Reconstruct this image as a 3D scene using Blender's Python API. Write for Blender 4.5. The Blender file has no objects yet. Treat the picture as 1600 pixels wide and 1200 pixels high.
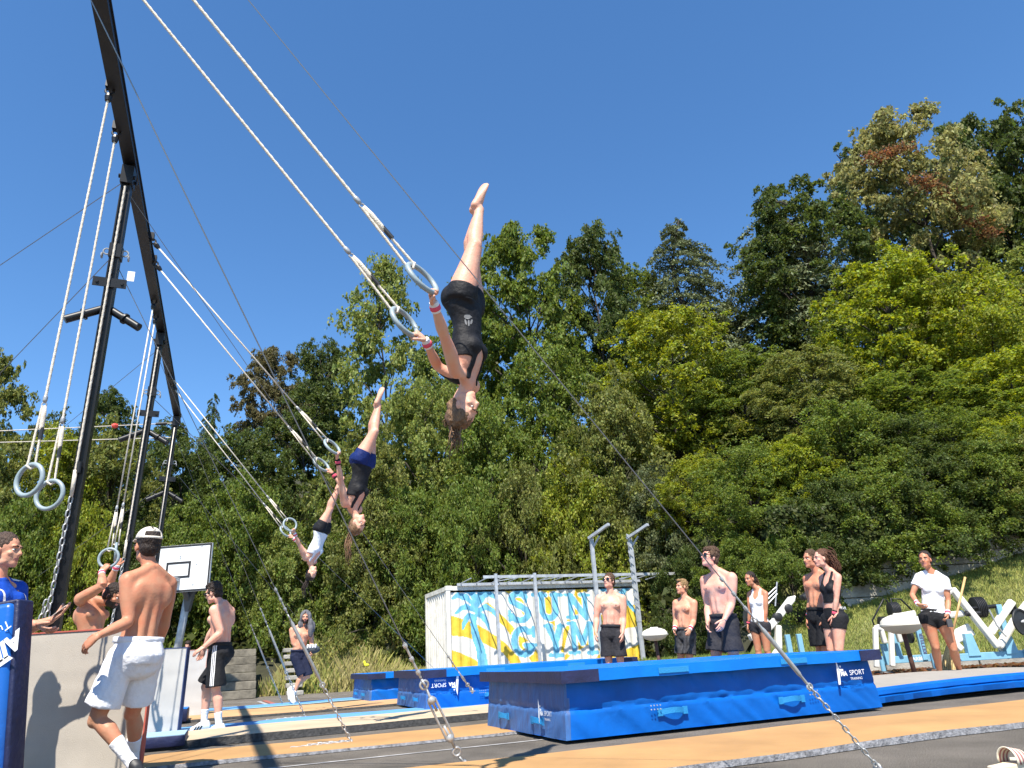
import bpy, bmesh, math, random
import numpy as np
from mathutils import Vector, Matrix, noise as mnoise
from mathutils.bvhtree import BVHTree

SC = bpy.context.scene
COL = SC.collection
R_ = math.radians
rng = random.Random(7)

# ------------------------------------------------------------------ camera, sky, sun, exposure
CAM_H, ROLL, PITCH, FPX = 0.68, 0.06, R_(20.97), 1109.0
cam_d = bpy.data.cameras.new('camera'); cam = bpy.data.objects.new('camera', cam_d); COL.objects.link(cam)
cam_d.sensor_fit = 'HORIZONTAL'; cam_d.sensor_width = 36.0; cam_d.lens = FPX / 1600 * 36.0
cam_d.clip_start = 0.05; cam_d.clip_end = 1500
_f = Vector((0, math.cos(PITCH), math.sin(PITCH))); _u0 = Vector((0, -math.sin(PITCH), math.cos(PITCH))); _r0 = Vector((1, 0, 0))
_cr, _sr = math.cos(ROLL), math.sin(ROLL)
# the photographed horizon rises to the right: camera rolled a few degrees
_r = _r0 * _cr - _u0 * _sr; _u = _u0 * _cr + _r0 * _sr
cam.matrix_world = Matrix(((_r.x, _u.x, -_f.x, 0), (_r.y, _u.y, -_f.y, 0), (_r.z, _u.z, -_f.z, CAM_H), (0, 0, 0, 1)))
SC.camera = cam

SUN_EL, SUN_TRAVEL_AZ = R_(58), R_(7)      # light travels away from the camera, a little to the right
world = bpy.data.worlds.new('World'); SC.world = world; world.use_nodes = True
wn = world.node_tree.nodes; wl = world.node_tree.links
bg = wn['Background']; sky = wn.new('ShaderNodeTexSky'); sky.sky_type = 'NISHITA'; sky.sun_disc = False
sky.sun_elevation = SUN_EL; sky.sun_rotation = R_(187); sky.altitude = 500; sky.air_density = 1.0; sky.dust_density = 0.0; sky.ozone_density = 3.5
_hs = wn.new('ShaderNodeHueSaturation'); _hs.inputs['Saturation'].default_value = 1.18; wl.new(sky.outputs[0], _hs.inputs['Color']); wl.new(_hs.outputs[0], bg.inputs[0]); bg.inputs[1].default_value = 0.129
sun_d = bpy.data.lights.new('sun', 'SUN'); sun = bpy.data.objects.new('sun', sun_d); COL.objects.link(sun)
sun_d.energy = 4.9; sun_d.angle = R_(0.53); sun_d.color = (1.0, 0.935, 0.83)
_td = Vector((math.sin(SUN_TRAVEL_AZ) * math.cos(SUN_EL), math.cos(SUN_TRAVEL_AZ) * math.cos(SUN_EL), -math.sin(SUN_EL)))
sun.rotation_euler = _td.to_track_quat('-Z', 'Y').to_euler(); sun.location = (-10, -20, 30)
SC.view_settings.view_transform = 'Standard'; SC.view_settings.look = 'None'
SC.view_settings.exposure = 0.85; SC.view_settings.gamma = 1.0; SC.view_settings.use_curve_mapping = False

# ------------------------------------------------------------------ measuring the place from the photograph (1600 x 1200 pixel positions -> metres)
def ray(px, py):
    x, y = px - 800, 600 - py
    return (_f * FPX + _r * x + _u * y).normalized()
EYE = Vector((0, 0, CAM_H))
def atz(px, py, z=0.0):
    v = ray(px, py); return EYE + v * ((z - CAM_H) / v.z)
def aty(px, py, d):
    v = ray(px, py); return EYE + v * (d / v.y)
_A = R_(68.2)
S = Vector((math.sin(_A), math.cos(_A), 0)); U = Vector((-math.cos(_A), math.sin(_A), 0))     # runway direction and beam direction
def su(s, u, z=0.0): return S * s + U * u + Vector((0, 0, z))
Z = Vector((0, 0, 1))

# ------------------------------------------------------------------ materials
MATS = {}
def mat(name, col, rough=0.6, metal=0.0, var=0.0, vscale=8.0, bump=0.0, bscale=40.0, spec=0.5, stretch=None, col2=None, sss=0.0, coord='Object', thresh=None):
    if name in MATS: return MATS[name]
    m = bpy.data.materials.new(name); m.use_nodes = True; MATS[name] = m
    nt = m.node_tree; n = nt.nodes; l = nt.links; b = n['Principled BSDF']
    b.inputs['Roughness'].default_value = rough; b.inputs['Metallic'].default_value = metal
    b.inputs['Specular IOR Level'].default_value = spec
    c = (*col, 1.0); b.inputs['Base Color'].default_value = c
    if sss: b.inputs['Subsurface Weight'].default_value = sss; b.inputs['Subsurface Radius'].default_value = (0.02, 0.008, 0.004); b.inputs['Subsurface Scale'].default_value = 0.5
    if var or bump:
        tc = n.new('ShaderNodeTexCoord'); src = tc.outputs[coord]
        if stretch:
            mp = n.new('ShaderNodeMapping'); mp.inputs['Scale'].default_value = stretch; l.new(src, mp.inputs[0]); src = mp.outputs[0]
    if var:
        nz = n.new('ShaderNodeTexNoise'); nz.inputs['Scale'].default_value = vscale; nz.inputs['Detail'].default_value = 6; nz.inputs['Roughness'].default_value = 0.6
        l.new(src, nz.inputs['Vector'])
        rp = n.new('ShaderNodeValToRGB'); t0, t1 = thresh or (0.3, 0.7)
        rp.color_ramp.elements[0].position = t0; rp.color_ramp.elements[1].position = t1
        if col2: a, z = col, col2
        else: a = [x * (1 - var) for x in col]; z = [min(1, x * (1 + var)) for x in col]
        rp.color_ramp.elements[0].color = (*a, 1); rp.color_ramp.elements[1].color = (*z, 1)
        l.new(nz.outputs[0], rp.inputs[0]); l.new(rp.outputs[0], b.inputs['Base Color'])
    if bump:
        nb = n.new('ShaderNodeTexNoise'); nb.inputs['Scale'].default_value = bscale; nb.inputs['Detail'].default_value = 5; l.new(src, nb.inputs['Vector'])
        bp = n.new('ShaderNodeBump'); bp.inputs['Strength'].default_value = bump; bp.inputs['Distance'].default_value = 0.02
        l.new(nb.outputs[0], bp.inputs['Height']); l.new(bp.outputs[0], b.inputs['Normal'])
    return m

M_asphalt = mat('asphalt', (0.170, 0.152, 0.128), 0.92, var=0.30, vscale=1.3, bump=0.9, bscale=160, spec=0.25)
def _asph():
    nt = M_asphalt.node_tree; n = nt.nodes; l = nt.links; b = n['Principled BSDF']
    old = b.inputs['Base Color'].links[0].from_socket
    tc = n.new('ShaderNodeTexCoord'); sp = n.new('ShaderNodeTexNoise'); sp.inputs['Scale'].default_value = 140; sp.inputs['Detail'].default_value = 3
    l.new(tc.outputs['Object'], sp.inputs['Vector'])
    r = n.new('ShaderNodeValToRGB'); r.color_ramp.elements[0].position = 0.35; r.color_ramp.elements[1].position = 0.72
    r.color_ramp.elements[0].color = (0.55, 0.55, 0.55, 1); r.color_ramp.elements[1].color = (1.7, 1.65, 1.6, 1)
    l.new(sp.outputs[0], r.inputs[0])
    mx = n.new('ShaderNodeMix'); mx.data_type = 'RGBA'; mx.blend_type = 'MULTIPLY'; mx.inputs[0].default_value = 1
    l.new(old, mx.inputs[6]); l.new(r.outputs[0], mx.inputs[7]); l.new(mx.outputs[2], b.inputs['Base Color'])
_asph()
M_black_steel = mat('black_painted_steel', (0.009, 0.009, 0.010), 0.42, var=0.5, vscale=5, spec=0.4)
M_galv = mat('galvanised_steel', (0.40, 0.41, 0.42), 0.45, 0.3, var=0.22, vscale=9, bump=0.1, bscale=60)
M_galv_paint = mat('weathered_galvanised_post', (0.44, 0.46, 0.48), 0.5, 0.25, var=0.25, vscale=7)
M_chain = mat('zinc_chain', (0.40, 0.40, 0.39), 0.38, 0.35, var=0.2, vscale=30)
M_wire = mat('steel_wire', (0.22, 0.22, 0.22), 0.4, 0.7)
M_rope = mat('cream_rope', (0.74, 0.66, 0.54), 0.85, var=0.15, vscale=40, bump=0.5, bscale=200)
M_tape = mat('black_tape', (0.02, 0.02, 0.02), 0.5)
M_ring = mat('grey_blue_ring', (0.27, 0.33, 0.35), 0.42, var=0.16, vscale=14)
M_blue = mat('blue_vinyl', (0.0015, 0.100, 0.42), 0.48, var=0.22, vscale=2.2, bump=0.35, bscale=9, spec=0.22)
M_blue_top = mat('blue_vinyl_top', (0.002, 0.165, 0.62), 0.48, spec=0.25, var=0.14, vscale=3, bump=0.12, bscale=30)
M_navy = mat('navy_vinyl', (0.012, 0.016, 0.06), 0.5, var=0.3, vscale=6, bump=0.3, bscale=30)
M_navy_dusty = mat('dusty_navy_vinyl', (0.05, 0.10, 0.25), 0.55, var=0.45, vscale=5, bump=0.3, bscale=20, stretch=(6, 6, 0.8), col2=(0.045, 0.16, 0.42))
def scuff(m, c, pos=.80):
    for nd in m.node_tree.nodes:
        if nd.type == 'VALTORGB': e = nd.color_ramp.elements.new(pos - .10); e.color = nd.color_ramp.elements[1].color; e2 = nd.color_ramp.elements.new(pos); e2.color = (*c, 1)
scuff(M_blue, (.03, .17, .50), .76); scuff(M_blue_top, (.05, .24, .66), .78)
M_strap = mat('teal_strap', (0.012, 0.22, 0.50), 0.7, bump=0.3, bscale=120)
M_print = mat('white_print', (0.80, 0.82, 0.84), 0.6)
M_greymat = mat('grey_carpet_mat', (0.41, 0.37, 0.315), 0.9, var=0.07, vscale=3, bump=0.25, bscale=220)
M_greymat2 = mat('pale_grey_mat', (0.44, 0.435, 0.42), 0.9, var=0.06, vscale=3, bump=0.25, bscale=220)
M_red_edge = mat('red_piping', (0.45, 0.10, 0.07), 0.6)
M_navy_edge = mat('navy_piping', (0.03, 0.05, 0.14), 0.6)
M_yellow_strip = mat('ochre_runway', (0.43, 0.240, 0.090), 0.85, var=0.2, vscale=1.1, bump=0.3, bscale=90)
M_orange_strip = mat('orange_runway', (0.50, 0.30, 0.14), 0.85, var=0.2, vscale=1.1, bump=0.3, bscale=90)
M_lblue_strip = mat('light_blue_runway', (0.11, 0.30, 0.55), 0.8, var=0.12, vscale=2.5, bump=0.2, bscale=90)
M_cream_strip = mat('cream_runway', (0.50, 0.39, 0.26), 0.85, var=0.18, vscale=1.3, bump=0.3, bscale=90)
M_shadow_edge = mat('dark_shadow_edge', (0.05, 0.05, 0.05), 0.95, var=0.5, vscale=30, bump=0.6, bscale=60)  # near-black colour paints the side shadow of the runway strips
M_foam_grey = mat('scuffed_grey_edge', (0.20, 0.20, 0.21), 0.9, var=0.6, vscale=22, bump=0.8, bscale=60, stretch=(1, 1, 1))
M_yellow_line = mat('pale_yellow_seam', (0.72, 0.66, 0.22), 0.8)
M_white = mat('white_paint', (0.74, 0.73, 0.70), 0.55, var=0.08, vscale=4)
M_board = mat('white_board', (0.78, 0.78, 0.76), 0.5, var=0.05, vscale=6)
M_blackline = mat('black_board_line', (0.015, 0.015, 0.018), 0.6)
M_concrete = mat('weathered_concrete', (0.34, 0.32, 0.28), 0.92, var=0.4, vscale=2.2, bump=0.6, bscale=25)
M_step = mat('concrete_step', (0.17, 0.150, 0.115), 0.95, var=0.5, vscale=3.5, bump=0.6, bscale=30)
M_soil = mat('dry_soil', (0.13, 0.10, 0.06), 1.0, var=0.5, vscale=3, bump=1, bscale=25)
M_litter = mat('forest_floor', (0.035, 0.035, 0.016), 1.0, var=0.5, vscale=2, bump=1, bscale=12)
M_bankground = mat('grass_bank_soil', (0.14, 0.145, 0.05), 1.0, var=0.4, vscale=1.5, bump=1, bscale=20)
M_bark = mat('bark', (0.055, 0.045, 0.035), 0.95, var=0.5, vscale=9, bump=1, bscale=20)
M_wood = mat('light_wood', (0.55, 0.34, 0.14), 0.6, var=0.2, vscale=10, stretch=(4, 4, 0.6))
M_straw = mat('broom_straw', (0.50, 0.37, 0.17), 0.9, var=0.4, vscale=30)
M_rubber = mat('black_rubber', (0.018, 0.018, 0.019), 0.5, var=0.3, vscale=12)
M_mach_blue = mat('light_blue_frame', (0.20, 0.42, 0.56), 0.45, var=0.1, vscale=6)
M_mach_white = mat('cream_white_lever', (0.74, 0.71, 0.63), 0.5, var=0.07, vscale=5)
M_plastic = mat('ivory_plastic', (0.74, 0.70, 0.60), 0.42, var=0.06, vscale=6)
M_rust = mat('rusty_steel', (0.12, 0.06, 0.045), 0.8, 0.2, var=0.4, vscale=12)

# ------------------------------------------------------------------ mesh building
def frame(axis, hint=Z):
    a = Vector(axis).normalized(); h = Vector(hint)
    if abs(a.dot(h.normalized())) > 0.98: h = Vector((1, 0, 0)) if abs(a.x) < 0.9 else Vector((0, 1, 0))
    x = h.cross(a).normalized(); y = a.cross(x)
    return x, y, a

class MB:
    def __init__(s): s.v = []; s.f = []; s.m = []
    def add(s, vs, fs, mi=0):
        o = len(s.v); s.v += [tuple(p) for p in vs]; s.f += [tuple(i + o for i in f) for f in fs]; s.m += [mi] * len(fs); return s
    def box(s, c, size, X=Vector((1, 0, 0)), Y=Vector((0, 1, 0)), Zx=None, mi=0, bev=0.0):
        X = Vector(X).normalized(); Y = Vector(Y).normalized(); W = Zx or X.cross(Y); c = Vector(c); hx, hy, hz = [k / 2 for k in size]
        if bev <= 0:
            vs = [c + X * (hx * i) + Y * (hy * j) + W * (hz * k) for k in (-1, 1) for j in (-1, 1) for i in (-1, 1)]
            fs = [(0, 2, 3, 1), (4, 5, 7, 6), (0, 1, 5, 4), (2, 6, 7, 3), (0, 4, 6, 2), (1, 3, 7, 5)]
            return s.add(vs, fs, mi)
        bm = bmesh.new(); bmesh.ops.create_cube(bm, size=1.0)
        for v in bm.verts: v.co = Vector((v.co.x * size[0], v.co.y * size[1], v.co.z * size[2]))
        bmesh.ops.bevel(bm, geom=list(bm.edges), offset=bev, segments=2, affect='EDGES', profile=0.5)
        bm.verts.index_update()
        vs = [c + X * v.co.x + Y * v.co.y + W * v.co.z for v in bm.verts]; fs = [[v.index for v in f.verts] for f in bm.faces]; bm.free()
        return s.add(vs, fs, mi)
    def loft(s, secs, n=14, mi=0, cap=True):
        # secs: (centre, xdir, ydir, rx, ry)
        vs = []; fs = []
        for (c, x, y, rx, ry) in secs:
            for k in range(n):
                a = 2 * math.pi * k / n; vs.append(Vector(c) + x * (rx * math.cos(a)) + y * (ry * math.sin(a)))
        for i in range(len(secs) - 1):
            for k in range(n):
                k2 = (k + 1) % n; fs.append((i * n + k, i * n + k2, (i + 1) * n + k2, (i + 1) * n + k))
        if cap: fs.append(tuple(reversed(range(n)))); fs.append(tuple(range((len(secs) - 1) * n, len(secs) * n)))
        return s.add(vs, fs, mi)
    def tube(s, pts, r, n=8, mi=0, hint=Z, cap=True, flat=1.0):
        pts = [Vector(p) for p in pts]; rr = r if isinstance(r, (list, tuple)) else [r] * len(pts); secs = []; px = None
        for i, p in enumerate(pts):
            d = (pts[min(i + 1, len(pts) - 1)] - pts[max(i - 1, 0)])
            if px is None: x, y, a = frame(d, hint)
            else:
                a = d.normalized(); x = (px - a * px.dot(a)); x = x.normalized() if x.length > 1e-6 else frame(d, hint)[0]; y = a.cross(x)
            px = x; secs.append((p, x, y, rr[i], rr[i] * flat))
        return s.loft(secs, n, mi, cap)
    def rope(s, p, q, r, pitch=0.06, n=9, mi=0):
        p = Vector(p); q = Vector(q); L = (q - p).length; x, y, a = frame(q - p); N = max(2, int(L / 0.012)); vs = []; fs = []
        for i in range(N + 1):
            c = p + a * (L * i / N); ph = 2 * math.pi * (L * i / N) / pitch
            for k in range(n):
                t = 2 * math.pi * k / n; rad = r * (1 + 0.14 * math.cos(3 * (t - ph / 3))); vs.append(c + x * (rad * math.cos(t)) + y * (rad * math.sin(t)))
        for i in range(N):
            for k in range(n):
                k2 = (k + 1) % n; fs.append((i * n + k, i * n + k2, (i + 1) * n + k2, (i + 1) * n + k))
        return s.add(vs, fs, mi)
    def ell(s, c, rad, X=Vector((1, 0, 0)), Y=Vector((0, 1, 0)), W=Z, n=14, m=9, mi=0):
        c = Vector(c); vs = [c - W * rad[2]]; fs = []
        for i in range(1, m):
            ph = -math.pi / 2 + math.pi * i / m
            for k in range(n):
                t = 2 * math.pi * k / n; vs.append(c + X * (rad[0] * math.cos(ph) * math.cos(t)) + Y * (rad[1] * math.cos(ph) * math.sin(t)) + W * (rad[2] * math.sin(ph)))
        vs.append(c + W * rad[2]); top = len(vs) - 1
        for k in range(n):
            k2 = (k + 1) % n; fs.append((0, 1 + k2, 1 + k)); fs.append((top, 1 + (m - 2) * n + k, 1 + (m - 2) * n + k2))
        for i in range(m - 2):
            for k in range(n):
                k2 = (k + 1) % n; fs.append((1 + i * n + k, 1 + i * n + k2, 1 + (i + 1) * n + k2, 1 + (i + 1) * n + k))
        return s.add(vs, fs, mi)
    def torus(s, c, nrm, R, r, n=36, m=10, mi=0, ax=None, sx=1.0):
        x, y, a = frame(nrm, ax or Z); vs = []; fs = []; c = Vector(c)
        for i in range(n):
            t = 2 * math.pi * i / n; d = x * math.cos(t) * sx + y * math.sin(t)
            for k in range(m):
                p = 2 * math.pi * k / m; vs.append(c + d * R + d.normalized() * (r * math.cos(p)) + a * (r * math.sin(p)))
        for i in range(n):
            for k in range(m):
                i2 = (i + 1) % n; k2 = (k + 1) % m; fs.append((i * m + k, i2 * m + k, i2 * m + k2, i * m + k2))
        return s.add(vs, fs, mi)
    def lathe(s, c, axis, prof, n=24, mi=0, hint=Z, cap=True):
        x, y, a = frame(axis, hint); c = Vector(c)
        return s.loft([(c + a * h, x, y, max(r, 1e-4), max(r, 1e-4)) for (r, h) in prof], n, mi, cap)
    def prism(s, poly, O, X, Y, depth, mi=0):
        # polygon in the X,Y plane at O extruded along X x Y by depth (centred)
        X = Vector(X).normalized(); Y = Vector(Y).normalized(); W = X.cross(Y); O = Vector(O); n = len(poly)
        vs = [O + X * a + Y * b + W * (depth * k) for k in (-0.5, 0.5) for (a, b) in poly]
        fs = [tuple(reversed(range(n))), tuple(range(n, 2 * n))] + [(i, (i + 1) % n, n + (i + 1) % n, n + i) for i in range(n)]
        return s.add(vs, fs, mi)
    def build(s, name, mats, parent=None, smooth=False, bev=0.0):
        me = bpy.data.meshes.new(name); o = Vector(LOC.get(parent.name, (0, 0, 0))) if parent else Vector((0, 0, 0))
        me.from_pydata([Vector(p) - o for p in s.v], [], s.f)
        return link_mesh(name, me, mats, parent, s.m, smooth, bev)

LOC = {}
def link_mesh(name, me, mats, parent=None, mi=None, smooth=False, bev=0.0):
    for m in (mats if isinstance(mats, (list, tuple)) else [mats]): me.materials.append(m)
    if mi is not None and len(me.materials) > 1: me.polygons.foreach_set('material_index', mi)
    if smooth:
        if smooth is True: me.polygons.foreach_set('use_smooth', [True] * len(me.polygons))
        else:
            me.polygons.foreach_set('use_smooth', [True] * len(me.polygons)); me.set_sharp_from_angle(angle=R_(smooth))
    me.update()
    ob = bpy.data.objects.new(name, me); COL.objects.link(ob)
    if parent: ob.parent = parent; LOC[ob.name] = LOC.get(parent.name, Vector((0, 0, 0)))
    if bev:
        md = ob.modifiers.new('bevel', 'BEVEL'); md.width = bev; md.segments = 2; md.limit_method = 'ANGLE'
    return ob
def tag(o, label=None, cat=None, group=None, kind=None):
    if label: o['label'] = label
    if cat: o['category'] = cat
    if group: o['group'] = group
    if kind: o['kind'] = kind
    return o
def thing(name, label, cat, loc=(0, 0, 0), group=None):
    o = bpy.data.objects.new(name, None); COL.objects.link(o); o.location = Vector(loc); o.empty_display_size = 0.2; LOC[o.name] = Vector(loc)
    return tag(o, label, cat, group)
def struct(o): o['kind'] = 'structure'; return o
def text_mesh(txt, size, shear=0.0, bold=0.0):
    cu = bpy.data.curves.new('text', 'FONT'); cu.body = txt; cu.size = size; cu.shear = shear; cu.offset = bold; cu.align_x = 'LEFT'; cu.resolution_u = 3
    ob = bpy.data.objects.new('text', cu); COL.objects.link(ob); bpy.context.view_layer.update()
    me = bpy.data.meshes.new_from_object(ob.evaluated_get(bpy.context.evaluated_depsgraph_get()))
    vs = [v.co.copy() for v in me.vertices]; fs = [tuple(p.vertices) for p in me.polygons]
    bpy.data.objects.remove(ob); bpy.data.curves.remove(cu); bpy.data.meshes.remove(me)
    return vs, fs
def add_text(mb, txt, size, O, X, Y, shear=0.0, bold=0.0, mi=0):
    vs, fs = text_mesh(txt, size, shear, bold); X = Vector(X).normalized(); Y = Vector(Y).normalized()
    mb.add([Vector(O) + X * v.x + Y * v.y for v in vs], fs, mi)
# ------------------------------------------------------------------ ground and terrain
def smooth01(t): t = max(0.0, min(1.0, t)); return t * t * (3 - 2 * t)
def bank_top(x): return 1.12 + max(0.0, min(1.0, (x - 7.0) / 5.5)) * 1.15
def foot(x): return 25.0 - 6.0 * smooth01((x - 1.0) / 6.0)          # where the wooded slope starts
def terrain(x, y):
    w = smooth01((x - 5.0) / 2.2)                                    # grass bank on the right
    b = w * bank_top(x) * smooth01((y - 15.3) / 3.4)
    s = max(0.0, y - foot(x)); h = 0.50 * s if s < 30 else 15 + 0.2 * (s - 30)
    h += 1.9 * w * smooth01((y - 18.6) / 0.6)
    lft = smooth01((-3.5 - x) / 2.0) * 1.15 * smooth01((y - 22.5) / 3.0) * smooth01((27 - y) / 2.0)
    return max(b, 0) + h + lft
mb = MB(); N = 26
mb.add([(-400, -300, 0), (400, -300, 0), (400, 600, 0), (-400, 600, 0)], [(0, 1, 2, 3)])
struct(mb.build('ground', M_asphalt))
def sheet(x0, x1, y0, y1, st, lift=0.0, dz=0.0):
    nx = int((x1 - x0) / st); ny = int((y1 - y0) / st); vs = []; fs = []
    for j in range(ny + 1):
        for i in range(nx + 1):
            x = x0 + (x1 - x0) * i / nx; y = y0 + (y1 - y0) * j / ny
            vs.append((x, y, terrain(x, y) + lift + dz * mnoise.noise((x * 1.7, y * 1.7, 0))))
    for j in range(ny):
        for i in range(nx):
            a = j * (nx + 1) + i; fs.append((a, a + 1, a + nx + 2, a + nx + 1))
    return vs, fs
vs, fs = sheet(-60, 70, 19.0, 110, 1.3, -0.03)
mb = MB(); mb.add(vs, fs); struct(mb.build('hillside', M_litter, smooth=True))
vs, fs = sheet(5.0, 26, 15.3, 19.4, 0.25, 0.0, 0.05)
mb = MB(); mb.add(vs, fs); struct(mb.build('grass_bank', M_bankground, smooth=True))
vs, fs = sheet(-8.0, 3.0, 22.45, 26.5, 0.3, 0.012, 0.06)
mb = MB(); mb.add(vs, fs); struct(mb.build('dry_verge', M_bankground, smooth=True))
# soil under the machines and a low stone kerb
mb = MB(); mb.add([(5.6, 13.4, 0.006), (26, 13.4, 0.006), (26, 15.3, 0.006), (5.6, 15.3, 0.006)], [(0, 1, 2, 3)]); struct(mb.build('soil_strip', M_soil))
kerb = thing('stone_kerb', 'low weathered stone kerb at the foot of the grass bank', 'kerb', (6, 15.2, 0))
for i in range(22):
    x = 5.6 + i * 0.92; mb = MB(); h = 0.26 + rng.uniform(-.03, .03)
    mb.box((x, 15.22 + rng.uniform(-.02, .02), h / 2), (0.89, 0.2, h), bev=0.02); mb.build('stone', M_concrete, kerb)
# painted court lines
M_line = mat('worn_white_line', (0.34, 0.33, 0.32), 0.9, var=0.4, vscale=6); M_rline = mat('worn_red_line', (0.32, 0.10, 0.07), 0.9, var=0.4, vscale=6)
def gline(p, q, w, z, m):
    p = Vector(p); q = Vector(q); d = (q - p).normalized(); nrm = Vector((-d.y, d.x, 0)) * (w / 2)
    b = MB(); b.add([p - nrm + Z * z, q - nrm + Z * z, q + nrm + Z * z, p + nrm + Z * z], [(0, 1, 2, 3)]); struct(b.build('court_line', m))
gline(atz(404, 1096), atz(426, 1104), .09, .004, M_line); gline(atz(413, 1095), atz(430, 1101), .12, .008, M_rline)
gline(su(-8, 17.6), su(12, 17.6), .06, .004, M_line); gline(su(-8, 20.3), su(3, 20.3), .06, .004, M_line)
gline(su(-4, 6.25), su(9, 6.25), .05, .004, M_line)

# ------------------------------------------------------------------ runway strips lying on the court
def strip(label, s0, s1, u0, u1, th, m, edge, seam=None, skew=0.0, z0=0.004):
    t = thing('floor_strip', label, 'floor mat', su((s0 + s1) / 2, (u0 + u1) / 2, 0), 'runway strips on the court')
    n = 40; X = []
    b = MB(); e = MB()
    for i in range(n + 1):
        s = s0 + (s1 - s0) * i / n; k = skew * (s - s0)
        w = 0.016 * math.sin(s * 2.3 + u0) + 0.008 * math.sin(s * 7.1); zz = th + z0 + 0.008 * max(0, math.sin(s * 1.9 + u0 * 3))
        X.append((su(s, u0 + w + k, zz), su(s, u1 - w * .5 + k, zz), su(s, u0 + w + k - .01, z0), su(s, u1 - w * .5 + k + .01, z0)))
    for i in range(n):
        a, c = X[i], X[i + 1]
        b.add([a[0], c[0], c[1], a[1]], [(0, 1, 2, 3)]); e.add([a[2], c[2], c[0], a[0]], [(0, 1, 2, 3)]); e.add([c[3], a[3], a[1], c[1]], [(0, 1, 2, 3)])
    for a, o in ((X[0], 1), (X[-1], -1)): e.add([a[0], a[1], a[3], a[2]], [(0, 1, 2, 3)])
    b.build('top_layer', m, t); e.build('edge', edge, t)
    if seam is not None:
        q = MB()
        for i in range(n):
            a, c = X[i], X[i + 1]; q.add([a[0] + Z * .004 - U * .0, c[0] + Z * .004, c[0] + Z * .004 + U * .07, a[0] + Z * .004 + U * .07], [(0, 1, 2, 3)])
        q.build('seam', seam, t)
    return t
strip('ochre yellow strip nearest the camera with a scuffed grey edge', -0.2, 9.5, 3.98, 5.11, 0.035, M_yellow_strip, M_foam_grey)
strip('orange strip running under the near end of the large blue crash mat', -2.2, 4.0, 6.88, 7.95, 0.022, M_yellow_strip, M_foam_grey)
strip('cream strip with a thick side shadow painted as black edge between orange and light blue strips', -1.9, 4.8, 8.55, 10.02, 0.07, M_cream_strip, M_shadow_edge, skew=0.05)
strip('light blue strip with yellow seam under the feet of the man in black shorts', -2.6, 4.0, 10.12, 11.55, 0.03, M_lblue_strip, M_shadow_edge, M_yellow_line, skew=0.02)
strip('orange strip just behind the light blue strip with yellow seam', -2.4, 3.2, 13.2, 15.5, 0.03, M_orange_strip, M_shadow_edge)
strip('farthest light blue strip leading to the small blue crash mat', -3.0, 4.4, 15.75, 17.2, 0.03, M_lblue_strip, M_shadow_edge, M_yellow_line)

# ------------------------------------------------------------------ crash mats
def wrinkle_box(s0, s1, u0, u1, z0, z1, top_in, amp, seed, zsplit=0.0, ns=150, nu=70, nz=22):
    # closed block in the runway frame; side faces get real folds
    vs = []; fs = []
    def P(s, u, z, n):
        f = (z - z0) / (z1 - z0); k = top_in * f
        cs, cu = (s0 + s1) / 2, (u0 + u1) / 2
        s_ = cs + (s - cs) * (1 - 2 * k / (s1 - s0)); u_ = cu + (u - cu) * (1 - 2 * k / (u1 - u0))
        q = s * 1.0 + u
        d = amp * (mnoise.noise((q * 4.2 + z * 6.0 + seed, z * .9, seed)) + 0.6 * mnoise.noise((q * 11 + z * 12 * (1 if z < zsplit else .2), z * 1.6 + seed, seed * 2)) + 0.3 * mnoise.noise((q * 24 + z * 20, z * 4, seed)) - 0.1 + 0.12 * math.sin(math.pi * f))
        if zsplit: e_ = min(s - s0, s1 - s) if abs(n.dot(U)) > .5 else min(u - u0, u1 - u); d *= smooth01(e_ / .12); d -= 0.018 * math.exp(-((z - zsplit) / 0.012) ** 2)
        return su(s_, u_, z) + n * d
    def face(fn, a, b, nrm):
        o = len(vs)
        for j in range(b + 1):
            for i in range(a + 1): vs.append(fn(i / a, j / b, nrm))
        for j in range(b):
            for i in range(a):
                k = o + j * (a + 1) + i; fs.append((k, k + 1, k + a + 2, k + a + 1))
    face(lambda i, j, n: P(s0 + (s1 - s0) * i, u0, z0 + (z1 - z0) * j, n), ns, nz, -U)
    face(lambda i, j, n: P(s1 - (s1 - s0) * i, u1, z0 + (z1 - z0) * j, n), ns, nz, U)
    face(lambda i, j, n: P(s0, u1 - (u1 - u0) * i, z0 + (z1 - z0) * j, n), nu, nz, -S)
    face(lambda i, j, n: P(s1, u0 + (u1 - u0) * i, z0 + (z1 - z0) * j, n), nu, nz, S)
    o = len(vs); vs.extend([su(s0 + top_in, u0 + top_in, z1 - .004), su(s1 - top_in, u0 + top_in, z1 - .004), su(s1 - top_in, u1 - top_in, z1 - .004), su(s0 + top_in, u1 - top_in, z1 - .004)]); fs.append((o, o + 1, o + 2, o + 3))
    o = len(vs); vs.extend([su(s0, u0, z0), su(s1, u0, z0), su(s1, u1, z0), su(s0, u1, z0)]); fs.append((o, o + 3, o + 2, o + 1))
    return vs, fs
def handle(t, c, along, out, L=0.22):
    b = MB(); along = Vector(along); out = Vector(out); n = 8; pts = []
    for i in range(n + 1):
        f = i / n; pts.append(Vector(c) + along * (L * (f - .5)) + out * (0.014 + 0.035 * math.sin(math.pi * f) ** 1) + Z * (0.012 * math.sin(math.pi * f)))
    for i in range(n):
        b.add([pts[i] - Z * .022, pts[i + 1] - Z * .022, pts[i + 1] + Z * .022, pts[i] + Z * .022], [(0, 1, 2, 3)])
    for sgn in (-1, 1): b.box(Vector(c) + along * (sgn * L * .56) + out * .012, (0.05, .006, .06), along, out)
    ob = b.build('handle', M_strap, t); md = ob.modifiers.new('thick', 'SOLIDIFY'); md.thickness = 0.006; return ob
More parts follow.
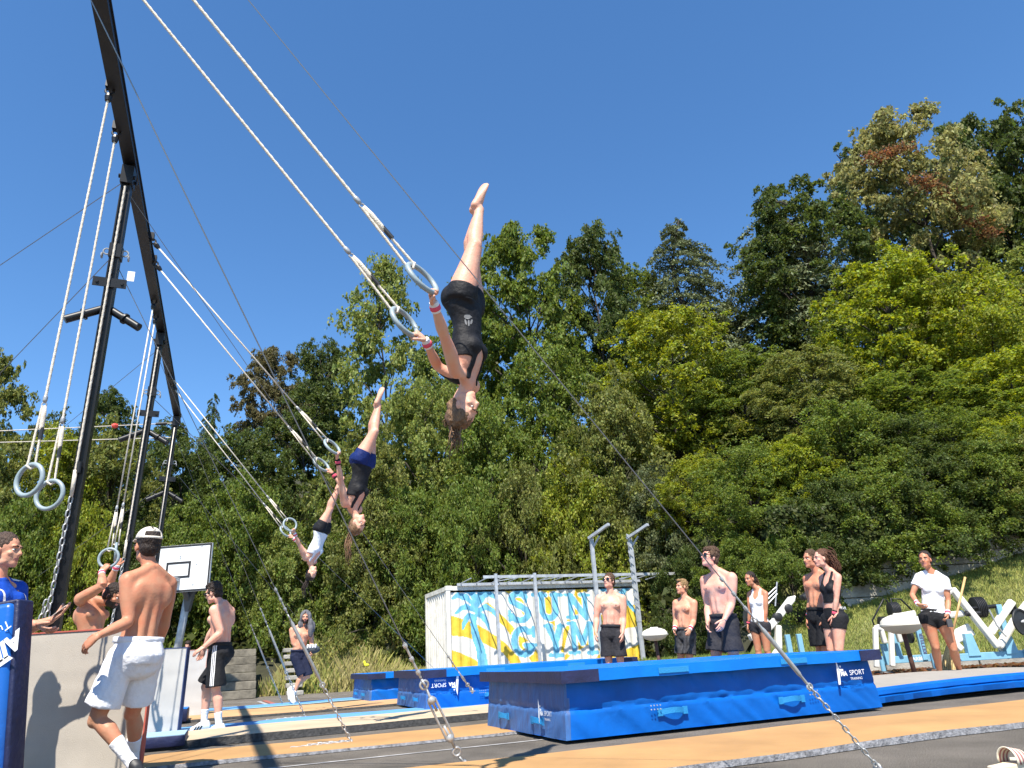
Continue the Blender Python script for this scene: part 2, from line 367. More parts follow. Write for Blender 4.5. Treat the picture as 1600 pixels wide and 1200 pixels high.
def logo(t, O, X, Y, sc=1.0, small='TRAINING'):
    b = MB(); add_text(b, 'MA', .050 * sc, Vector(O) + Vector(X) * .048 * sc, X, Y, bold=.003); add_text(b, 'SPORT', .060 * sc, Vector(O) + Vector(X) * .15 * sc, X, Y, bold=.0)
    add_text(b, small, .030 * sc, Vector(O) + Vector(X) * .15 * sc - Vector(Y) * .04 * sc, X, Y)
    b.build('logo_text', M_print, t); b = MB()
    Xv = Vector(X); Yv = Vector(Y); o = Vector(O)      # leaping figure emblem
    P = lambda a, c: o + Xv * a * sc + Yv * c * sc
    b.add([P(.0, -.07), P(.025, -.07), P(.045, .05), P(.02, .14), P(.012, .05)], [(0, 1, 2, 3, 4)])
    b.add([P(.02, .06), P(.085, .055), P(.085, .04), P(.03, .035)], [(0, 1, 2, 3)]); b.add([P(.05, .07), P(.065, .07), P(.065, .085), P(.05, .085)], [(0, 1, 2, 3)])
    b.build('logo_emblem', M_print, t)
def crash_mat(label, s0, s1, u0, u1, hb, ht, seed, amp=0.022, over=0.075, logos=()):
    t = thing('crash_mat', label, 'crash mat', su((s0 + s1) / 2, (u0 + u1) / 2, 0), 'big blue crash mats')
    vs, fs = wrinkle_box(s0, s1, u0, u1, 0.03, hb, 0.03, amp, seed, zsplit=hb * .55)
    b = MB(); b.add(vs, fs)
    # the left end is a dusty navy panel
    mi = []
    for f in fs:
        c = sum((Vector(vs[i]) for i in f), Vector()) / len(f); s = c.dot(S)
        mi.append(1 if s < s0 + 0.055 else 0)
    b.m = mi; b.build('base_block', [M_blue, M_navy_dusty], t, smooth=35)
    b = MB(); os_ = .03; W = s1 - s0 + 2 * os_; D = u1 - u0 + 2 * over; c = su((s0 + s1) / 2, (u0 + u1) / 2, 0)
    # gently sagging lid
    ns, nu = 40, 16; V = []; F = []
    for j in range(nu + 1):
        for i in range(ns + 1):
            s = s0 - os_ + W * i / ns; u = u0 - over + D * j / nu
            V.append(su(s, u, ht + 0.006 * mnoise.noise((s * 1.2, u * 1.2, seed)) - 0.012 * math.sin(math.pi * i / ns) * math.sin(math.pi * j / nu)))
    for j in range(nu):
        for i in range(ns):
            k = j * (ns + 1) + i; F.append((k, k + 1, k + ns + 2, k + ns + 1))
    rim = [j for j in range(ns + 1)] + [(ns + 1) * r + ns for r in range(1, nu + 1)] + [(ns + 1) * nu + i for i in range(ns - 1, -1, -1)] + [(ns + 1) * r for r in range(nu - 1, 0, -1)]
    o = len(V); V += [Vector((V[i].x, V[i].y, hb + 0.004 + .002 * math.sin(i * .9))) for i in rim]
    for a in range(len(rim)):
        b2 = (a + 1) % len(rim); F.append((rim[b2], rim[a], o + a, o + b2))
    F.append(tuple(reversed(range(o, o + len(rim)))))
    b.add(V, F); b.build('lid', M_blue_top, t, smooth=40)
    hm = (hb + ht) / 2; th = ht - hb
    p = MB(); p.box(su(s0 - os_ - .004, (u0 + u1) / 2, hm), (.012, D + .016, th * 1.02), S, U); p.box(su(s0 - os_ + .16, u0 - over - .005, hm), (.34, .010, th * 1.02), S, U); p.build('corner_patch', M_navy, t)
    p = MB(); p.box(su(s1 + os_ - .12, u0 - over - .005, hm), (.26, .010, th * 1.02), S, U); p.box(su(s1 + os_ + .004, (u0 + u1) / 2, hm), (.012, D, th * 1.02), S, U); p.build('corner_patch', M_navy, t)
    for f in (.28, .72):
        handle(t, su(s0 - .005, u0 + (u1 - u0) * f, hb * .33), U, -S)
    for f in (.3, .68):
        handle(t, su(s0 + (s1 - s0) * f, u0 - .005, hb * .38), S, -U)
        q = MB(); q.box(su(s0 + (s1 - s0) * f * 1.02, u0 - over - .006, hm), (.3, .008, th * .5), S, U); q.build('sewn_strap', M_strap, t)
    # air holes and the standing seam of the skirt
    e = MB()
    for f in (.235, .74):
        for i in range(4):
            for j in range(2): e.lathe(su(s0 + (s1 - s0) * f + .03 * i, u0 - .034, hb * .44 + .03 * j), -U, [(.006, 0), (.006, .006)], 6)
    e.build('eyelets', M_galv, t)
    return t
near = crash_mat('largest blue crash mat in front with lid, logo near its right end', 2.58, 5.92, 5.75, 7.70, 0.452, 0.545, 1.0, .017)
logo(near, su(5.40, 5.705, .335), S, Z, 1.05); 
logo(near, su(2.545, 6.22, .20), -U, Z, .9)
mid = crash_mat('middle blue crash mat with its white logo printed upside down', 2.78, 6.3, 11.1, 13.1, 0.45, 0.56, 3.0, .02)
logo(mid, su(3.28, 11.05, .37), -S, -Z, 1.3)
far = crash_mat('smallest looking blue crash mat farthest back, left of the others', 2.62, 6.0, 14.9, 16.9, 0.42, 0.52, 5.0, .02)

# low blue and grey mat at the right end
t = thing('landing_mat', 'low blue mat with a pale grey carpet top right of the big crash mat', 'landing mat', su(7.2, 6.9, 0))
s0, s1, u0, u1 = 6.08, 9.9, 6.0, 7.5; n = 30; b = MB(); c = MB(); lo = MB()
for i in range(n):
    def zt(s): return 0.175 + 0.025 * math.sin((s - s0) * .9)
    a, d = s0 + (s1 - s0) * i / n, s0 + (s1 - s0) * (i + 1) / n; lift = lambda s: 0.03 + 0.02 * max(0, math.sin((s - s0) * 1.1))
    c.add([su(a, u0 + .03, zt(a)), su(d, u0 + .03, zt(d)), su(d, u1, zt(d)), su(a, u1, zt(a))], [(0, 1, 2, 3)])
    wr = lambda s, k: .02 * mnoise.noise((s * 5, k, 3))
    rows = [(.03, 1, 0), (-.012, .85, 1), (-.02, .58, 2), (-.002, .5, 3), (-.03, .42, 4), (-.02, .05, 5), (.05, .0, 6)]
    for r in range(len(rows) - 1):
        q, w = rows[r], rows[r + 1]; z = lambda s, f: lift(s) + (zt(s) - lift(s)) * f
        b.add([su(a, u0 + w[0] + wr(a, w[2]), z(a, w[1])), su(d, u0 + w[0] + wr(d, w[2]), z(d, w[1])), su(d, u0 + q[0] + wr(d, q[2]), z(d, q[1])), su(a, u0 + q[0] + wr(a, q[2]), z(a, q[1]))], [(0, 1, 2, 3)])
    lo.add([su(a, u0 + .05, lift(a)), su(a, u1, .05), su(d, u1, .05), su(d, u0 + .05, lift(d))], [(0, 1, 2, 3)])
b.add([su(s0, u0, .05), su(s0, u0, .175), su(s0, u1, .175), su(s0, u1, .05)], [(0, 1, 2, 3)])
b.build('blue_side', M_blue, t, smooth=60); c.build('carpet_top', mat('carpet_grey', (.31, .285, .25), .95, var=.08, vscale=4, bump=.2, bscale=200), t, smooth=True); lo.build('underside', M_navy, t)  # dark underside colour stands for the shadow in the gap beneath

# upright mats on the left
def upright(label, P, Q, h, th, m, edge, z0=0.0, lean=0.0, name='standing_mat'):
    P = Vector((P[0], P[1], z0)); Q = Vector((Q[0], Q[1], z0)); X = (Q - P).normalized(); Yb = Vector((-X.y, X.x, 0)); Up = (Z + Yb * lean).normalized(); L = (Q - P).length
    t = thing(name, label, 'gym mat', (P + Q) / 2, 'mats standing on edge')
    b = MB(); nx, nz = 24, 24; V = []; F = []
    for j in range(nz + 1):
        for i in range(nx + 1): V.append(P + X * (L * i / nx) + Up * (h * j / nz) - Yb * (.006 * mnoise.noise((i * .25, j * .6, L))))
    for j in range(nz):
        for i in range(nx): k = j * (nx + 1) + i; F.append((k, k + 1, k + nx + 2, k + nx + 1))
    b.add(V, F); b.build('face_panel', m, t, smooth=True)
    c = P + X * (L / 2) + Up * (h / 2) + Yb * (th / 2 + .008)
    e = MB(); e.box(c, (L, th, h), X, Yb, Up); e.build('back_panel', m, t)
    p = MB(); r = .011
    p.box(P + X * (L + .004) + Up * (h / 2) + Yb * (th / 2), (.012, th + .012, h + .01), X, Yb, Up); p.box(P + X * (L / 2) + Up * (h + .005) + Yb * (th / 2), (L, th + .012, .010), X, Yb, Up)
    p.build('piping', edge, t); return t
upright('large pale grey mat with red edge behind the man in white shorts', (-4.95, 5.88), (-2.905, 5.82), 1.055, .028, M_greymat, M_red_edge, lean=.0)
upright('grey mat with navy edge standing second behind the man in white shorts', (-5.9, 9.75), (-4.38, 9.62), 1.02, .06, M_greymat2, M_navy_edge, lean=.03)
upright('farthest pale grey mat with pinkish edge, near the man in black shorts', (-7.4, 13.5), (-5.72, 13.4), 1.10, .06, M_greymat2, mat('pink_piping', (.5, .28, .24), .7), lean=.03)
t = thing('blue_standing_mat', 'thick blue vinyl mat standing upright at the left edge of the picture', 'gym mat', (-3.3, 4.25, 0))
b = MB(); b.box((-3.32, 4.30, .56), (1.06, .12, 1.12), bev=.035); ob = b.build('padded_block', mat('glossy_blue_vinyl', (.008, .105, .42), .28, var=.12, vscale=3, bump=.35, bscale=7), t, smooth=50)
b = MB(); b.box((-2.785, 4.335, .565), (.035, .14, 1.13), bev=.012); b.box((-3.32, 4.335, 1.118), (1.09, .14, .03), bev=.01); b.build('binding', M_navy, t, smooth=50)
b = MB(); X = Vector((-.80, 0, -.60)); Y = Vector((.60, 0, -.80))
add_text(b, 'AIRIM', .13, (-2.74, 4.236, .95), Vector((-.86, 0, -.5)), Vector((.5, 0, -.86)), shear=.2, bold=.006)
add_text(b, 'Turn-u', .07, (-2.80, 4.236, 1.02), Vector((-.86, 0, -.5)), Vector((.5, 0, -.86)), shear=.1)
O = Vector((-2.76, 4.236, .80)); b.add([O, O + Vector((-.34, 0, -.17)), O + Vector((-.37, 0, -.13)), O + Vector((-.03, 0, .02))], [(0, 1, 2, 3)])
b.build('printed_name', M_print, t)
for o in t.children: o.matrix_local = Matrix.Rotation(R_(-7), 4, 'Y')
t.location.x -= .045; t.location.z = -.03
# folded mats on the ground by the grey ones
def slab(label, c, L, W, h, m, m2, ang):
    X = Vector((math.cos(ang), math.sin(ang), 0)); Y = Vector((-X.y, X.x, 0)); t = thing('folded_mat', label, 'gym mat', c)
    b = MB(); b.box(Vector(c) + Z * (h / 2), (L, W, h), X, Y, bev=.015); b.build('mat_body', m, t, smooth=40)
    b = MB(); b.box(Vector(c) + Z * (h + .004), (L - .02, W - .02, .008), X, Y); b.build('mat_top', m2, t)
slab('short pale blue folded mat with shadowed sides painted navy beside the red edged grey mat', (-4.03, 8.0, .03), .9, .7, .10, M_navy, mat('pale_blue_mat', (.30, .45, .55), .8), _A * -1 + math.pi / 2)  # the mat's dark shadow side is put into the navy body colour
slab('blue folded mat by the farthest grey standing mat', (-6.15, 11.9, .03), 1.6, .7, .18, M_navy, M_blue_top, math.pi / 2 - _A)
# ------------------------------------------------------------------ swinging ring frame
BZ = 5.25
rig = thing('ring_frame', 'tall black steel frame with cross beam carrying the swinging rings', 'ring frame', su(-1.22, 6.43, 0))
SB = -1.22
b = MB(); b.box(su(SB, 6.6, BZ + .055), (.085, 15.6, .11), S, U); b.build('cross_beam', M_black_steel, rig, bev=.012)
for zo in (.0, .11):
    b = MB(); b.box(su(SB, 6.6, BZ + zo), (.11, 15.6, .010), S, U); b.build('beam_flange', M_black_steel, rig)
CHAIN = {}
def link_mesh_shared(L=.075, w=.045, r=.0065):
    key = (L, w, r)
    if key in CHAIN: return CHAIN[key]
    b = MB(); pts = []; n = 20
    for i in range(n):
        t = 2 * math.pi * i / n; x = math.cos(t) * (w / 2 - r); y = math.sin(t) * (w / 2 - r) + math.copysign((L - w) / 2, math.sin(t)); pts.append(Vector((x, 0, y)))
    vs = []; fs = []; m = 6
    for i in range(n):
        d = (pts[(i + 1) % n] - pts[i - 1]).normalized(); x = Vector((0, 1, 0)); y = d.cross(x)
        for k in range(m): a = 2 * math.pi * k / m; vs.append(pts[i] + x * (r * math.cos(a)) + y * (r * math.sin(a)))
    for i in range(n):
        for k in range(m): i2 = (i + 1) % n; k2 = (k + 1) % m; fs.append((i * m + k, i2 * m + k, i2 * m + k2, i * m + k2))
    me = bpy.data.meshes.new('chain_link'); me.from_pydata(vs, [], fs); me.polygons.foreach_set('use_smooth', [True] * len(fs)); me.materials.append(M_chain)
    CHAIN[key] = me; return me
def chain(p, q, parent, L=.075, w=.045, r=.0065, sag=0.0):
    p = Vector(p); q = Vector(q); D = (q - p).length; step = L - 2 * r * 1.02; n = max(1, int(round(D / step))); me = link_mesh_shared(L, w, r); org = LOC.get(parent.name, Vector())
    for i in range(n):
        f = (i + .5) / n; c = p.lerp(q, f) - Z * (sag * 4 * f * (1 - f)); d = (q - p).normalized(); x, y, a = frame(d)
        tw = (math.pi / 2 if i % 2 else 0) + .5 + rng.uniform(-.2, .2); X = x * math.cos(tw) + y * math.sin(tw); Y = a.cross(X)
        o = bpy.data.objects.new('chain_link', me); COL.objects.link(o); o.parent = parent
        o.matrix_local = Matrix(((X.x, Y.x, a.x, c.x - org.x), (X.y, Y.y, a.y, c.y - org.y), (X.z, Y.z, a.z, c.z - org.z), (0, 0, 0, 1)))
def post(u, bs, bu, detail=True):
    top = su(SB, u, BZ - .02); base = su(bs, bu, 0); ax = (top - base).normalized(); X = S - ax * S.dot(ax); X.normalize(); Y = ax.cross(X); H = (top - base).length
    at = lambda z: base + ax * (z / ax.z)
    p = MB(); p.box(base + ax * (H / 2), (.060, .090, H), X, Y, ax)
    for sx in (-1, 1): p.box(base + ax * (H / 2) + X * (sx * .036), (.010, .115, H), X, Y, ax)
    po = p.build('post', M_black_steel, rig)
    k = MB()
    for i in range(46):      # row of punched holes with washers up the post
        c = at(.25 + i * .105); k.lathe(c - Y * .045, -Y, [(.012, 0), (.012, .005)], 7)
    tag(k.build('bolt_row', M_black_steel, po), kind='stuff')
    k = MB(); k.box(base + Z * .012, (.5, .4, .024), S, U); k.build('base_plate', M_black_steel, po)
    # gusset where the post meets the beam
    k = MB(); k.box(top - ax * .10, (.105, .16, .18), X, Y, ax); k.box(top - ax * .02 + Y * .12, (.07, .2, .07), X, Y, ax)
    for sx in (-1, 1):
        for q in (-.1, .1): k.lathe(top - ax * .12 + X * (sx * .052) + Y * q * .5, X * sx, [(.018, 0), (.022, .02)], 6)
    k.build('gusset', M_black_steel, rig)
    # splayed stub pipes with collars
    zc = 3.80; c = at(zc)
    pl = MB(); pl.box(at(zc + .24) - Y * .062, (.27, .012, .085), X, Y, ax)
    for sx in (-1, 1): pl.lathe(at(zc + .24) - Y * .068 + X * sx * .10, -Y, [(.014, 0), (.014, .010)], 8)
    pl.build('bolt_plate', M_black_steel, rig)
    for sx in (-1, 1):
        d = (X * sx * .80 - ax * .50 - Y * .25).normalized(); k = MB(); a0 = c + X * sx * .04
        k.tube([a0, a0 + d * .30], .036, 16); k.lathe(a0 + d * .14, d, [(.052, 0), (.052, .018)], 16); k.lathe(a0 + d * .295, d, [(.037, 0), (.037, .012), (.03, .013)], 16)
        k.build('stub_pipe', M_black_steel, rig, smooth=40)
    # clamp with shackles
    k = MB(); k.box(at(4.36), (.10, .135, .13), X, Y, ax)
    k.build('clamp', M_black_steel, rig)
    for sx in (-1, 1):
        k = MB(); q = at(4.36) + X * sx * .075; k.torus(q, Y, .028, .008, 14, 6); k.torus(q + X * sx * .035 - ax * .045, X, .024, .007, 14, 6)
        k.build('shackle', M_chain, rig)
    # rope down the front of the post ending in a chain
    f = -Y * .075
    r = MB(); p0 = at(BZ - .25) + f; p1 = at(2.35) + f + X * -.02; r.rope(p0, p1, .0095) if detail else r.tube([p0, p1], .0095, 6)
    r.tube([p1, p1 - ax * .22], [.017, .014], 8); r.build('tie_rope', M_rope, po, smooth=True)
    r = MB(); r.tube([at(2.42) + f, at(2.33) + f], .019, 8); r.build('tape', M_tape, po)
    chain(p1 - ax * .22, at(1.12) + f - S * .05, rig, .07, .042, .0065)
    chain(at(1.32) + f - S * .07, at(1.1) + f - S * .10, rig, .07, .042, .0065)
    return at
at1 = post(6.43, -1.33, 7.05); at2 = post(10.24, -1.34, 10.52); at3 = post(13.98, -1.34, 14.25, False)
post(-1.0, -1.2, -1.0, False)

# ------------------------------------------------------------------ rings on their ropes
def ring_set(label, att, top, down, plane_n, R=.104, r=.0155, twist=True, group='gymnastic rings hanging on ropes'):
    # att: fixing under the beam; top: where the rope meets the ring
    att = Vector(att); top = Vector(top); d = (top - att).normalized(); L = (top - att).length
    t = thing('gymnastic_ring', label, 'gym ring', att, group)
    spl = att + d * (L - .47)
    k = MB(); k.box(att + Z * .03 - d * .02, (.07, .06, .08), S, U); k.torus(att + d * .02, U, .03, .010, 14, 6); k.lathe(att + d * .05, d, [(.022, 0), (.03, .03), (.022, .07)], 10); k.build('swivel', M_black_steel, t)
    rp = MB(); rp.rope(att + d * .1, spl, .0088, .05) if twist else rp.tube([att + d * .1, spl], .0085, 7); rp.build('rope', M_rope, t, smooth=True)
    x, y, a = frame(d, S)
    k = MB(); k.lathe(spl - d * .03, d, [(.009, 0), (.015, .015), (.015, .04), (.010, .055)], 9); k.torus(spl + d * .04, x, .014, .005, 12, 5); k.build('thimble', M_chain, t, smooth=True)
    lp = MB()
    for sg in (-1, 1):
        p0 = spl + d * .05 + y * (sg * .008); p1 = top + d * .01 + y * (sg * .022)
        if sg > 0:
            m1 = p0.lerp(p1, .45); lp.tube([p0, p0.lerp(m1, .3), p0.lerp(m1, .8), m1], [.009, .016, .015, .010], 8); lp.rope(m1, p1, .0075, .045) if twist else lp.tube([m1, p1], .0075, 6)
        else: lp.rope(p0, p1, .008, .045) if twist else lp.tube([p0, p1], .0075, 6)
    lp.tube([top + y * .03 - d * .0, top + d * .025, top - y * .03], .009, 8); lp.build('loop', M_rope, t, smooth=True)
    tp = MB(); q0 = (spl + d * .05 + y * .008).lerp(top + d * .01 + y * .028, .36); q1 = (spl + d * .05 + y * .008).lerp(top + d * .01 + y * .028, .55); tp.tube([q0, q1], .014, 9); tp.build('tape', M_tape, t)
    rg = MB(); dn = Vector(down).normalized(); nn = Vector(plane_n); nn = (nn - dn * nn.dot(dn)).normalized(); c = top + dn * (R - .004); rg.torus(c, nn, R, r, 44, 12, ax=dn); rg.build('ring', M_ring, t, smooth=True)
    return c, nn
A1, A2 = atz(172, 140, BZ), atz(182, 205, BZ)
AM = (A1 + A2) / 2
L1n, L1f = AM - U * 2.32, AM - U * 1.82            # fixings of the nearest pair, above the frame of the photograph
B1, B2 = atz(237, 375, BZ), atz(241, 410, BZ)
C1, C2 = atz(241, 470, BZ), atz(243.5, 493, BZ)
D1, D2 = atz(265, 585, BZ), atz(267.5, 601, BZ)
def lane(px, py, C):
    v = ray(px, py); return EYE + v * ((C - EYE).dot(U) / v.dot(U))
# rings: two hanging at the left, two held by the bearded man, six carrying the gymnasts
def mixn(d, th): d = Vector(d).normalized(); return U * math.cos(th) + d.cross(U) * math.sin(th)
GR = {}
def gy(label, C, ptop, phand, th, tw=True):
    top = lane(*ptop, C); hand = lane(*phand, C); c, n = ring_set(label, C, top, hand - top, mixn(hand - top, th), twist=tw); return c + (hand - top).normalized() * .104, n, (hand - top).normalized()
GR['g1n'] = gy('ring in the near hand of the front gymnast in the black leotard', L1n, (641, 414), (681, 459), -.75)
GR['g1f'] = gy('ring in the far hand of the front gymnast in the black leotard', L1f, (617, 483), (648, 524), -.75)
GR['g2n'] = gy('upper ring held by the gymnast in blue shorts', B1, (509, 688), (532, 711), -.9, False)
GR['g2f'] = gy('lower ring held by the gymnast in blue shorts', B2, (492, 717), (516, 738), -.9, False)
GR['g3n'] = gy('upper ring held by the gymnast in the white top', D1, (447, 812), (463, 832), -.35, False)
GR['g3f'] = gy('lower ring held by the gymnast in the white top', D2, (440, 823), (455, 840), -.9, False)
def hang(label, C, p, nrm, tw=True):
    top = lane(*p, C); ring_set(label, C, top, (-U * .02 + Vector((.06, 0, -1))), nrm, twist=tw); return top
HN = hang('free ring hanging at far left, the higher of the two', A1, (49, 727), Vector((.25, 1, -.1)))
HF = hang('free ring hanging beside the black post, the lower of the two', A2, (80, 752), Vector((.1, 1, .15)))
CN = hang('ring in the far hand of the bearded man, seen almost edge on', C2, (182, 850), Vector((.9, .5, 0)), False)
CF = hang('ring in the near hand of the bearded man, left of the pair', C1, (171, 858), Vector((-.15, 1, .1)), False)

# ------------------------------------------------------------------ guy wires with turnbuckles and chains
def turnbuckle(t, p, q, sc=1.0):
    p = Vector(p); q = Vector(q); d = (q - p).normalized(); L = (q - p).length; x, y, a = frame(d, S)
    b = MB()
    for e, sg in ((p, 1), (q, -1)):
        b = MB(); b.torus(e + d * sg * .035 * sc, x, .028 * sc, .009 * sc, 18, 7); b.tube([e + d * sg * .065 * sc, e + d * sg * L * .40], .0095 * sc, 8); b.build('eye_bolt', M_chain, t, smooth=True)
    b = MB(); l0, l1 = L * .26, L * .76
    for sg in (-1, 1): b.tube([p + d * l0 + y * sg * .026 * sc, p + d * l1 + y * sg * .026 * sc], .0085 * sc, 8)
    for l in (l0, l1): b.tube([p + d * (l - .025 * sc), p + d * (l - .01 * sc), p + d * (l + .01 * sc), p + d * (l + .025 * sc)], [.016 * sc, .030 * sc, .030 * sc, .018 * sc], 8)
    b.build('turnbuckle_body', M_chain, t, smooth=45)
def guy(label, top, anchor, tb=None, sc=1.0, r=.004, tube=False, heap=False, mw=None):
    top = Vector(top); anchor = Vector(anchor); d = (anchor - top).normalized(); L = (anchor - top).length
    t = thing('guy_wire', label, 'guy wire', anchor, 'steel guy wires of the ring frame')
    if tb is None:
        b = MB(); b.tube([top, anchor], r, 6); b.build('cable', mw or M_wire, t); return t
    a, e = tb                                           # distances from the anchor where the turnbuckle starts and ends
    p0 = anchor - d * a; p1 = anchor - d * e
    b = MB(); b.tube([top, p0], r, 6); b.build('cable', mw or M_wire, t)
    b = MB(); b.tube([p0 - d * .28 + Z * .004, p0 - d * .02], .009 * sc, 7)
    for f in (.26, .16, .06): b.lathe(p0 - d * f, d, [(.016 * sc, -.012), (.018 * sc, 0), (.016 * sc, .012)], 7)
    b.build('cable_clips', M_chain, t)
    b = MB(); x, y, _a = frame(d, S); b.torus(p0 + d * .02, y, .026 * sc, .009 * sc, 16, 7); b.build('shackle', M_chain, t, smooth=True)
    if tube:
        b = MB(); b.tube([p0 + d * .04, p0 + d * .07, p0 + d * .09, p1 - d * .09, p1 - d * .07, p1], [.012 * sc, .012 * sc, .02 * sc, .02 * sc, .012 * sc, .012 * sc], 10); b.torus(p1, x, .026 * sc, .009 * sc, 16, 7); b.build('turnbuckle_body', M_chain, t, smooth=45)
    else: turnbuckle(t, p0, p1, sc)
    chain(p1, anchor + Z * .02, t, .075 * sc, .046 * sc, .0075 * sc)
    b = MB(); b.torus(anchor + Z * .012, S, .035 * sc, .011 * sc, 16, 7); b.lathe(anchor, Z, [(.05 * sc, 0), (.05 * sc, .01), (.02 * sc, .012)], 10); b.build('ground_eye', M_chain, t, smooth=45)
    if heap:
        q = anchor + Z * .02
        for k in range(3): chain(q + U * (.05 * k), q - S * (.55 - .1 * k) + U * (.08 * k - .05), t, .075 * sc, .046 * sc, .0075 * sc)
    return t
def at_len(px, py, anchor, other, guess):
    # point of the line anchor -> (ray of other pixel) at a given distance
    return None
an1 = atz(1372, 1204, 0.0)
def fix(px, py, d): return aty(px, py, d)
w1 = guy('long steel guy wire crossing the front gymnast, tube tensioner and chain at lower right', fix(388, 0, 3.2), an1, (1.02, .55), .62, .0032, True)
an2 = atz(726, 1200, 0.0)
guy('steel guy wire ending in the big turnbuckle in front of the middle crash mat', fix(215, 150, 3.6) + (fix(215, 150, 3.6) - an2) * .15, an2, (.66, .09), .95, .0042)
guy('thin guy wire ending at the back of the largest crash mat before the container', at1(5.0), su(2.9, 9.2, .3), (.35, .12), .8, .003, True)
guy('guy wire with white tag on the first post and chain ending behind the orange strip', at1(4.28), atz(549, 1163), (1.35, .62), .8, .0034, True, True)
guy('guy wire from the second post with chain ending among the strips beside the runner', at2(4.9), atz(477, 1123), (1.5, .75), .8, .003, True, True)
guy('guy wire from the third post, chain ending left of the runner', at3(4.9), atz(442, 1102), (1.7, .95), .8, .003, True)
guy('guy wire running left from the head of the first post', at1(5.12), aty(-60, 455, 6.4)); guy('guy wire running left from the clamp of the first post', at1(4.36), aty(-40, 625, 7.2))
guy('guy wire running left from the head of the second post', at2(5.0), aty(60, 700, 11.5)); guy('faint guy wire from the third post going down left behind the mats', at3(4.0), aty(60, 900, 15))
guy('guy wire from the second post clamp falling right through the bushes', at2(4.3), su(5.2, 17.8, .02)); guy('guy wire from the third post clamp falling right toward the dry grass', at3(4.3), su(3.4, 21.0, .05))
b = MB(); q = at1(4.24) + S * .15; b.box(q - Z * .1, (.06, .004, .10), S, U); tag(b.build('paper_tag', M_print), 'small white tag hanging from the shackle on the first post', 'tag')
for i, (lb, z0, py) in enumerate((('upper white line stretched left from the third post', .0, 668), ('lower white line stretched left from the third post', -.28, 685))):
    e = at3(5.1) - S * .05 + Z * z0; g = aty(-60, py + 8, 11.0); t = thing('tension_line', lb, 'rope', e, 'white lines to the left'); b = MB(); b.tube([e, g], .008, 6); b.build('line', M_rope, t)
    b = MB(); b.tube([e.lerp(g, .03), e.lerp(g, .09)], .028, 8); b.build('tensioner', M_black_steel, t)
    if i == 0: b = MB(); b.lathe(e.lerp(g, .30), (g - e), [(.03, -.05), (.05, 0), (.03, .05)], 10); b.build('marker', mat('red_marker', (.6, .06, .04), .6), t)

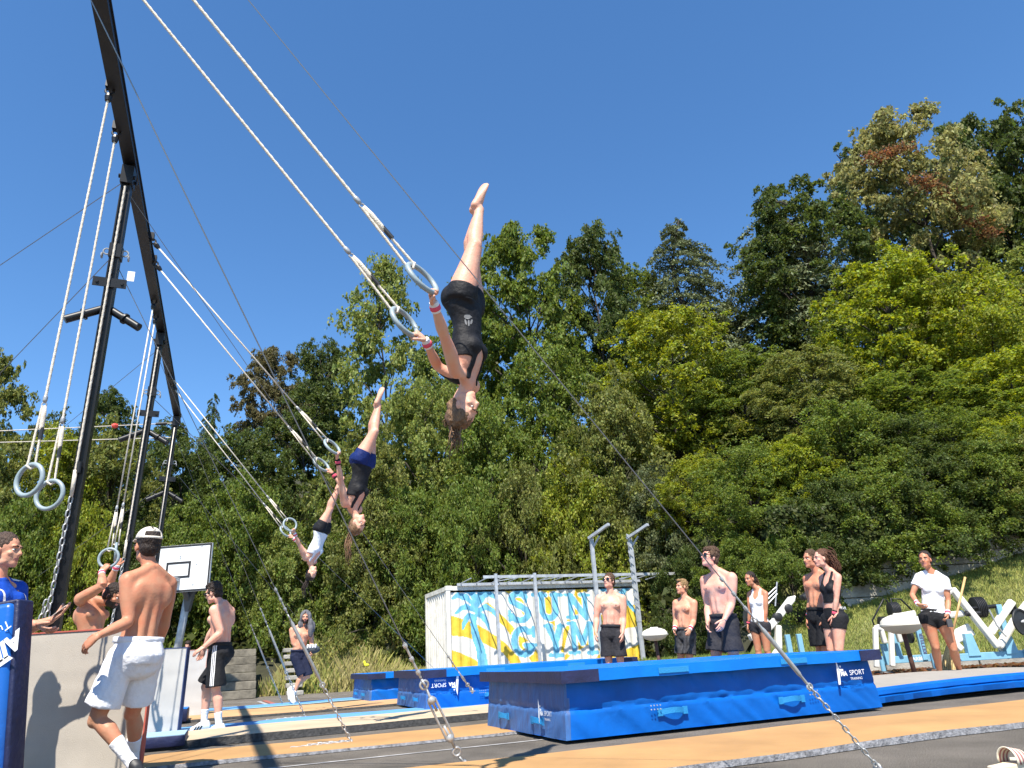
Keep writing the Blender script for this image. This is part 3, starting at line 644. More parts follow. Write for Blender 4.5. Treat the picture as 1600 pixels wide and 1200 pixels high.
# ------------------------------------------------------------------ painted container with the SUN GYM mural
C_S0, C_S1, C_U0, C_U1, C_H = 5.55, 11.58, 19.7, 22.1, 2.6
cont = thing('shipping_container', 'white corrugated container painted with a blue and yellow sun gym mural', 'container', su((C_S0 + C_S1) / 2, (C_U0 + C_U1) / 2, 0))
CW = C_S1 - C_S0
def corr(a, depth=.036, pitch=.278):
    f = (a / pitch) % 1.0
    if f < .25: return 0
    if f < .5: return depth * (f - .25) / .25
    if f < .75: return depth
    return depth * (1 - (f - .75) / .25)
def mural_colour():
    cell = .0215; nx = int((CW - .24) / cell); nz = int((C_H - .30) / cell)
    a = (np.arange(nx) + .5) * cell + .12; z = (np.arange(nz) + .5) * cell + .15
    A, Zg = np.meshgrid(a, z)
    X = 40 + A / CW * 1425; yt = 150 - (X - 40) / 1425 * 48; kk = 283 - (X - 40) / 1425 * 27; Y = yt + (C_H - Zg) * kk     # enlarged photo coordinates of each cell
    img = np.zeros(A.shape, int)                                   # 0 white 1 yellow 2 blue
    def poly(pts, c):
        inside = np.zeros(A.shape, bool); n = len(pts)
        for i in range(n):
            x1, y1 = pts[i]; x2, y2 = pts[(i + 1) % n]
            if y1 == y2: continue
            cond = ((y1 > Y) != (y2 > Y)) & (X < (x2 - x1) * (Y - y1) / (y2 - y1) + x1); inside ^= cond
        img[inside] = c
    def stroke(pts, w, c, w2=None):
        n = len(pts) - 1
        for i in range(n):
            x1, y1 = pts[i]; x2, y2 = pts[i + 1]; dx, dy = x2 - x1, y2 - y1; t = np.clip(((X - x1) * dx + (Y - y1) * dy) / (dx * dx + dy * dy + 1e-6), 0, 1)
            ww = w if w2 is None else w + (w2 - w) * ((i + t) / n); img[np.hypot(X - x1 - t * dx, Y - y1 - t * dy) < ww] = c
    def arc(cx, cy, rx, ry, a0, a1, n=14): return [(cx + rx * math.cos(R_(a0 + (a1 - a0) * i / n)), cy + ry * math.sin(R_(a0 + (a1 - a0) * i / n))) for i in range(n + 1)]
    # sun rays sweeping as yellow bands
    poly([(40, 358), (150, 395), (260, 440), (350, 500), (430, 560), (520, 660), (560, 740), (470, 720), (420, 640), (300, 575), (170, 525), (40, 512)], 1)
    poly([(40, 610), (130, 640), (230, 690), (300, 760), (40, 780)], 1)
    poly([(250, 268), (330, 270), (430, 370), (540, 500), (640, 640), (690, 720), (620, 700), (540, 590), (440, 455), (360, 360)], 1)
    poly([(418, 165), (520, 168), (560, 215), (610, 330), (600, 420), (560, 330), (480, 200)], 1)
    poly([(690, 165), (830, 160), (805, 400), (790, 620), (760, 500), (730, 330)], 1)
    poly([(985, 120), (1100, 110), (1060, 200), (990, 330), (900, 470), (850, 640), (830, 620), (880, 420), (950, 260)], 1)
    poly([(1080, 400), (1190, 335), (1300, 290), (1470, 270), (1470, 430), (1330, 450), (1200, 430), (1110, 470), (1060, 560), (900, 650), (860, 690), (850, 660), (960, 560)], 1)
    poly([(1120, 590), (1220, 560), (1330, 600), (1470, 550), (1470, 760), (1240, 760), (1160, 640), (1100, 660)], 1)
    poly([(1040, 700), (1130, 640), (1180, 720), (1100, 780), (980, 780)], 1)
    poly([(560, 520), (620, 560), (700, 700), (720, 780), (640, 780)], 1)
    # palm on the left: trunk and hanging fronds
    stroke([(232, 330), (222, 430), (235, 520), (262, 600), (285, 800)], 15, 2, 36)
    for pts, w0, w1 in (([(230, 330), (190, 300), (150, 310), (105, 350)], 30, 10), ([(230, 330), (170, 230), (120, 215), (90, 240)], 34, 10), ([(235, 330), (250, 250), (215, 195), (170, 185)], 34, 12),
                       ([(235, 330), (290, 215), (340, 200), (385, 235)], 34, 14), ([(235, 330), (310, 300), (360, 330), (385, 375)], 28, 10), ([(235, 340), (290, 375), (320, 430), (325, 465)], 26, 8), ([(230, 340), (180, 380), (158, 430), (150, 462)], 24, 8),
                       ([(240, 330), (262, 240), (290, 190), (300, 178)], 34, 20)):
        stroke(pts, w0, 2, w1)
    for pts in ([(120, 270), (170, 262), (205, 290)], [(265, 305), (310, 262), (380, 262)], [(165, 345), (200, 340), (228, 350)], [(100, 300), (140, 275), (170, 268)]): stroke(pts, 7, 0)
    # second palm half hidden at the right
    for pts, w0, w1 in (([(1290, 250), (1220, 200), (1150, 230), (1105, 345)], 26, 8), ([(1290, 250), (1240, 160), (1180, 165)], 28, 10), ([(1300, 250), (1360, 170), (1400, 150)], 30, 10), ([(1300, 250), (1390, 260), (1440, 340)], 26, 8)): stroke(pts, w0, 2, w1)
    stroke([(1285, 250), (1275, 450), (1255, 760)], 14, 2, 26)
    # letters of SUN
    def halo(fn, grow):
        fn(grow)
    def S_(g, c):
        stroke(arc(548, 245, 52, 45, -25, -200) + arc(548, 350, 62, 50, -40, 160, 16), 23 + g, c); stroke([(602, 190), (602, 260)], 11 + g, c); stroke([(480, 335), (480, 400)], 11 + g, c)
    def U_(g, c):
        stroke([(715, 205), (715, 320)] + arc(765, 330, 50, 50, 180, 0) + [(815, 320), (815, 205)], 22 + g, c); stroke([(650, 208), (745, 208)], 15 + g, c); stroke([(790, 206), (865, 206)], 15 + g, c)
    def N_(g, c):
        stroke([(930, 205), (930, 375)], 19 + g, c); stroke([(930, 210), (1045, 375)], 22 + g, c); stroke([(1045, 205), (1045, 375)], 19 + g, c); stroke([(895, 205), (945, 205)], 12 + g, c); stroke([(900, 372), (970, 372)], 13 + g, c); stroke([(1012, 205), (1075, 205)], 13 + g, c)
    def G_(g, c):
        stroke([(632, 480)] + arc(565, 555, 62, 92, -50, -310, 22) + [(628, 585), (590, 585)], 23 + g, c); stroke([(640, 450), (640, 515)], 11 + g, c); stroke([(575, 580), (660, 578)], 13 + g, c)
    def Y_(g, c):
        stroke([(752, 440), (797, 560), (797, 650)], 22 + g, c); stroke([(842, 440), (797, 560)], 21 + g, c); stroke([(725, 440), (775, 440)], 12 + g, c); stroke([(825, 440), (866, 438)], 12 + g, c); stroke([(755, 652), (842, 650)], 14 + g, c)
    def M_(g, c):
        stroke([(935, 420), (935, 630)], 19 + g, c); stroke([(940, 420), (1000, 560), (1058, 420)], 19 + g, c); stroke([(1062, 420), (1066, 630)], 21 + g, c); stroke([(900, 420), (950, 418)], 12 + g, c); stroke([(1050, 415), (1100, 412)], 12 + g, c); stroke([(900, 630), (965, 628)], 13 + g, c); stroke([(1035, 630), (1105, 626)], 13 + g, c)
    for fn in (S_, U_, N_, G_, Y_, M_): fn(7, 0)
    for fn in (S_, U_, N_, G_, Y_, M_): fn(0, 2)
    return img, cell, nx, nz
img, cell, nx, nz = mural_colour()
M_mw = mat('mural_white', (0.70, 0.68, 0.62), .6, var=.12, vscale=2.5); M_my = mat('mural_yellow', (0.74, 0.50, 0.04), .6, var=.22, vscale=6); M_mb = mat('mural_blue', (0.15, 0.45, 0.62), .6, var=.24, vscale=7)
M_contw = mat('container_white', (0.68, 0.65, 0.57), .6, var=.22, vscale=3, bump=.1, bscale=20)
vs = []; fs = []; mi = []
for j in range(nz + 1):
    for i in range(nx + 1): vs.append(su(C_S0 + .12 + i * cell, C_U0 + .02 + corr(.12 + i * cell), .15 + j * cell))
for j in range(nz):
    for i in range(nx): k = j * (nx + 1) + i; fs.append((k, k + 1, k + nx + 2, k + nx + 1)); mi.append(int(img[j, i]))
b = MB(); b.add(vs, fs); b.m = mi; b.build('painted_wall', [M_mw, M_my, M_mb], cont)
b = MB(); n = int((C_U1 - C_U0 - .24) / .035)
for i in range(n):
    a0, a1 = .12 + i * .035, .12 + (i + 1) * .035
    b.add([su(C_S0 + .02 + corr(a1, .06, .236), C_U0 + a1, .15), su(C_S0 + .02 + corr(a0, .06, .236), C_U0 + a0, .15), su(C_S0 + .02 + corr(a0, .06, .236), C_U0 + a0, C_H - .1), su(C_S0 + .02 + corr(a1, .06, .236), C_U0 + a1, C_H - .1)], [(0, 1, 2, 3)])
b.build('end_wall', M_contw, cont)
b = MB(); b.add([su(C_S1 - .05, C_U0 + .1, .1), su(C_S1 - .05, C_U1, .1), su(C_S1 - .05, C_U1, C_H - .05), su(C_S1 - .05, C_U0 + .1, C_H - .05)], [(0, 1, 2, 3)]); b.add([su(C_S0, C_U1 - .05, .1), su(C_S1, C_U1 - .05, .1), su(C_S1, C_U1 - .05, C_H - .05), su(C_S0, C_U1 - .05, C_H - .05)], [(3, 2, 1, 0)]); b.build('back_wall', M_contw, cont)
for s_ in (C_S0 + .06, C_S1 - .06):
    for u_ in (C_U0 + .06, C_U1 - .06):
        b = MB(); b.box(su(s_, u_, C_H / 2), (.12, .12, C_H - .002), S, U); b.build('corner_post', M_contw, cont, bev=.01)
for zz in (.075, C_H - .06):
    b = MB(); b.box(su((C_S0 + C_S1) / 2, C_U0 + .055, zz), (CW - .24, .104, .116), S, U); b.box(su(C_S0 + .055, (C_U0 + C_U1) / 2, zz), (.104, C_U1 - C_U0 - .24, .116), S, U); b.build('frame_rail', M_contw, cont)
for s_ in (C_S0 + .085, C_S1 - .085):
    for zz in (.06, C_H - .055):
        b = MB(); b.box(su(s_, C_U0 + .075, zz), (.19, .17, .13), S, U); b.build('corner_casting', M_contw, cont, bev=.012)
b = MB(); b.box(su((C_S0 + C_S1) / 2, (C_U0 + C_U1) / 2, C_H - .01), (CW - .13, C_U1 - C_U0 - .13, .03), S, U); b.build('roof', M_contw, cont)

# steel pergola frame bolted before the container, with pull up hooks
fr = thing('steel_canopy_frame', 'galvanised frame of beams and posts standing along the front of the container', 'frame', su(8.5, C_U0 - .6, 0))
OUT = 1.02
def sbeam(name, p, q, w, h, m=M_galv_paint, par=None, hint=Z):
    p = Vector(p); q = Vector(q); x, y, a = frame(q - p, hint); k = MB(); k.box((p + q) / 2, (w, h, (q - p).length), x, y, a); return k.build(name, m, par or fr)
sbeam('beam', su(C_S0 + .3, C_U0 - .06, C_H + .03), su(C_S1 + .1, C_U0 - .06, C_H + .03), .05, .07)
sbeam('outer_beam', su(C_S0 + .75, C_U0 - OUT, C_H + .12), su(C_S1 + .75, C_U0 - OUT, C_H + .12), .018, .075)
for i in range(14):
    s_ = C_S0 + .42 + i * .455; sbeam('rafter', su(s_ - .02, C_U0 - .10, C_H + .055), su(s_ + .0, C_U0 - OUT + .05, C_H + .10), .03, .022)
for i in range(4): sbeam('brace', su(C_S0 + 1.5 + i * 1.3, C_U0 - .1, C_H + .10), su(C_S0 + 2.0 + i * 1.3, C_U0 - OUT, C_H + .13), .02, .02)
for px in (775, 836):
    v = ray(px, 912); k = (C_U0 - OUT) / v.dot(U) if False else ((C_U0 - OUT) - EYE.dot(U)) / v.dot(U); q = EYE + v * k; s_ = q.dot(S)
    sbeam('post', su(s_, C_U0 - OUT, 0), su(s_, C_U0 - OUT, C_H + .2), .075, .07, hint=U)
for k_, (px, lb) in enumerate(((933, 'tall galvanised post with a bracket arm left of the sunglasses man'), (990, 'tall galvanised post with bracket arm and toothed edge right of the sunglasses man'))):
    u_ = 18.6; v = ray(px + (6 if k_ == 0 else 12), 1000); q = EYE + v * ((u_ - EYE.dot(U)) / v.dot(U)); s_ = q.dot(S); v2 = ray(px, 842); H = (EYE + v2 * ((u_ - EYE.dot(U)) / v2.dot(U))).z
    t = thing('hook_post', lb, 'post', su(s_, u_, 0), 'bracket posts by the container')
    sbeam('post', su(s_, u_, 0), su(s_, u_, H), .095, .085, par=t, hint=U)
    sbeam('bracket_arm', su(s_ - .08, u_ + .0, H + .02), su(s_ + .15, u_ - .85, H + .27), .08, .075, par=t)
    sbeam('strut', su(s_ + .04, u_ - .04, H - .22), su(s_ + .10, u_ - .32, H + .02), .04, .04, par=t)
    if k_:
        for i in range(9):      # notched ladder plates
            zz = 1.75 + i * .24; k = MB(); k.prism([(0, 0), (.13, .12), (.13, .20), (0, .13)], su(s_ + .0, u_ - .062, zz), -S, Z, .03); k.build('notch_plate', M_galv_paint, t)
        sbeam('sleeve', su(s_, u_ - .0, 1.4), su(s_, u_, H - .1), .11, .10, par=t, hint=U)
    k = MB(); k.box(su(s_, u_, .01), (.3, .3, .02), S, U); k.build('base_plate', M_galv, t)

# ------------------------------------------------------------------ basketball hoop
bt = thing('basketball_hoop', 'white basketball backboard with black square on a grey pole behind the mats', 'basketball hoop', aty(262, 1085, 20.6))
d = 19.6; p_tr = aty(333, 848, d); p_br = aty(328, 922, d + .0); hb = p_tr.z - p_br.z; W = 1.80
X = Vector((math.cos(R_(-6)), math.sin(R_(-6)), 0)); Y = Z; N_ = X.cross(Y); O = p_tr - X * W
b = MB(); b.box(O + X * W / 2 - Z * hb / 2, (W, .05, hb), X, -N_ * -1, Z); b.build('backboard', M_board, bt)
def bline(x0, z0, x1, z1, w=.05):
    k = MB(); c = O + X * (x0 + x1) / 2 - Z * (z0 + z1) / 2 + N_ * .028; k.box(c, (abs(x1 - x0) + w, .006, abs(z1 - z0) + w), X, N_.cross(X) * 0 + Vector((-X.y, X.x, 0)), Z); k.build('painted_line', M_blackline, bt)
bline(.03, .03, W - .03, .03); bline(.03, hb - .03, W - .03, hb - .03); bline(.03, .08, .03, hb - .08); bline(W - .03, .08, W - .03, hb - .08)
bline(.55, .48, 1.2, .48, .06); bline(.55, .86, 1.2, .86, .06); bline(.55, .54, .55, .80, .06); bline(1.2, .54, 1.2, .80, .06)
k = MB()
for (x, z) in ((.9, .3), (.9, .36), (1.5, .07), (1.4, .55), (1.35, 1.08), (.35, .75)): k.lathe(O + X * x - Z * z + N_ * .026, N_, [(.02, 0), (.02, .012)], 8)
k.build('bolts', M_galv, bt)
rim = O + X * .88 - Z * .93 + N_ * .42; k = MB(); k.torus(rim, Z, .225, .012, 28, 6); k.box(rim - N_ * .27, (.18, .22, .10), X, N_, Z); k.build('rim', M_galv, bt, smooth=40)
k = MB()
for i in range(10):
    a = 2 * math.pi * i / 10; e = rim + Vector((math.cos(a), math.sin(a), 0)) * .22; k.tube([e, e * 1 + (rim - e) * .3 - Z * .28], .006, 5)
k.build('chain_net', M_chain, bt)
pb = aty(262, 1085, 21.0); pb.z = 0; pt = O + X * .96 - Z * (hb + .02) - N_ * .5; k = MB(); k.tube([pb, pt + Z * .3], [.11, .10], 12); k.build('pole', M_galv_paint, bt, smooth=True)
k = MB(); c0 = pt - Z * .15; k.tube([c0, O + X * .9 - Z * .95 - N_ * .03], .07, 8); k.tube([pt + Z * .2, O + X * .9 - Z * .4 - N_ * .03], .05, 8); k.prism([(-.16, 0), (.16, 0), (.05, -.55), (-.05, -.55)], pt + Z * .1, X, Z, .12); k.build('bracket', mat('dark_bracket', (.09, .09, .095), .6), bt)

# ------------------------------------------------------------------ chalk bowls
def bowl(label, c, R, lean, legpx, group='chalk bowls on stands'):
    c = Vector(c); t = thing('chalk_bowl', label, 'chalk bowl', (c.x, c.y, 0), group)
    b = MB(); b.lathe(c, Z, [(R * .15, -R * .44), (R * .45, -R * .40), (R * .75, -R * .27), (R * .95, -R * .08), (R, -.005)], 40); b.build('bowl', M_plastic, t, smooth=50)
    b = MB(); b.lathe(c, Z, [(R * 1.015, -.012), (R * 1.02, .012), (R * .99, .016)], 40); b.build('rim', M_plastic, t, smooth=50)
    b = MB(); b.lathe(c + Z * .012, Z, [(R * .985, 0), (R * .94, R * .16), (R * .80, R * .30), (R * .72, R * .33), (R * .5, R * .42), (R * .2, R * .46), (.001, R * .47)], 40); b.build('lid', M_plastic, t, smooth=50)
    b = MB(); b.box(c + Z * (R * .46 + .012), (R * .6, .04, .03)); b.build('lid_grip', M_plastic, t, bev=.008)
    g = Vector(legpx); b = MB(); b.tube([Vector((c.x, c.y, c.z - R * .42)), g], .034, 10); b.build('stand_leg', M_rust, t, smooth=True)
    b = MB(); b.lathe(Vector((g.x, g.y, 0)), Z, [(.24, .0), (.24, .02), (.05, .05)], 20); b.build('foot_plate', M_rust, t); return t
c = aty(1023, 992, 15.2); bowl('white chalk bowl with lid on a thin post beside the container', c, .262, 0, (c.x + .05, c.y, .02))
c = aty(1409, 976, 11.3); bowl('ivory chalk bowl with lid on a rusty leg before the fitness machines', c, .30, 0, (c.x + .02, c.y, .02))

# ------------------------------------------------------------------ concrete terrace steps, left
st = thing('terrace_steps', 'wide weathered concrete terrace steps behind the man in black shorts', 'steps', (-11, 23.4, 0))
p0 = atz(402, 1091); XS = S; 
for i in range(6):
    for j in range(5):
        L = 1.9; c = Vector((p0.x, p0.y, 0)) - S * (.98 + j * 1.93) + U * (.25 + i * .42); k = MB(); k.box(c + Z * (.115 + i * .225), (L - .02, .50, .225 - .01), S, U); ob = k.build('step_block', M_step, st, bev=.012)
mb = MB()
for i in range(7):
    a = Vector((p0.x, p0.y, 0)) + S * 1.0 + U * (.1 + i * .4); mb.box(a + Z * (.06 + i * .2), (.45, .42, .12), S, U)
tag(mb.build('stone_gutter', M_concrete, bev=.02), 'rough stone gutter climbing through the dry grass behind the runner', 'gutter')

# retaining wall under ivy, right
wall = thing('retaining_wall', 'old concrete retaining wall with board marks, half covered in ivy', 'wall', (10, 18.9, 0))
XW = [(7.6, 18.66), (9.0, 18.7), (12, 18.8), (15.5, 18.9)]
for a, c in zip(XW[:-1], XW[1:]):
    P = Vector((a[0], a[1], 0)); Q = Vector((c[0], c[1], 0)); X = (Q - P).normalized(); n = 9
    for i in range(n):
        hh = .33; zz = .9 + i * hh; k = MB(); k.box((P + Q) / 2 + Z * (zz + hh / 2) + Vector((0, rng.uniform(-.012, .012), 0)), ((Q - P).length - .015, .3, hh - .018), X, Vector((-X.y, X.x, 0))); k.build('wall_course', M_concrete, wall, bev=.01)

# broom leaning by the woman in the white shirt
br = thing('broom', 'straw broom with long wooden handle standing behind the woman in white', 'broom', aty(1484, 1050, 10.5))
p = aty(1508, 902, 10.6); q = aty(1486, 1000, 10.5); g = aty(1481, 1052, 10.45)
b = MB(); b.tube([p, q], .016, 10); b.build('handle', M_wood, br, smooth=True)
b = MB()
for i in range(130):
    a = rng.uniform(0, 6.28); rr = math.sqrt(rng.random()); e = g + Vector((math.cos(a) * .105 * rr, math.sin(a) * .06 * rr, rng.uniform(-.10, .03))); s0_ = q + Vector((math.cos(a) * .025, math.sin(a) * .025, .02)); b.tube([s0_, s0_.lerp(e, .5) + Vector((math.cos(a) * .02 * rr, 0, 0)), e], [.005, .006, .004], 4)
b.build('bristles', M_straw, br)
b = MB(); b.tube([q + Z * .06, q - Z * .05], [.02, .034], 10); b.build('binding', M_straw, br)

# striped sandals, lower right corner
def sandal(label, c, ang, open_):
    c = Vector(c); X = Vector((math.cos(ang), math.sin(ang), 0)); Y = Vector((-X.y, X.x, 0)); t = thing('sandal', label, 'sandal', c, 'striped sandals')
    out = [(-.135, 0), (-.12, .035), (-.05, .036), (.03, .045), (.10, .046), (.14, .02), (.145, 0), (.14, -.02), (.10, -.044), (.03, -.042), (-.05, -.034), (-.12, -.033)]
    b = MB(); b.prism(out, c + Z * .016, X, Y, .03); b.build('sole', mat('cream_sole', (.68, .58, .42), .8, var=.1), t, bev=.006)
    n = 12; st_ = 7; V = []; F = []; M = []
    for j in range(st_ + 1):
        for i in range(n + 1):
            a = math.pi * i / n; x = .0 + .10 * j / st_; V.append(c + X * x + Y * (-.047 * math.cos(a)) + Z * (.028 + (.075 - .02 * j / st_) * math.sin(a) ** .8))
    for j in range(st_):
        for i in range(n): k = j * (n + 1) + i; F.append((k, k + 1, k + n + 2, k + n + 1)); M.append(j % 2)
    b = MB(); b.add(V, F); b.m = M; ob = b.build('strap', [mat('cream_strap', (.70, .62, .48), .8), mat('rose_stripe', (.36, .14, .13), .8)], t, smooth=40); md = ob.modifiers.new('thick', 'SOLIDIFY'); md.thickness = .004
sandal('striped sandal at the lower right corner, left one of the pair', atz(1578, 1204, .02), R_(28), 0)
sandal('striped sandal at the lower right corner, right one of the pair', atz(1622, 1194, .02), R_(-10), 0)
b = MB(); q = aty(570, 1036, 22.6); b.box(q, (.06, .05, .14), Vector((1, .2, .3))); b.ell(q + Vector((.06, 0, -.06)), (.08, .05, .04)); ob = b.build('yellow_cloth', mat('bright_yellow', (.75, .72, .03), .7), bev=.02); tag(ob, 'small bright yellow item lying in the dry grass behind the far mat', 'cloth')
# ------------------------------------------------------------------ outdoor lever machines
def beam3(b, pts, w, h, hint=Z, mi=0):
    # thick bent bar through points, mitred by overlap
    for p, q in zip(pts[:-1], pts[1:]):
        p = Vector(p); q = Vector(q); x, y, a = frame(q - p, hint); w_, h_ = w * .82, h * .78; b.box((p + q) / 2, (w_, h_, (q - p).length), x, y, a)
def plate(t, c, axis, R=.20, th=.035):
    R *= .66; th *= .62; b = MB(); b.lathe(Vector(c), axis, [(R * .16, 0), (R * .2, th * .75), (R * .42, th * .45), (R * .8, th * .45), (R * .86, th), (R * .97, th), (R, th * .7), (R, th * .2), (R * .95, 0), (R * .16, 0)], 30); return b.build('weight_plate', M_rubber, t, smooth=35)
def pad(t, c, size, X, Y): b = MB(); b.box(c, size, X, Y, bev=min(size) * .3); return b.build('seat_pad', M_rubber, t, smooth=40)
def machine(label, origin, ang, build):
    o = Vector(origin); X = Vector((math.cos(ang), math.sin(ang), 0)); Y = Vector((-X.y, X.x, 0)); t = thing('lever_machine', label, 'fitness machine', o, 'blue and white lever machines below the grass bank')
    L = lambda x, y, z: o + X * (x * .52) + Y * (y * .7) + Z * (z * .84)
    build(t, L, X, Y); return t
def base(t, L, X, Y, w, wr=None):
    b = MB(); b.box(L(0, 0, .27), (w * .52, .08, .12), X, Y); b.build('base_beam', M_mach_blue, t, bev=.008)
    for sx in (-1, 1):
        b = MB(); b.tube([L(sx * (w / 2 - .12), -.1, 0.03), L(sx * (w / 2 - .12), -.1, .36)], .042, 14); b.build('base_foot', M_mach_blue, t, smooth=40)
        b = MB(); b.lathe(L(sx * (w / 2 - .12), -.1, 0.0), Z, [(.16, 0), (.17, .02), (.15, .05), (.06, .055)], 24); b.build('rubber_foot', M_rubber, t, smooth=40)
    if wr:
        b = MB(); add_text(b, wr, .085, L(.1, -.062, .235), X, Z, bold=.002); b.build('lettering', M_print, t)
def m_press(t, L, X, Y):                       # two white legs and plate stack behind the ivory bowl
    base(t, L, X, Y, 2.0, 'BARBELL')
    for x0 in (-.95, -.42):
        b = MB(); beam3(b, [L(x0 - .28, -.35, .0 + .15), L(x0 - .02, -.35, .95), L(x0 + .18, -.30, .92), L(x0 + .24, -.25, .62)], .10, .13, Y); b.build('lever_arm', M_mach_white, t, bev=.02)
    b = MB(); beam3(b, [L(-.7, .1, .92), L(.0, .1, 1.15), L(.75, .1, 1.2)], .12, .16, Y); b.build('lever_arm', M_mach_white, t, bev=.02)
    for x in (.15,):
        b = MB(); b.box(L(x - .3, .05, .55), (.085, .07, .5), X, Y); b.build('upright', M_mach_blue, t, bev=.008)
    for i in range(5): plate(t, L(-.62 + .045 * i, -.05, 1.02), X, .19)
    for i in range(6): plate(t, L(.02 + .05 * i, .3, 1.28), X, .24)
    for i in range(2): plate(t, L(.2 + .05 * i, -.15, .72), X, .17)
    b = MB()
    for off in (0, .85):
        b.tube([L(-.55 + off, .4, .85), L(-.62 + off, .4, 1.1), L(-.05 + off * .3, .4, 1.55), L(.05 + off * .6, .4, 1.52), L(.18 + off * .9, .4, 1.2)], .016, 7)
    b.build('handle_bar', M_black_steel, t, smooth=True)
    b = MB(); b.box(L(.62, -.06, .66), (.09, .07, .72), X, Y); b.build('upright', M_mach_blue, t, bev=.008)
    b = MB(); add_text(b, 'KETTLER', .09, L(.70, -.12, .36), Z, -X, bold=.002); b.build('lettering', mat('dark_print', (.10, .10, .2), .6), t)
    for (x, z) in ((-.62, .42),):
        b = MB(); b.prism([(-.07, -.2), (.07, -.2), (.04, .16), (-.09, .16)], L(x, -.12, z), X, Z, .10); b.torus(L(x + .14, -.14, z + .10), Y, .03, .010, 14, 6); b.build('bracket', M_mach_blue, t)
def m_row(t, L, X, Y):                         # big angular lever with a large plate, right
    base(t, L, X, Y, 2.6)
    b = MB(); beam3(b, [L(-1.25, -.1, 1.35), L(-.62, -.1, 1.62), L(.35, -.1, .42), L(1.15, -.1, .95), L(1.7, -.1, 1.25)], .13, .17, Y); b.build('lever_arm', M_mach_white, t, bev=.03)
    b = MB(); beam3(b, [L(-1.2, .05, 1.08), L(-.35, .05, 1.12)], .13, .16, Y); b.build('lever_tube', M_mach_white, t, bev=.03)
    b = MB(); beam3(b, [L(-1.55, -.3, .95), L(-.95, -.3, .42)], .12, .14, Y); beam3(b, [L(-.2, .1, .80), L(-1.0, .1, .62)], .26, .08, Y); beam3(b, [L(.35, .1, .7), L(1.35, .1, 1.3)], .14, .14, Y); beam3(b, [L(.5, .1, .4), L(.75, .1, .2)], .09, .09, Y); b.build('lever_tube', M_mach_white, t, bev=.02)
    b = MB(); b.lathe(L(-.40, -.12, 1.1), X, [(.045, 0), (.045, .07), (.03, .08), (.03, .24)], 14); b.build('grip', M_rubber, t, smooth=40)
    b = MB(); b.tube([L(-.25, .1, 1.2), L(.9, .1, 1.22)], .035, 10); b.build('axle', M_black_steel, t)
    for i in range(6): plate(t, L(.15 + .055 * i, .25, 1.22), X, .27)
    for i in range(3): plate(t, L(1.18 + .09 * i, .2, 1.16), X, .16)
    plate(t, L(1.02, -.45, .88), (X * .5 - Y).normalized(), .33, .05); b = MB(); b.tube([L(1.0, -.40, .88), L(1.55, -.62, .90)], .03, 10); b.build('plate_pin', M_galv, t)
    for i in range(2): plate(t, L(-.95 + .05 * i, .2, .78), X, .2)
    for x in (-.45, .75):
        b = MB(); b.prism([(-.09, -.16), (.11, -.16), (.05, .2), (-.07, .2)], L(x, 0, .48), X, Z, .12); b.build('bracket', M_mach_blue, t)
    b = MB(); b.box(L(.85, .1, .8), (.09, .08, .75), X, Y); b.build('upright', M_mach_blue, t, bev=.008)
    b = MB(); b.tube([L(.25, -.3, 1.15), L(.35, -.3, .85), L(.5, -.3, .66), L(.55, -.3, .62)], .014, 7); b.build('hook', M_galv, t)
def m_fly(t, L, X, Y):                         # forked white lever behind the girl in the white top
    base(t, L, X, Y, 2.0)
    b = MB(); beam3(b, [L(-1.15, -.1, .88), L(-.55, -.1, 1.02), L(-.2, -.1, 1.18), L(.55, -.1, 1.62), L(.62, -.1, 1.60)], .13, .19, Y); b.build('lever_arm', M_mach_white, t, bev=.03)
    b = MB(); beam3(b, [L(-.75, -.12, .30), L(-.25, -.12, .62), L(-.12, -.12, 1.1)], .13, .17, Y); b.build('lever_arm', M_mach_white, t, bev=.03)
    for (x, z) in ((.30, 1.42), (-.10, 1.26)):
        b = MB(); b.lathe(L(x, -.22, z), -Y, [(.07, -.12), (.075, 0), (.04, .02)], 16); b.build('rubber_stop', M_rubber, t, smooth=40)
    for i in range(5): plate(t, L(-.95 + .05 * i, .3, 1.25), X, .28)
    for x in (.2, .6):
        b = MB(); b.box(L(x, .0, .55), (.085, .07, .6), X, Y); b.build('upright', M_mach_blue, t, bev=.008)
    b = MB()
    for k in range(3): b.tube([L(-.7, .35, 1.25 + .1 * k), L(.35, .4, 1.75 + .07 * k)], .014, 6)
    b.tube([L(.2, .4, 1.5), L(.42, .4, 2.0)], .014, 6); b.build('handle_bar', M_galv, t)
    b = MB(); b.tube([L(-1.2, .2, 1.1), L(-.2, .3, 1.35)], .012, 6); b.build('axle', M_black_steel, t)
    pad(t, L(1.5, .2, 1.75), (.5, .2, .10), (X + Z * .5).normalized(), Y)
def m_end(t, L, X, Y):
    base(t, L, X, Y, 1.8)
    b = MB(); beam3(b, [L(-.9, -.1, 1.1), L(-.2, -.1, 1.2), L(.6, -.1, .6)], .13, .18, Y); b.build('lever_arm', M_mach_white, t, bev=.03)
    for i in range(4): plate(t, L(-.55 + .055 * i, .2, 1.2), X, .24)
    plate(t, L(-.55, -.4, .55), (X - Y).normalized(), .3, .05)
    b = MB(); b.box(L(-.2, 0, .6), (.09, .08, .6), X, Y); b.build('upright', M_mach_blue, t, bev=.008); pad(t, L(.1, -.1, .62), (.5, .35, .09), X, Y)
def g_(px, d): q = aty(px, 1000, d); return (q.x, q.y, 0.006)
machine('forked white lever machine behind the girl in the white tank top', g_(1222, 13.3), R_(4), m_fly)
machine('machine with two white bent arms behind the ivory chalk bowl', g_(1408, 14.0), R_(-3), m_press)
machine('machine with one big angular white lever right of the broom', g_(1536, 13.2), R_(-4), m_row)
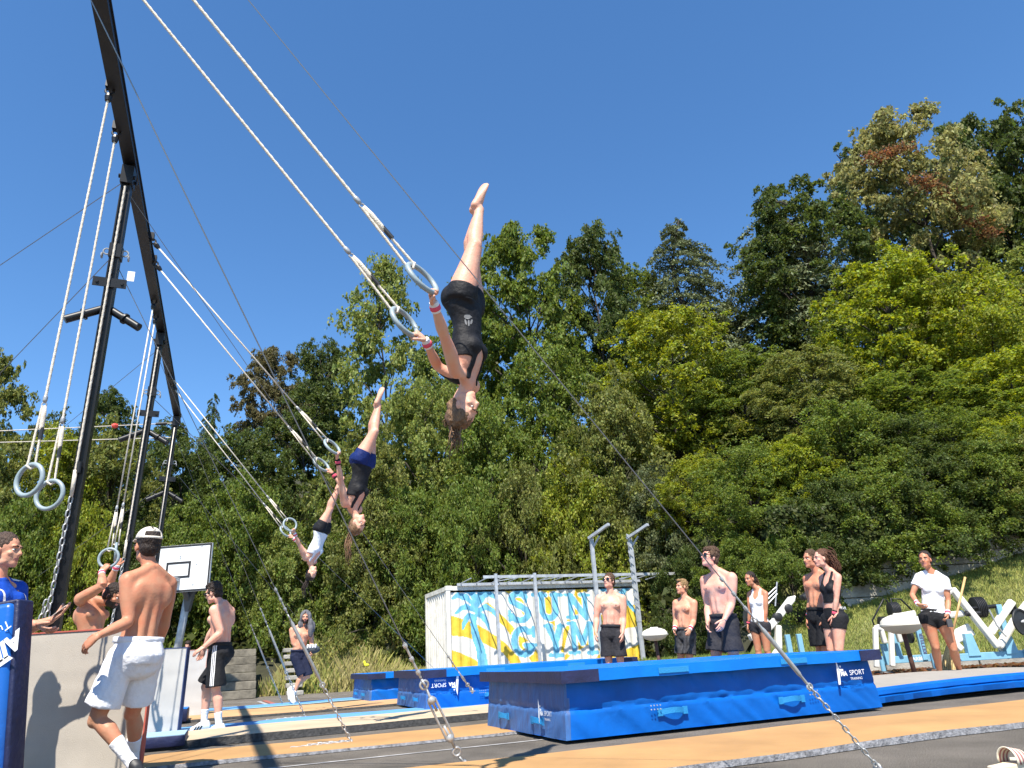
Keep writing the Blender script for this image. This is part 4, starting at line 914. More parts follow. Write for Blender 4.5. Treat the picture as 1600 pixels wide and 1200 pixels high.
machine('fitness machine cut off by the right edge of the picture', g_(1660, 13.6), R_(-6), m_end)
# ------------------------------------------------------------------ people
def skin(name, c, red=.0):
    return mat(name, c, .48, var=.10, vscale=11, spec=.35, col2=(min(1, c[0] * 1.10), c[1] * (.80 - red), c[2] * (.74 - red)), bump=.12, bscale=60, sss=.0)
SK_tan = skin('tanned_skin', (.50, .255, .150), .03); SK_pale = skin('pale_skin', (.66, .405, .300), .06); SK_mid = skin('light_tan_skin', (.60, .345, .225), .05); SK_fair = skin('fair_skin', (.66, .41, .29), .05)
SK_red = skin('reddish_tan_skin', (.52, .27, .165), .05)
M_lip = mat('lips', (.40, .15, .12), .5); M_areola = mat('areola', (.34, .15, .11), .6); M_eyew = mat('eye_white', (.7, .68, .64), .3); M_iris = mat('dark_iris', (.03, .02, .015), .2); M_nail = mat('nail', (.66, .42, .36), .35)
def hairm(name, c): return mat(name, c, .55, var=.45, vscale=70, bump=.9, bscale=120, stretch=(1, 1, .25), spec=.4)
HA_dark = hairm('dark_brown_hair', (.030, .018, .012)); HA_brown = hairm('brown_hair', (.085, .045, .022)); HA_blond = hairm('dark_blond_hair', (.26, .155, .065)); HA_black = hairm('black_hair', (.014, .010, .009)); HA_short = hairm('cropped_brown_hair', (.075, .045, .03)); HA_chest = hairm('chestnut_hair', (.11, .045, .022)); HA_lblond = hairm('light_brown_hair', (.20, .11, .055))
def cloth(name, c, r=.75, var=.10): return mat(name, c, r, var=var, vscale=12, bump=.45, bscale=26, spec=.2)
CL_black = cloth('black_cloth', (.016, .016, .018), .7, .25); CL_char = cloth('charcoal_cloth', (.030, .029, .034), .75, .2); CL_white = cloth('white_cloth', (.78, .78, .80), .8, .04); CL_navy = cloth('navy_cloth', (.016, .020, .045), .8, .2); CL_blue = cloth('royal_blue_cloth', (.009, .022, .12), .6, .2); CL_jersey = cloth('jersey_blue', (.012, .07, .42), .6, .15); CL_leo = cloth('black_lycra', (.014, .014, .016), .62, .3); CL_paleblue = cloth('pale_white_cloth', (.70, .72, .76), .8, .05); CL_grey = cloth('grey_towel', (.13, .13, .14), .95, .2); CL_acid = cloth('acid_wash_black', (.05, .05, .055), .8, .9); CL_pink = cloth('pink_wristband', (.72, .10, .16), .85, .1); CL_red = cloth('red_wristband', (.55, .03, .06), .85, .1); CL_cap = cloth('cream_cap', (.66, .61, .52), .8, .06)
M_shoe_w = mat('white_trainer', (.74, .73, .71), .55, var=.06); M_sole = mat('trainer_sole', (.62, .60, .56), .7); M_shoe_b = mat('black_trainer', (.02, .02, .022), .5); M_lens = mat('dark_lens', (.008, .008, .01), .08, spec=.8); M_leather = mat('pale_leather_grip', (.66, .56, .48), .8)

def eval_mesh(vs, fs, voxel, smooth, fac=.5):
    me = bpy.data.meshes.new('tmp'); me.from_pydata([Vector(v) for v in vs], [], fs); ob = bpy.data.objects.new('tmp', me); COL.objects.link(ob)
    bm = bmesh.new(); bm.from_mesh(me); bmesh.ops.recalc_face_normals(bm, faces=bm.faces); bm.to_mesh(me); bm.free()
    m = ob.modifiers.new('r', 'REMESH'); m.mode = 'VOXEL'; m.voxel_size = voxel; m.adaptivity = 0
    s = ob.modifiers.new('s', 'SMOOTH'); s.factor = fac; s.iterations = smooth
    bpy.context.view_layer.update(); out = bpy.data.meshes.new_from_object(ob.evaluated_get(bpy.context.evaluated_depsgraph_get()))
    bpy.data.objects.remove(ob); bpy.data.meshes.remove(me); return out
def np_verts(me): a = np.empty(len(me.vertices) * 3); me.vertices.foreach_get('co', a); return a.reshape(-1, 3)
def np_norm(me): a = np.empty(len(me.vertices) * 3); me.vertices.foreach_get('normal', a); return a.reshape(-1, 3)

def hand_geo(mb, wrist, d, pn, side, k, curl=.35, spread=.12, thumb=.5, mi=0, tcurl=.3):
    # wrist point, pointing direction, palm normal (out of the palm), side = +1 when the thumb is on +x
    d = Vector(d).normalized(); pn = Vector(pn); pn = (pn - d * pn.dot(d)).normalized(); x = pn.cross(d) * side       # thumb side
    w = Vector(wrist); W = .041 * k
    mb.loft([(w - d * .02 * k, x, pn, .027 * k, .02 * k), (w + d * .015 * k, x, pn, .032 * k, .018 * k), (w + d * .055 * k, x, pn, W, .016 * k), (w + d * .088 * k, x, pn, W * .98, .013 * k), (w + d * .098 * k, x, pn, W * .8, .009 * k)], 12, mi)
    for i, (off, L, r) in enumerate(((.030, .072, .0092), (.010, .080, .0095), (-.010, .074, .009), (-.029, .058, .0080))):
        p = w + d * (.088 - .006 * abs(i - 1)) * k + x * off * k; a = d * 1.0 + x * (off * spread * 12 * .35); a.normalize(); pts = [p - a * .012 * k, p]; c = curl * (1 + .12 * i); ang = c * .7
        for sgm, f in enumerate((.45, .30, .25)):
            dd = a * math.cos(ang) + pn * math.sin(ang); p = p + dd * (L * f * k); pts.append(p); ang += c * .9
        mb.tube(pts, [r * k * 1.05, r * k * 1.1, r * k, r * k * .93, r * k * .7], 8, mi)
    p = w + d * .022 * k + x * .028 * k; a = (d * (1 - thumb * .5) + x * thumb + pn * .25).normalized(); p1 = p + a * .040 * k; a2 = (a + (pn * .5 - x * .35) * tcurl + d * .25).normalized(); p2 = p1 + a2 * .032 * k; a3 = (a2 + (pn * .3 - x * .3) * tcurl).normalized()
    mb.tube([p - a * .02 * k, p, p1, p2, p2 + a3 * .022 * k], [.014 * k, .016 * k, .012 * k, .0105 * k, .0075 * k], 8, mi)

class Person: pass
PEOPLE = []
def person(label, d, pel, neck, yh, ys, arms, legs, head, H=1.8, sex='m', sk=SK_mid, vox=.011, sub=None, fwdv=None, cat='person', hands=None, build=1.0, shirtless=True, spine_sgn=0, pel_pt=None, hb=None, bend=.0, muscle=1.0, beard=None):
    """pel / neck / joints are photo pixels; each limb joint (px, py, sgn) is put at the true bone length from its parent."""
    k = H / 1.8; P = Person(); P.k = k; P.sex = sex; f = sex == 'f'
    pelvis = aty(*pel, d) if pel_pt is None else Vector(pel_pt)
    def place(par, j, L):
        px, py, sg = j; v = ray(px, py); oc = EYE - par
        if sg == 0:
            t = par.y / v.y; q = EYE + v * t; return par + (q - par).normalized() * L
        b_ = v.dot(oc); c_ = oc.dot(oc) - L * L; D = b_ * b_ - c_
        if D <= 0: t = -b_; q = EYE + v * t; return par + (q - par).normalized() * L
        return EYE + v * (-b_ + math.copysign(math.sqrt(D), sg))
    C = place(pelvis, (neck[0], neck[1], neck[2] if len(neck) > 2 else 0), .53 * k)
    up = (C - pelvis).normalized()
    def facing(y): return Vector((math.sin(R_(y)), -math.cos(R_(y)), 0))
    fh = Vector(fwdv) if fwdv else facing(yh); fs_ = Vector(fwdv) if fwdv else facing(ys)
    def ortho(v): v = v - up * v.dot(up); return v.normalized()
    fh, fs_ = ortho(fh), ortho(fs_); rh, rs = fh.cross(up), fs_.cross(up)
    sw = (.160 if f else .190) * k * build; hw = (.092 if f else .090) * k
    J = {'pel': pelvis, 'C': C}
    for sd, sg in (('R', 1), ('L', -1)):
        J['sh' + sd] = C + rs * (sg * sw) - up * .02 * k; J['hip' + sd] = pelvis + rh * (sg * hw) - up * .0
        a = arms.get(sd)
        if a:
            if len(a) > 2 and a[2]: J['sh' + sd] = J['sh' + sd] + up * a[2][0] * k + fs_ * a[2][1] * k
            J['el' + sd] = place(J['sh' + sd], a[0], (.285 if f else .30) * k); J['wr' + sd] = place(J['el' + sd], a[1], (.235 if f else .255) * k)
            if hands and sd in hands and 'grip' in hands[sd]:
                gp, tn = hands[sd]['grip']; s0 = J['sh' + sd]; dr = (Vector(gp) - s0).normalized(); pn = dr.cross(Vector(tn)).normalized()
                if pn.dot(hands[sd].get('pref', Vector((0, 0, 1)))) < 0: pn = -pn
                hands[sd].update(wrist_pt=Vector(gp) - dr * .076 * k - pn * .024 * k, dir=dr, palm=pn, curl=1.15, thumb=.55, tcurl=.9)
            if hands and sd in hands and 'wrist_pt' in hands[sd]:      # the hand holds something at a known place: bend the elbow to reach it
                w = Vector(hands[sd]['wrist_pt']); s0 = J['sh' + sd]; l1, l2 = (.285 if f else .30) * k, (.235 if f else .255) * k; dv = w - s0; D = dv.length
                if D > (l1 + l2) * .995: e = s0 + dv * (l1 / (l1 + l2)); J['el' + sd] = e; J['wr' + sd] = w
                else:
                    a0 = (l1 * l1 - l2 * l2 + D * D) / (2 * D); hgt = math.sqrt(max(0, l1 * l1 - a0 * a0)); n0 = dv.normalized(); o = J['el' + sd] - s0; o = (o - n0 * o.dot(n0)); o = o.normalized() if o.length > 1e-4 else -up; J['el' + sd] = s0 + n0 * a0 + o * hgt; J['wr' + sd] = w
        l = legs.get(sd)
        if l:
            J['kn' + sd] = place(J['hip' + sd], l[0], (.425 if f else .43) * k); J['an' + sd] = place(J['kn' + sd], l[1], .41 * k)
            if len(l) > 2:
                td = Vector(l[2]); J['toe' + sd] = J['an' + sd] + td.normalized() * .20 * k
    hx, hy, yhd, pit = head[:4]; hs = head[4] if len(head) > 4 else 0
    hd = place(C, (hx, hy, hs), .245 * k); J['head'] = hd
    hfw = Vector((math.sin(R_(yhd)) * math.cos(R_(pit)), -math.cos(R_(yhd)) * math.cos(R_(pit)), math.sin(R_(pit))))
    base_up = up.copy() if fwdv else Vector((0, 0, 1))
    hup = (base_up - hfw * base_up.dot(hfw)).normalized(); hr = hfw.cross(hup)
    nb = C + up * .05 * k; nt = hd - hup * .075 * k - hfw * .022 * k
    P.bw = max(1.0, build); P.J = J; P.up = up; P.fh = fh; P.rh = rh; P.fs = fs_; P.rs = rs; P.hfw = hfw; P.hup = hup; P.hr = hr; P.hd = hd
    loc = Vector((pelvis.x, pelvis.y, 0)); t = thing('person', label, cat, loc); P.t = t
    mb = MB(); K = k * build
    # torso
    if f: T = [(-.09, .07, .075, .0), (-.05, .135, .105, -.008), (0, .160, .112, -.012), (.06, .151, .106, -.006), (.13, .128, .090, .004), (.19, .116, .083, .006), (.27, .128, .090, .0), (.36, .142, .100, 0), (.44, .146, .092, -.008), (.50, .128, .074, -.014), (.545, .085, .056, -.012), (.58, .056, .05, -.008)]
    else: T = [(-.09, .08, .085, .0), (-.05, .138, .108, -.008), (0, .162, .116, -.010), (.06, .158, .110, -.004), (.13, .143, .098, .004), (.19, .136, .095, .006), (.27, .147, .104, .004), (.36, .170, .118, 0), (.43, .184, .120, -.006), (.485, .176, .104, -.012), (.525, .142, .082, -.014), (.555, .098, .068, -.012), (.59, .062, .058, -.008)]
    def tf(h):
        w = max(0, min(1, h / .53)); fw = (fh * (1 - w) + fs_ * w).normalized(); rt = fw.cross(up); c = pelvis + up * (h * k) + fw * (bend * math.sin(math.pi * max(0, min(1, h / .55)))); return c, rt, fw
    secs = []
    for (h, rx, ry, off) in T:
        c, rt, fw = tf(h); secs.append((c + fw * (off * k), rt, fw, rx * K, ry * K))
    mb.loft(secs, 22)
    mb.tube([nb - up * .06 * k, nb, nt + hup * .0, nt + hup * .06 * k], [.064 * k * (1 if not f else .85), .056 * k * (1 if not f else .84), .052 * k * (1 if not f else .84), .05 * k], 14)
    for sd, sg in (('R', 1), ('L', -1)):
        c, rt, fw = tf(.53)
        sh = J['sh' + sd]
        mb.tube([nb + up * .035 * k - fs_ * .01 * k, C + rs * sg * sw * .5 + up * .028 * k - fs_ * .015 * k, sh + up * .004 * k], [.046 * k, (.046 if not f else .036) * k, (.05 if not f else .04) * k], 12)      # trapezius
        mb.ell(sh - rs * sg * .006 * k - up * .008 * k, ((.066 if not f else .050) * K, (.066 if not f else .050) * K, (.074 if not f else .054) * K), rs, fs_, up)
        if f:
            c3, rt3, fw3 = tf(.355); mb.ell(c3 + rt3 * sg * .062 * k + fw3 * .066 * k, (.060 * k, .048 * k, .062 * k), rt3, fw3, up)
        else:
            c3, rt3, fw3 = tf(.405); mb.ell(c3 + rt3 * sg * .078 * k + fw3 * (.088 + .010 * muscle) * K, (.086 * k, .034 * k, .058 * k), rt3, fw3, up)
            c4, rt4, fw4 = tf(.41); mb.ell(c4 + rt4 * sg * .095 * k - fw4 * .084 * K, (.068 * k, .030 * k, .095 * k), rt4, fw4, up)       # shoulder blade
            pts = [tf(h)[0] + tf(h)[1] * sg * .036 * k - tf(h)[2] * (.078 + q) * K for h, q in ((.04, .006), (.14, .004), (.26, .004), (.38, .006), (.47, -.004))]; mb.tube(pts, [.034 * k] * 5, 8)
            mb.tube([tf(h)[0] + tf(h)[1] * sg * .034 * k + tf(h)[2] * (.082 + q + .008 * muscle) * K for h, q in ((.115, -.004), (.14, .003), (.19, .002), (.26, .004), (.31, .0))], [.026 * k, .030 * k, .029 * k, .031 * k, .024 * k], 8)
        c6, rt6, fw6 = tf(-.03); mb.ell(c6 + rt6 * sg * .075 * k - fw6 * (.050 if not f else .066) * k, ((.082 if not f else .088) * k, (.070 if not f else .076) * k, .092 * k), rt6, fw6, up)
        if 'wr' + sd in J:
            el, wr = J['el' + sd], J['wr' + sd]; A = lambda q: sh.lerp(el, q); Bq = lambda q: el.lerp(wr, q); m_ = K * (1.14 if not f else .86)
            d2 = (el - sh).normalized(); bi = fs_ - d2 * fs_.dot(d2); bi = bi.normalized() if bi.length > .1 else d2.orthogonal().normalized()
            mb.tube([A(-.02), A(.2), A(.45) + bi * .004, A(.7) + bi * .003, A(.95), el], [.054 * m_, .054 * m_, .054 * m_, .048 * m_, .041 * m_, .040 * m_], 14)
            mb.tube([Bq(-.04), Bq(.06), Bq(.25), Bq(.5), Bq(.8), Bq(1)], [.037 * m_, .042 * m_, .046 * m_, .040 * m_, .029 * m_, .026 * m_], 14, flat=.92)
        if 'an' + sd in J:
            hp, kn, an = J['hip' + sd], J['kn' + sd], J['an' + sd]; A = lambda q: hp.lerp(kn, q); Bq = lambda q: kn.lerp(an, q)
            sd_ = (an - kn).normalized(); bk = -(fh - sd_ * fh.dot(sd_)); bk = bk.normalized() if bk.length > .2 else sd_.orthogonal().normalized(); m_ = k * (1.0 if not f else 1.02) * (build * .5 + .5)
            if (kn - (hp + an) / 2).length > .06 * k: bk = -((kn - (hp + an) / 2).normalized()); bk = (bk - sd_ * bk.dot(sd_)).normalized()
            mb.tube([A(-.05), A(.12), A(.3), A(.5), A(.75), A(.95), kn], [(.094 if not f else .098) * m_, (.096 if not f else .102) * m_, (.090 if not f else .094) * m_, .080 * m_, .066 * m_, .057 * m_, .055 * m_], 16)
            mb.ell(kn - bk * .014 * k, (.046 * k, .046 * k, .05 * k))
            mb.tube([Bq(-.05), Bq(.08) + bk * .006 * k, Bq(.28) + bk * .016 * k, Bq(.5) + bk * .010 * k, Bq(.8), Bq(1)], [.050 * m_, .052 * m_, .060 * m_, .050 * m_, .036 * m_, .036 * m_], 14)
            td = (J['toe' + sd] - an).normalized() if 'toe' + sd in J else (fh - sd_ * fh.dot(sd_) * .0).normalized()
            J['td' + sd] = td; sl = td.cross(sd_).normalized(); dn = sl.cross(td) * 1.0
            if dn.dot(sd_) < 0: dn = -dn
            J['dn' + sd] = dn; J['sl' + sd] = sl
            hl = an - td * .045 * k + dn * .035 * k
            mb.loft([(hl - td * .012 * k, sl, dn, .022 * k, .024 * k), (hl + td * .01 * k, sl, dn, .032 * k, .034 * k), (an + td * .04 * k + dn * .03 * k, sl, dn, .035 * k, .040 * k), (an + td * .10 * k + dn * .046 * k, sl, dn, .041 * k, .028 * k), (an + td * .15 * k + dn * .054 * k, sl, dn, .045 * k, .019 * k), (an + td * .185 * k + dn * .058 * k, sl, dn, .042 * k, .014 * k), (an + td * .205 * k + dn * .06 * k, sl, dn, .026 * k, .010 * k)], 12)
            mb.tube([an, hl], [.036 * k, .03 * k], 10)
    # head
    q = k * (1.0 if not f else .95); h_ = lambda x, y, z: hd + hr * x * q + hfw * y * q + hup * z * q
    def E(x, y, z, a, b_, c): mb.ell(h_(x, y, z), (a * q, b_ * q, c * q), hr, hfw, hup, 16, 12)
    E(0, -.008, .035, .076, .096, .096); E(0, .028, -.035, .062, .070, .082); E(0, .062, -.088, .038, .034, .030); E(0, .078, -.103, .022, .018, .018)
    for sg in (-1, 1):
        E(sg * .045, .010, -.075, .018, .045, .030); E(sg * .042, .062, -.022, .022, .022, .020); E(sg * .03, .082, .030, .026, .014, .011)
        mb.ell(h_(sg * .079, -.006, -.012), (.010 * q, .021 * q, .033 * q), (hr + hfw * -.3 * sg).normalized(), (hfw + hr * .3 * sg).normalized(), hup, 10, 8)
    mb.tube([h_(0, .086, .022), h_(0, .097, .0), h_(0, .112, -.026), h_(0, .096, -.038)], [.011 * q, .012 * q, .016 * q, .011 * q], 10)
    E(0, .088, -.056, .026, .012, .011); E(0, .086, -.070, .022, .012, .010)
    me = eval_mesh(mb.v, mb.f, vox, 5)
    V = np_verts(me)
    # relax the trunk further so that muscles flow into each other
    ed = np.empty(len(me.edges) * 2, dtype=np.int32); me.edges.foreach_get('vertices', ed); ed = ed.reshape(-1, 2); cnt = np.bincount(ed.reshape(-1), minlength=len(V))[:, None].astype(float)
    hh_ = (V - np.array(pelvis)) @ np.array(up) / k; lat = np.linalg.norm(V - np.array(pelvis) - np.outer(hh_ * k, np.array(up)), axis=1) / k
    wt = (np.clip((hh_ + .16) / .08, 0, 1) * np.clip((.60 - hh_) / .05, 0, 1) * np.clip((.27 - lat) / .05, 0, 1))[:, None] * .5
    wt = wt * np.clip((np.linalg.norm(V - np.array(hd), axis=1) / k - .14) / .04, 0, 1)[:, None]
    for _ in range(int(11 * (.008 / vox) ** 1.5)):
        A_ = np.stack([np.bincount(ed[:, 0], V[ed[:, 1], i], len(V)) + np.bincount(ed[:, 1], V[ed[:, 0], i], len(V)) for i in range(3)], 1) / np.maximum(cnt, 1); V = V + (A_ - V) * wt
    me.vertices.foreach_set('co', V.reshape(-1)); me.update(); P.V = V
    # materials by place on the body: lips, areolae
    pc = np.empty(len(me.polygons) * 3); me.polygons.foreach_get('center', pc); pc = pc.reshape(-1, 3); mi = np.zeros(len(pc), int)
    l0 = np.array(h_(0, .099, -.063)); dd = pc - l0; mi[(np.abs(dd @ np.array(hr)) < .026 * q) & (np.abs(dd @ np.array(hup)) < .011 * q) & (np.abs(dd @ np.array(hfw)) < .02 * q)] = 1
    if not f and shirtless:
        for sg in (-1, 1):
            c3, rt3, fw3 = tf(.395); n0 = np.array(c3 + rt3 * sg * .095 * k + fw3 * .115 * K); mi[np.linalg.norm((pc - n0) - np.outer((pc - n0) @ np.array(fw3), np.array(fw3)), axis=1) + 10 * (np.abs((pc - n0) @ np.array(fw3)) > .07) < .0145 * k] = 2
        c3, rt3, fw3 = tf(.105); n0 = np.array(c3 + fw3 * .1 * K); mi[np.linalg.norm(pc - n0, axis=1) < .010 * k] = 2
    if beard:
        lx, ly, lz = [(pc - np.array(hd)) @ np.array(v) / q for v in (hr, hfw, hup)]
        bm_ = (np.linalg.norm(pc - np.array(hd), axis=1) < .150 * q) & (ly > -.012) & (((lz < -.046) & (lz > -.128)) | ((np.abs(lx) > .052) & (lz < .01) & (lz > -.1) & (ly < .03)) | ((lz < -.040) & (lz > -.052) & (ly > .07))) & (mi != 1); mi[bm_] = 3
    hb_ = MB()
    for sd, sg in (('R', 1), ('L', -1)):
        if 'wr' + sd in J:
            hp = (hands or {}).get(sd, {}); el, wr = J['el' + sd], J['wr' + sd]; dr = Vector(hp.get('dir', (wr - el).normalized())); pn = Vector(hp.get('palm', -rs * sg * .8 + fs_ * -.2))
            hand_geo(hb_, wr, dr, pn, hp.get('side', -sg), k * (1 if not f else .92), hp.get('curl', .35), hp.get('spread', .12), hp.get('thumb', .5), 0, hp.get('tcurl', .3))
            J['hd' + sd] = wr + dr * .08 * k; J['hdir' + sd] = dr
    # one mesh: join hands to the remeshed body
    nv = len(me.vertices); Vall = np.vstack([V, np.array(hb_.v).reshape(-1, 3)]) if hb_.v else V
    faces = [tuple(p.vertices) for p in me.polygons]; nf = len(faces); faces += [tuple(i + nv for i in fc) for fc in hb_.f]
    nm = bpy.data.meshes.new('body'); nm.from_pydata((Vall - np.array(loc)).tolist(), [], faces); mi = np.concatenate([mi, np.zeros(len(hb_.f), int)])
    P.body = link_mesh('body', nm, [sk, M_lip, M_areola] + ([beard] if beard else []), t, mi.tolist(), True)
    P.me = me; P.faces = faces[:nf]; P.N = np_norm(me); P.pc = pc; P.tf = tf; P.h_ = h_; P.q = q; P.vox = vox; P.sk = sk; P.H = H
    P.bvh = None
    # eyes and brows
    for sg in (-1, 1): e = MB(); e.ell(h_(sg * .031, .078, .004), (.0135 * q, .012 * q, .0075 * q), hr, hfw, hup, 10, 7, 0); e.ell(h_(sg * .031, .0845, .004), (.007 * q, .007 * q, .0068 * q), hr, hfw, hup, 8, 6, 1); e.build('eye', [M_eyew, M_iris], t, smooth=True)
    pass
    PEOPLE.append(P); return P

def brows(P, m):
    b = MB(); h_ = P.h_
    for sg in (-1, 1): b.tube([h_(sg * .012, .097, .026), h_(sg * .03, .097, .032), h_(sg * .052, .082, .026)], [.0045 * P.q, .0055 * P.q, .003 * P.q], 6)
    b.build('eyebrows', m, P.t, smooth=True)

def seg_param(A, B, V):
    A = np.array(A); B = np.array(B); ab = B - A; t = ((V - A) @ ab) / (ab @ ab); tc = np.clip(t, 0, 1); return t, np.linalg.norm(V - A - np.outer(tc, ab), axis=1)
def regions(P):
    J = P.J; V = P.pc; B = []; names = []
    if hasattr(P, 'reg'): return P.reg
    def add(n, a, b, r): t, d = seg_param(a, b, V); B.append((t, d / r)); names.append(n)
    add('torso', J['pel'] - P.up * .02, J['C'] - P.up * .05 * P.k, .14 * P.k); add('head', J['head'] - P.hup * .06, J['head'] + P.hup * .05, .085 * P.k); add('neck', J['C'] + P.up * .06 * P.k, J['head'] - P.hup * .10 * P.k, .05 * P.k)
    for s in 'RL':
        if 'wr' + s in J: add('ua' + s, J['sh' + s], J['el' + s], .052 * P.k); add('fa' + s, J['el' + s], J['wr' + s], .042 * P.k)
        if 'an' + s in J: add('th' + s, J['hip' + s].lerp(J['kn' + s], .12), J['kn' + s], .085 * P.k); add('ca' + s, J['kn' + s], J['an' + s], .055 * P.k); add('ft' + s, J['an' + s], J['an' + s] + J['td' + s] * .18 * P.k, .04 * P.k)
    D = np.array([b[1] for b in B]); T = np.array([b[0] for b in B]); idx = D.argmin(0); P.reg = (np.array(names)[idx], T[idx, np.arange(len(V))], {n: T[i] for i, n in enumerate(names)}); return P.reg
def height(P):
    if not hasattr(P, 'hh'): P.hh = (P.pc - np.array(P.J['pel'])) @ np.array(P.up) / P.k
    return P.hh
def cover(P, name, mask, off, m, wr=0.0, wscale=14.0, label=None, rim=True):
    # a garment that follows the body: the covered faces lifted along their normals, with a turned-in hem
    idx = np.nonzero(mask)[0]
    if len(idx) == 0: return None
    used = {}; vs = []; fs = []; edges = {}; V = P.V; N = P.N; org = LOC[P.t.name]
    for i in idx:
        f = P.faces[i]; nf = []
        for v in f:
            if v not in used: used[v] = len(vs); vs.append(v)
            nf.append(used[v])
        fs.append(tuple(nf))
    for f in fs:
        for a, b in zip(f, f[1:] + f[:1]): edges[(a, b)] = edges.get((a, b), 0) + 1
    A = V[vs]; Nn = N[vs]
    bd = {}
    for (a, b) in edges:
        if (b, a) not in edges: bd.setdefault(a, []).append(b); bd.setdefault(b, []).append(a)
    # smooth the jagged boundary
    for _ in range(10):
        A2 = A.copy()
        for v, nb in bd.items():
            if len(nb) == 2: A2[v] = A[v] * .5 + (A[nb[0]] + A[nb[1]]) * .25
        A = A2
    if wr: w = np.array([mnoise.noise(Vector(p) * wscale) + .5 * mnoise.noise(Vector(p) * wscale * 2.3) for p in A]) * wr
    else: w = np.zeros(len(A))
    out = A + Nn * (off + w + abs(wr) * .4)[:, None]; inn = {v: None for v in bd}; VV = [tuple(p) for p in (out - np.array(org))]
    if rim:
        for v in inn: inn[v] = len(VV); VV.append(tuple(A[v] - Nn[v] * .002 - np.array(org)))
        for (a, b) in list(edges):
            if (b, a) not in edges: fs.append((b, a, inn[a], inn[b]))
    me = bpy.data.meshes.new(name); me.from_pydata(VV, [], fs); ob = link_mesh(name, me, m, P.t, None, True)
    if label: ob['label'] = label
    return ob
def shorts(P, m, leg=.85, waist=.10, flare=.112, hem=None, name='shorts', vox=None, wr=.010, drop=0.0, flat=1.0):
    mb = MB(); k = P.k; J = P.J
    secs = []
    for (h, rx, ry, off) in ((-.10, .10, .10, 0), (-.06, .160, .142, -.022), (0, .178, .148, -.026), (.05, .172, .132, -.014), (waist, .164, .112, .0)):
        c, rt, fw = P.tf(h); secs.append((c + fw * off * k, rt, fw, rx * k * (P.bw * 1.4 - .4), ry * k * (P.bw * 1.4 - .4)))
    mb.loft(secs, 22); c6, rt6, fw6 = P.tf(-.03); mb.ell(c6 - fw6 * .040 * k + P.up * .01 * k, (.180 * k, .104 * k, .150 * k), rt6, fw6, P.up, 20, 12)
    for s, sg in (('R', 1), ('L', -1)):
        hp, kn, an = J['hip' + s], J['kn' + s], J['an' + s]; e = hp.lerp(kn, min(leg, 1.0))
        if leg > 1: e = kn + (an - kn).normalized() * (leg - 1) * .4 * k
        down = Vector((0, 0, -1)) * drop; fl = flare * k
        pts = [hp.lerp(e, q) + down * q for q in (-.06, .2, .5, .8, 1.0)]; mb.tube(pts, [.10 * k, .108 * k, (.100 + .3 * (flare - .1)) * k, fl * .99, fl * 1.04], 18)
    me = eval_mesh(mb.v, mb.f, vox or max(.010, P.vox), 4)
    V = np_verts(me); N = np_norm(me); org = np.array(LOC[P.t.name])
    w = np.array([mnoise.noise(Vector((p[0] * 9, p[1] * 9, p[2] * 3.5))) + .6 * mnoise.noise(Vector((p[0] * 16 + p[2] * 8, p[1] * 16, p[2] * 9))) + .45 * mnoise.noise(Vector((p[0] * 38 + p[2] * 14, p[1] * 38, p[2] * 8))) for p in V]) * wr * .62
    V2 = V + N * w[:, None]; P.shv = V2; faces = [tuple(p.vertices) for p in me.polygons]
    nm = bpy.data.meshes.new(name); nm.from_pydata((V2 - org).tolist(), [], faces); ob = link_mesh(name, nm, m, P.t, None, True); P.short_bvh = BVHTree.FromPolygons([Vector(p) for p in V2], faces)
    c, rt, fw = P.tf(waist); b = MB(); n = 40; V = []; F = []
    for j, (dz, gr) in enumerate(((-.034, .010), (-.030, .014), (.002, .013), (.006, .006))):
        for i in range(n):
            a = 2 * math.pi * i / n; e = 1 + .012 * math.sin(i * 2.9 + j); V.append(c + fw * (.0 - .0) + rt * ((.164 * k * (P.bw * 1.4 - .4) + gr) * e * math.cos(a)) + fw * ((.114 * k * (P.bw * 1.4 - .4) + gr) * e * math.sin(a)) + P.up * dz)
    for j in range(3):
        for i in range(n): i2 = (i + 1) % n; F.append((j * n + i, j * n + i2, (j + 1) * n + i2, (j + 1) * n + i))
    b.add(V, F); b.build('waistband', m, P.t, smooth=True)
    return ob
def ribbon(P, bvh, pts, dirv, width, m, name, n=24, parent=None):
    # a flat printed band laid on the surface met from the side dirv
    d = Vector(dirv).normalized(); b = MB(); L = []
    for i in range(n + 1):
        f = i / n * (len(pts) - 1); j = min(int(f), len(pts) - 2); p = Vector(pts[j]).lerp(Vector(pts[j + 1]), f - j); ax = (Vector(pts[j + 1]) - Vector(pts[j])).normalized(); sd = ax.cross(d).normalized(); row = []
        for o in (-.5, 0, .5):
            h = bvh.ray_cast(p + sd * o * width + d * .6, -d, 1.0)
            row.append((h[0] + d * .004) if h[0] is not None else None)
        L.append(row)
    for a, c in zip(L[:-1], L[1:]):
        if None in a or None in c: continue
        b.add([a[0], a[1], c[1], c[0]], [(0, 1, 2, 3)]); b.add([a[1], a[2], c[2], c[1]], [(0, 1, 2, 3)])
    if b.v: return b.build(name, m, parent or P.t)
def decal(P, bvh, polys, O, X, Y, m, name, lift=.004):
    X = Vector(X).normalized(); Y = Vector(Y).normalized(); d = X.cross(Y); b = MB()
    for pl in polys:
        q = []
        for (x, y) in pl:
            h = bvh.ray_cast(Vector(O) + X * x + Y * y + d * .5, -d, 1.0); q.append(h[0] + d * lift if h[0] is not None else None)
        if None not in q: b.add(q, [tuple(range(len(q)))])
    if b.v: return b.build(name, m, P.t)
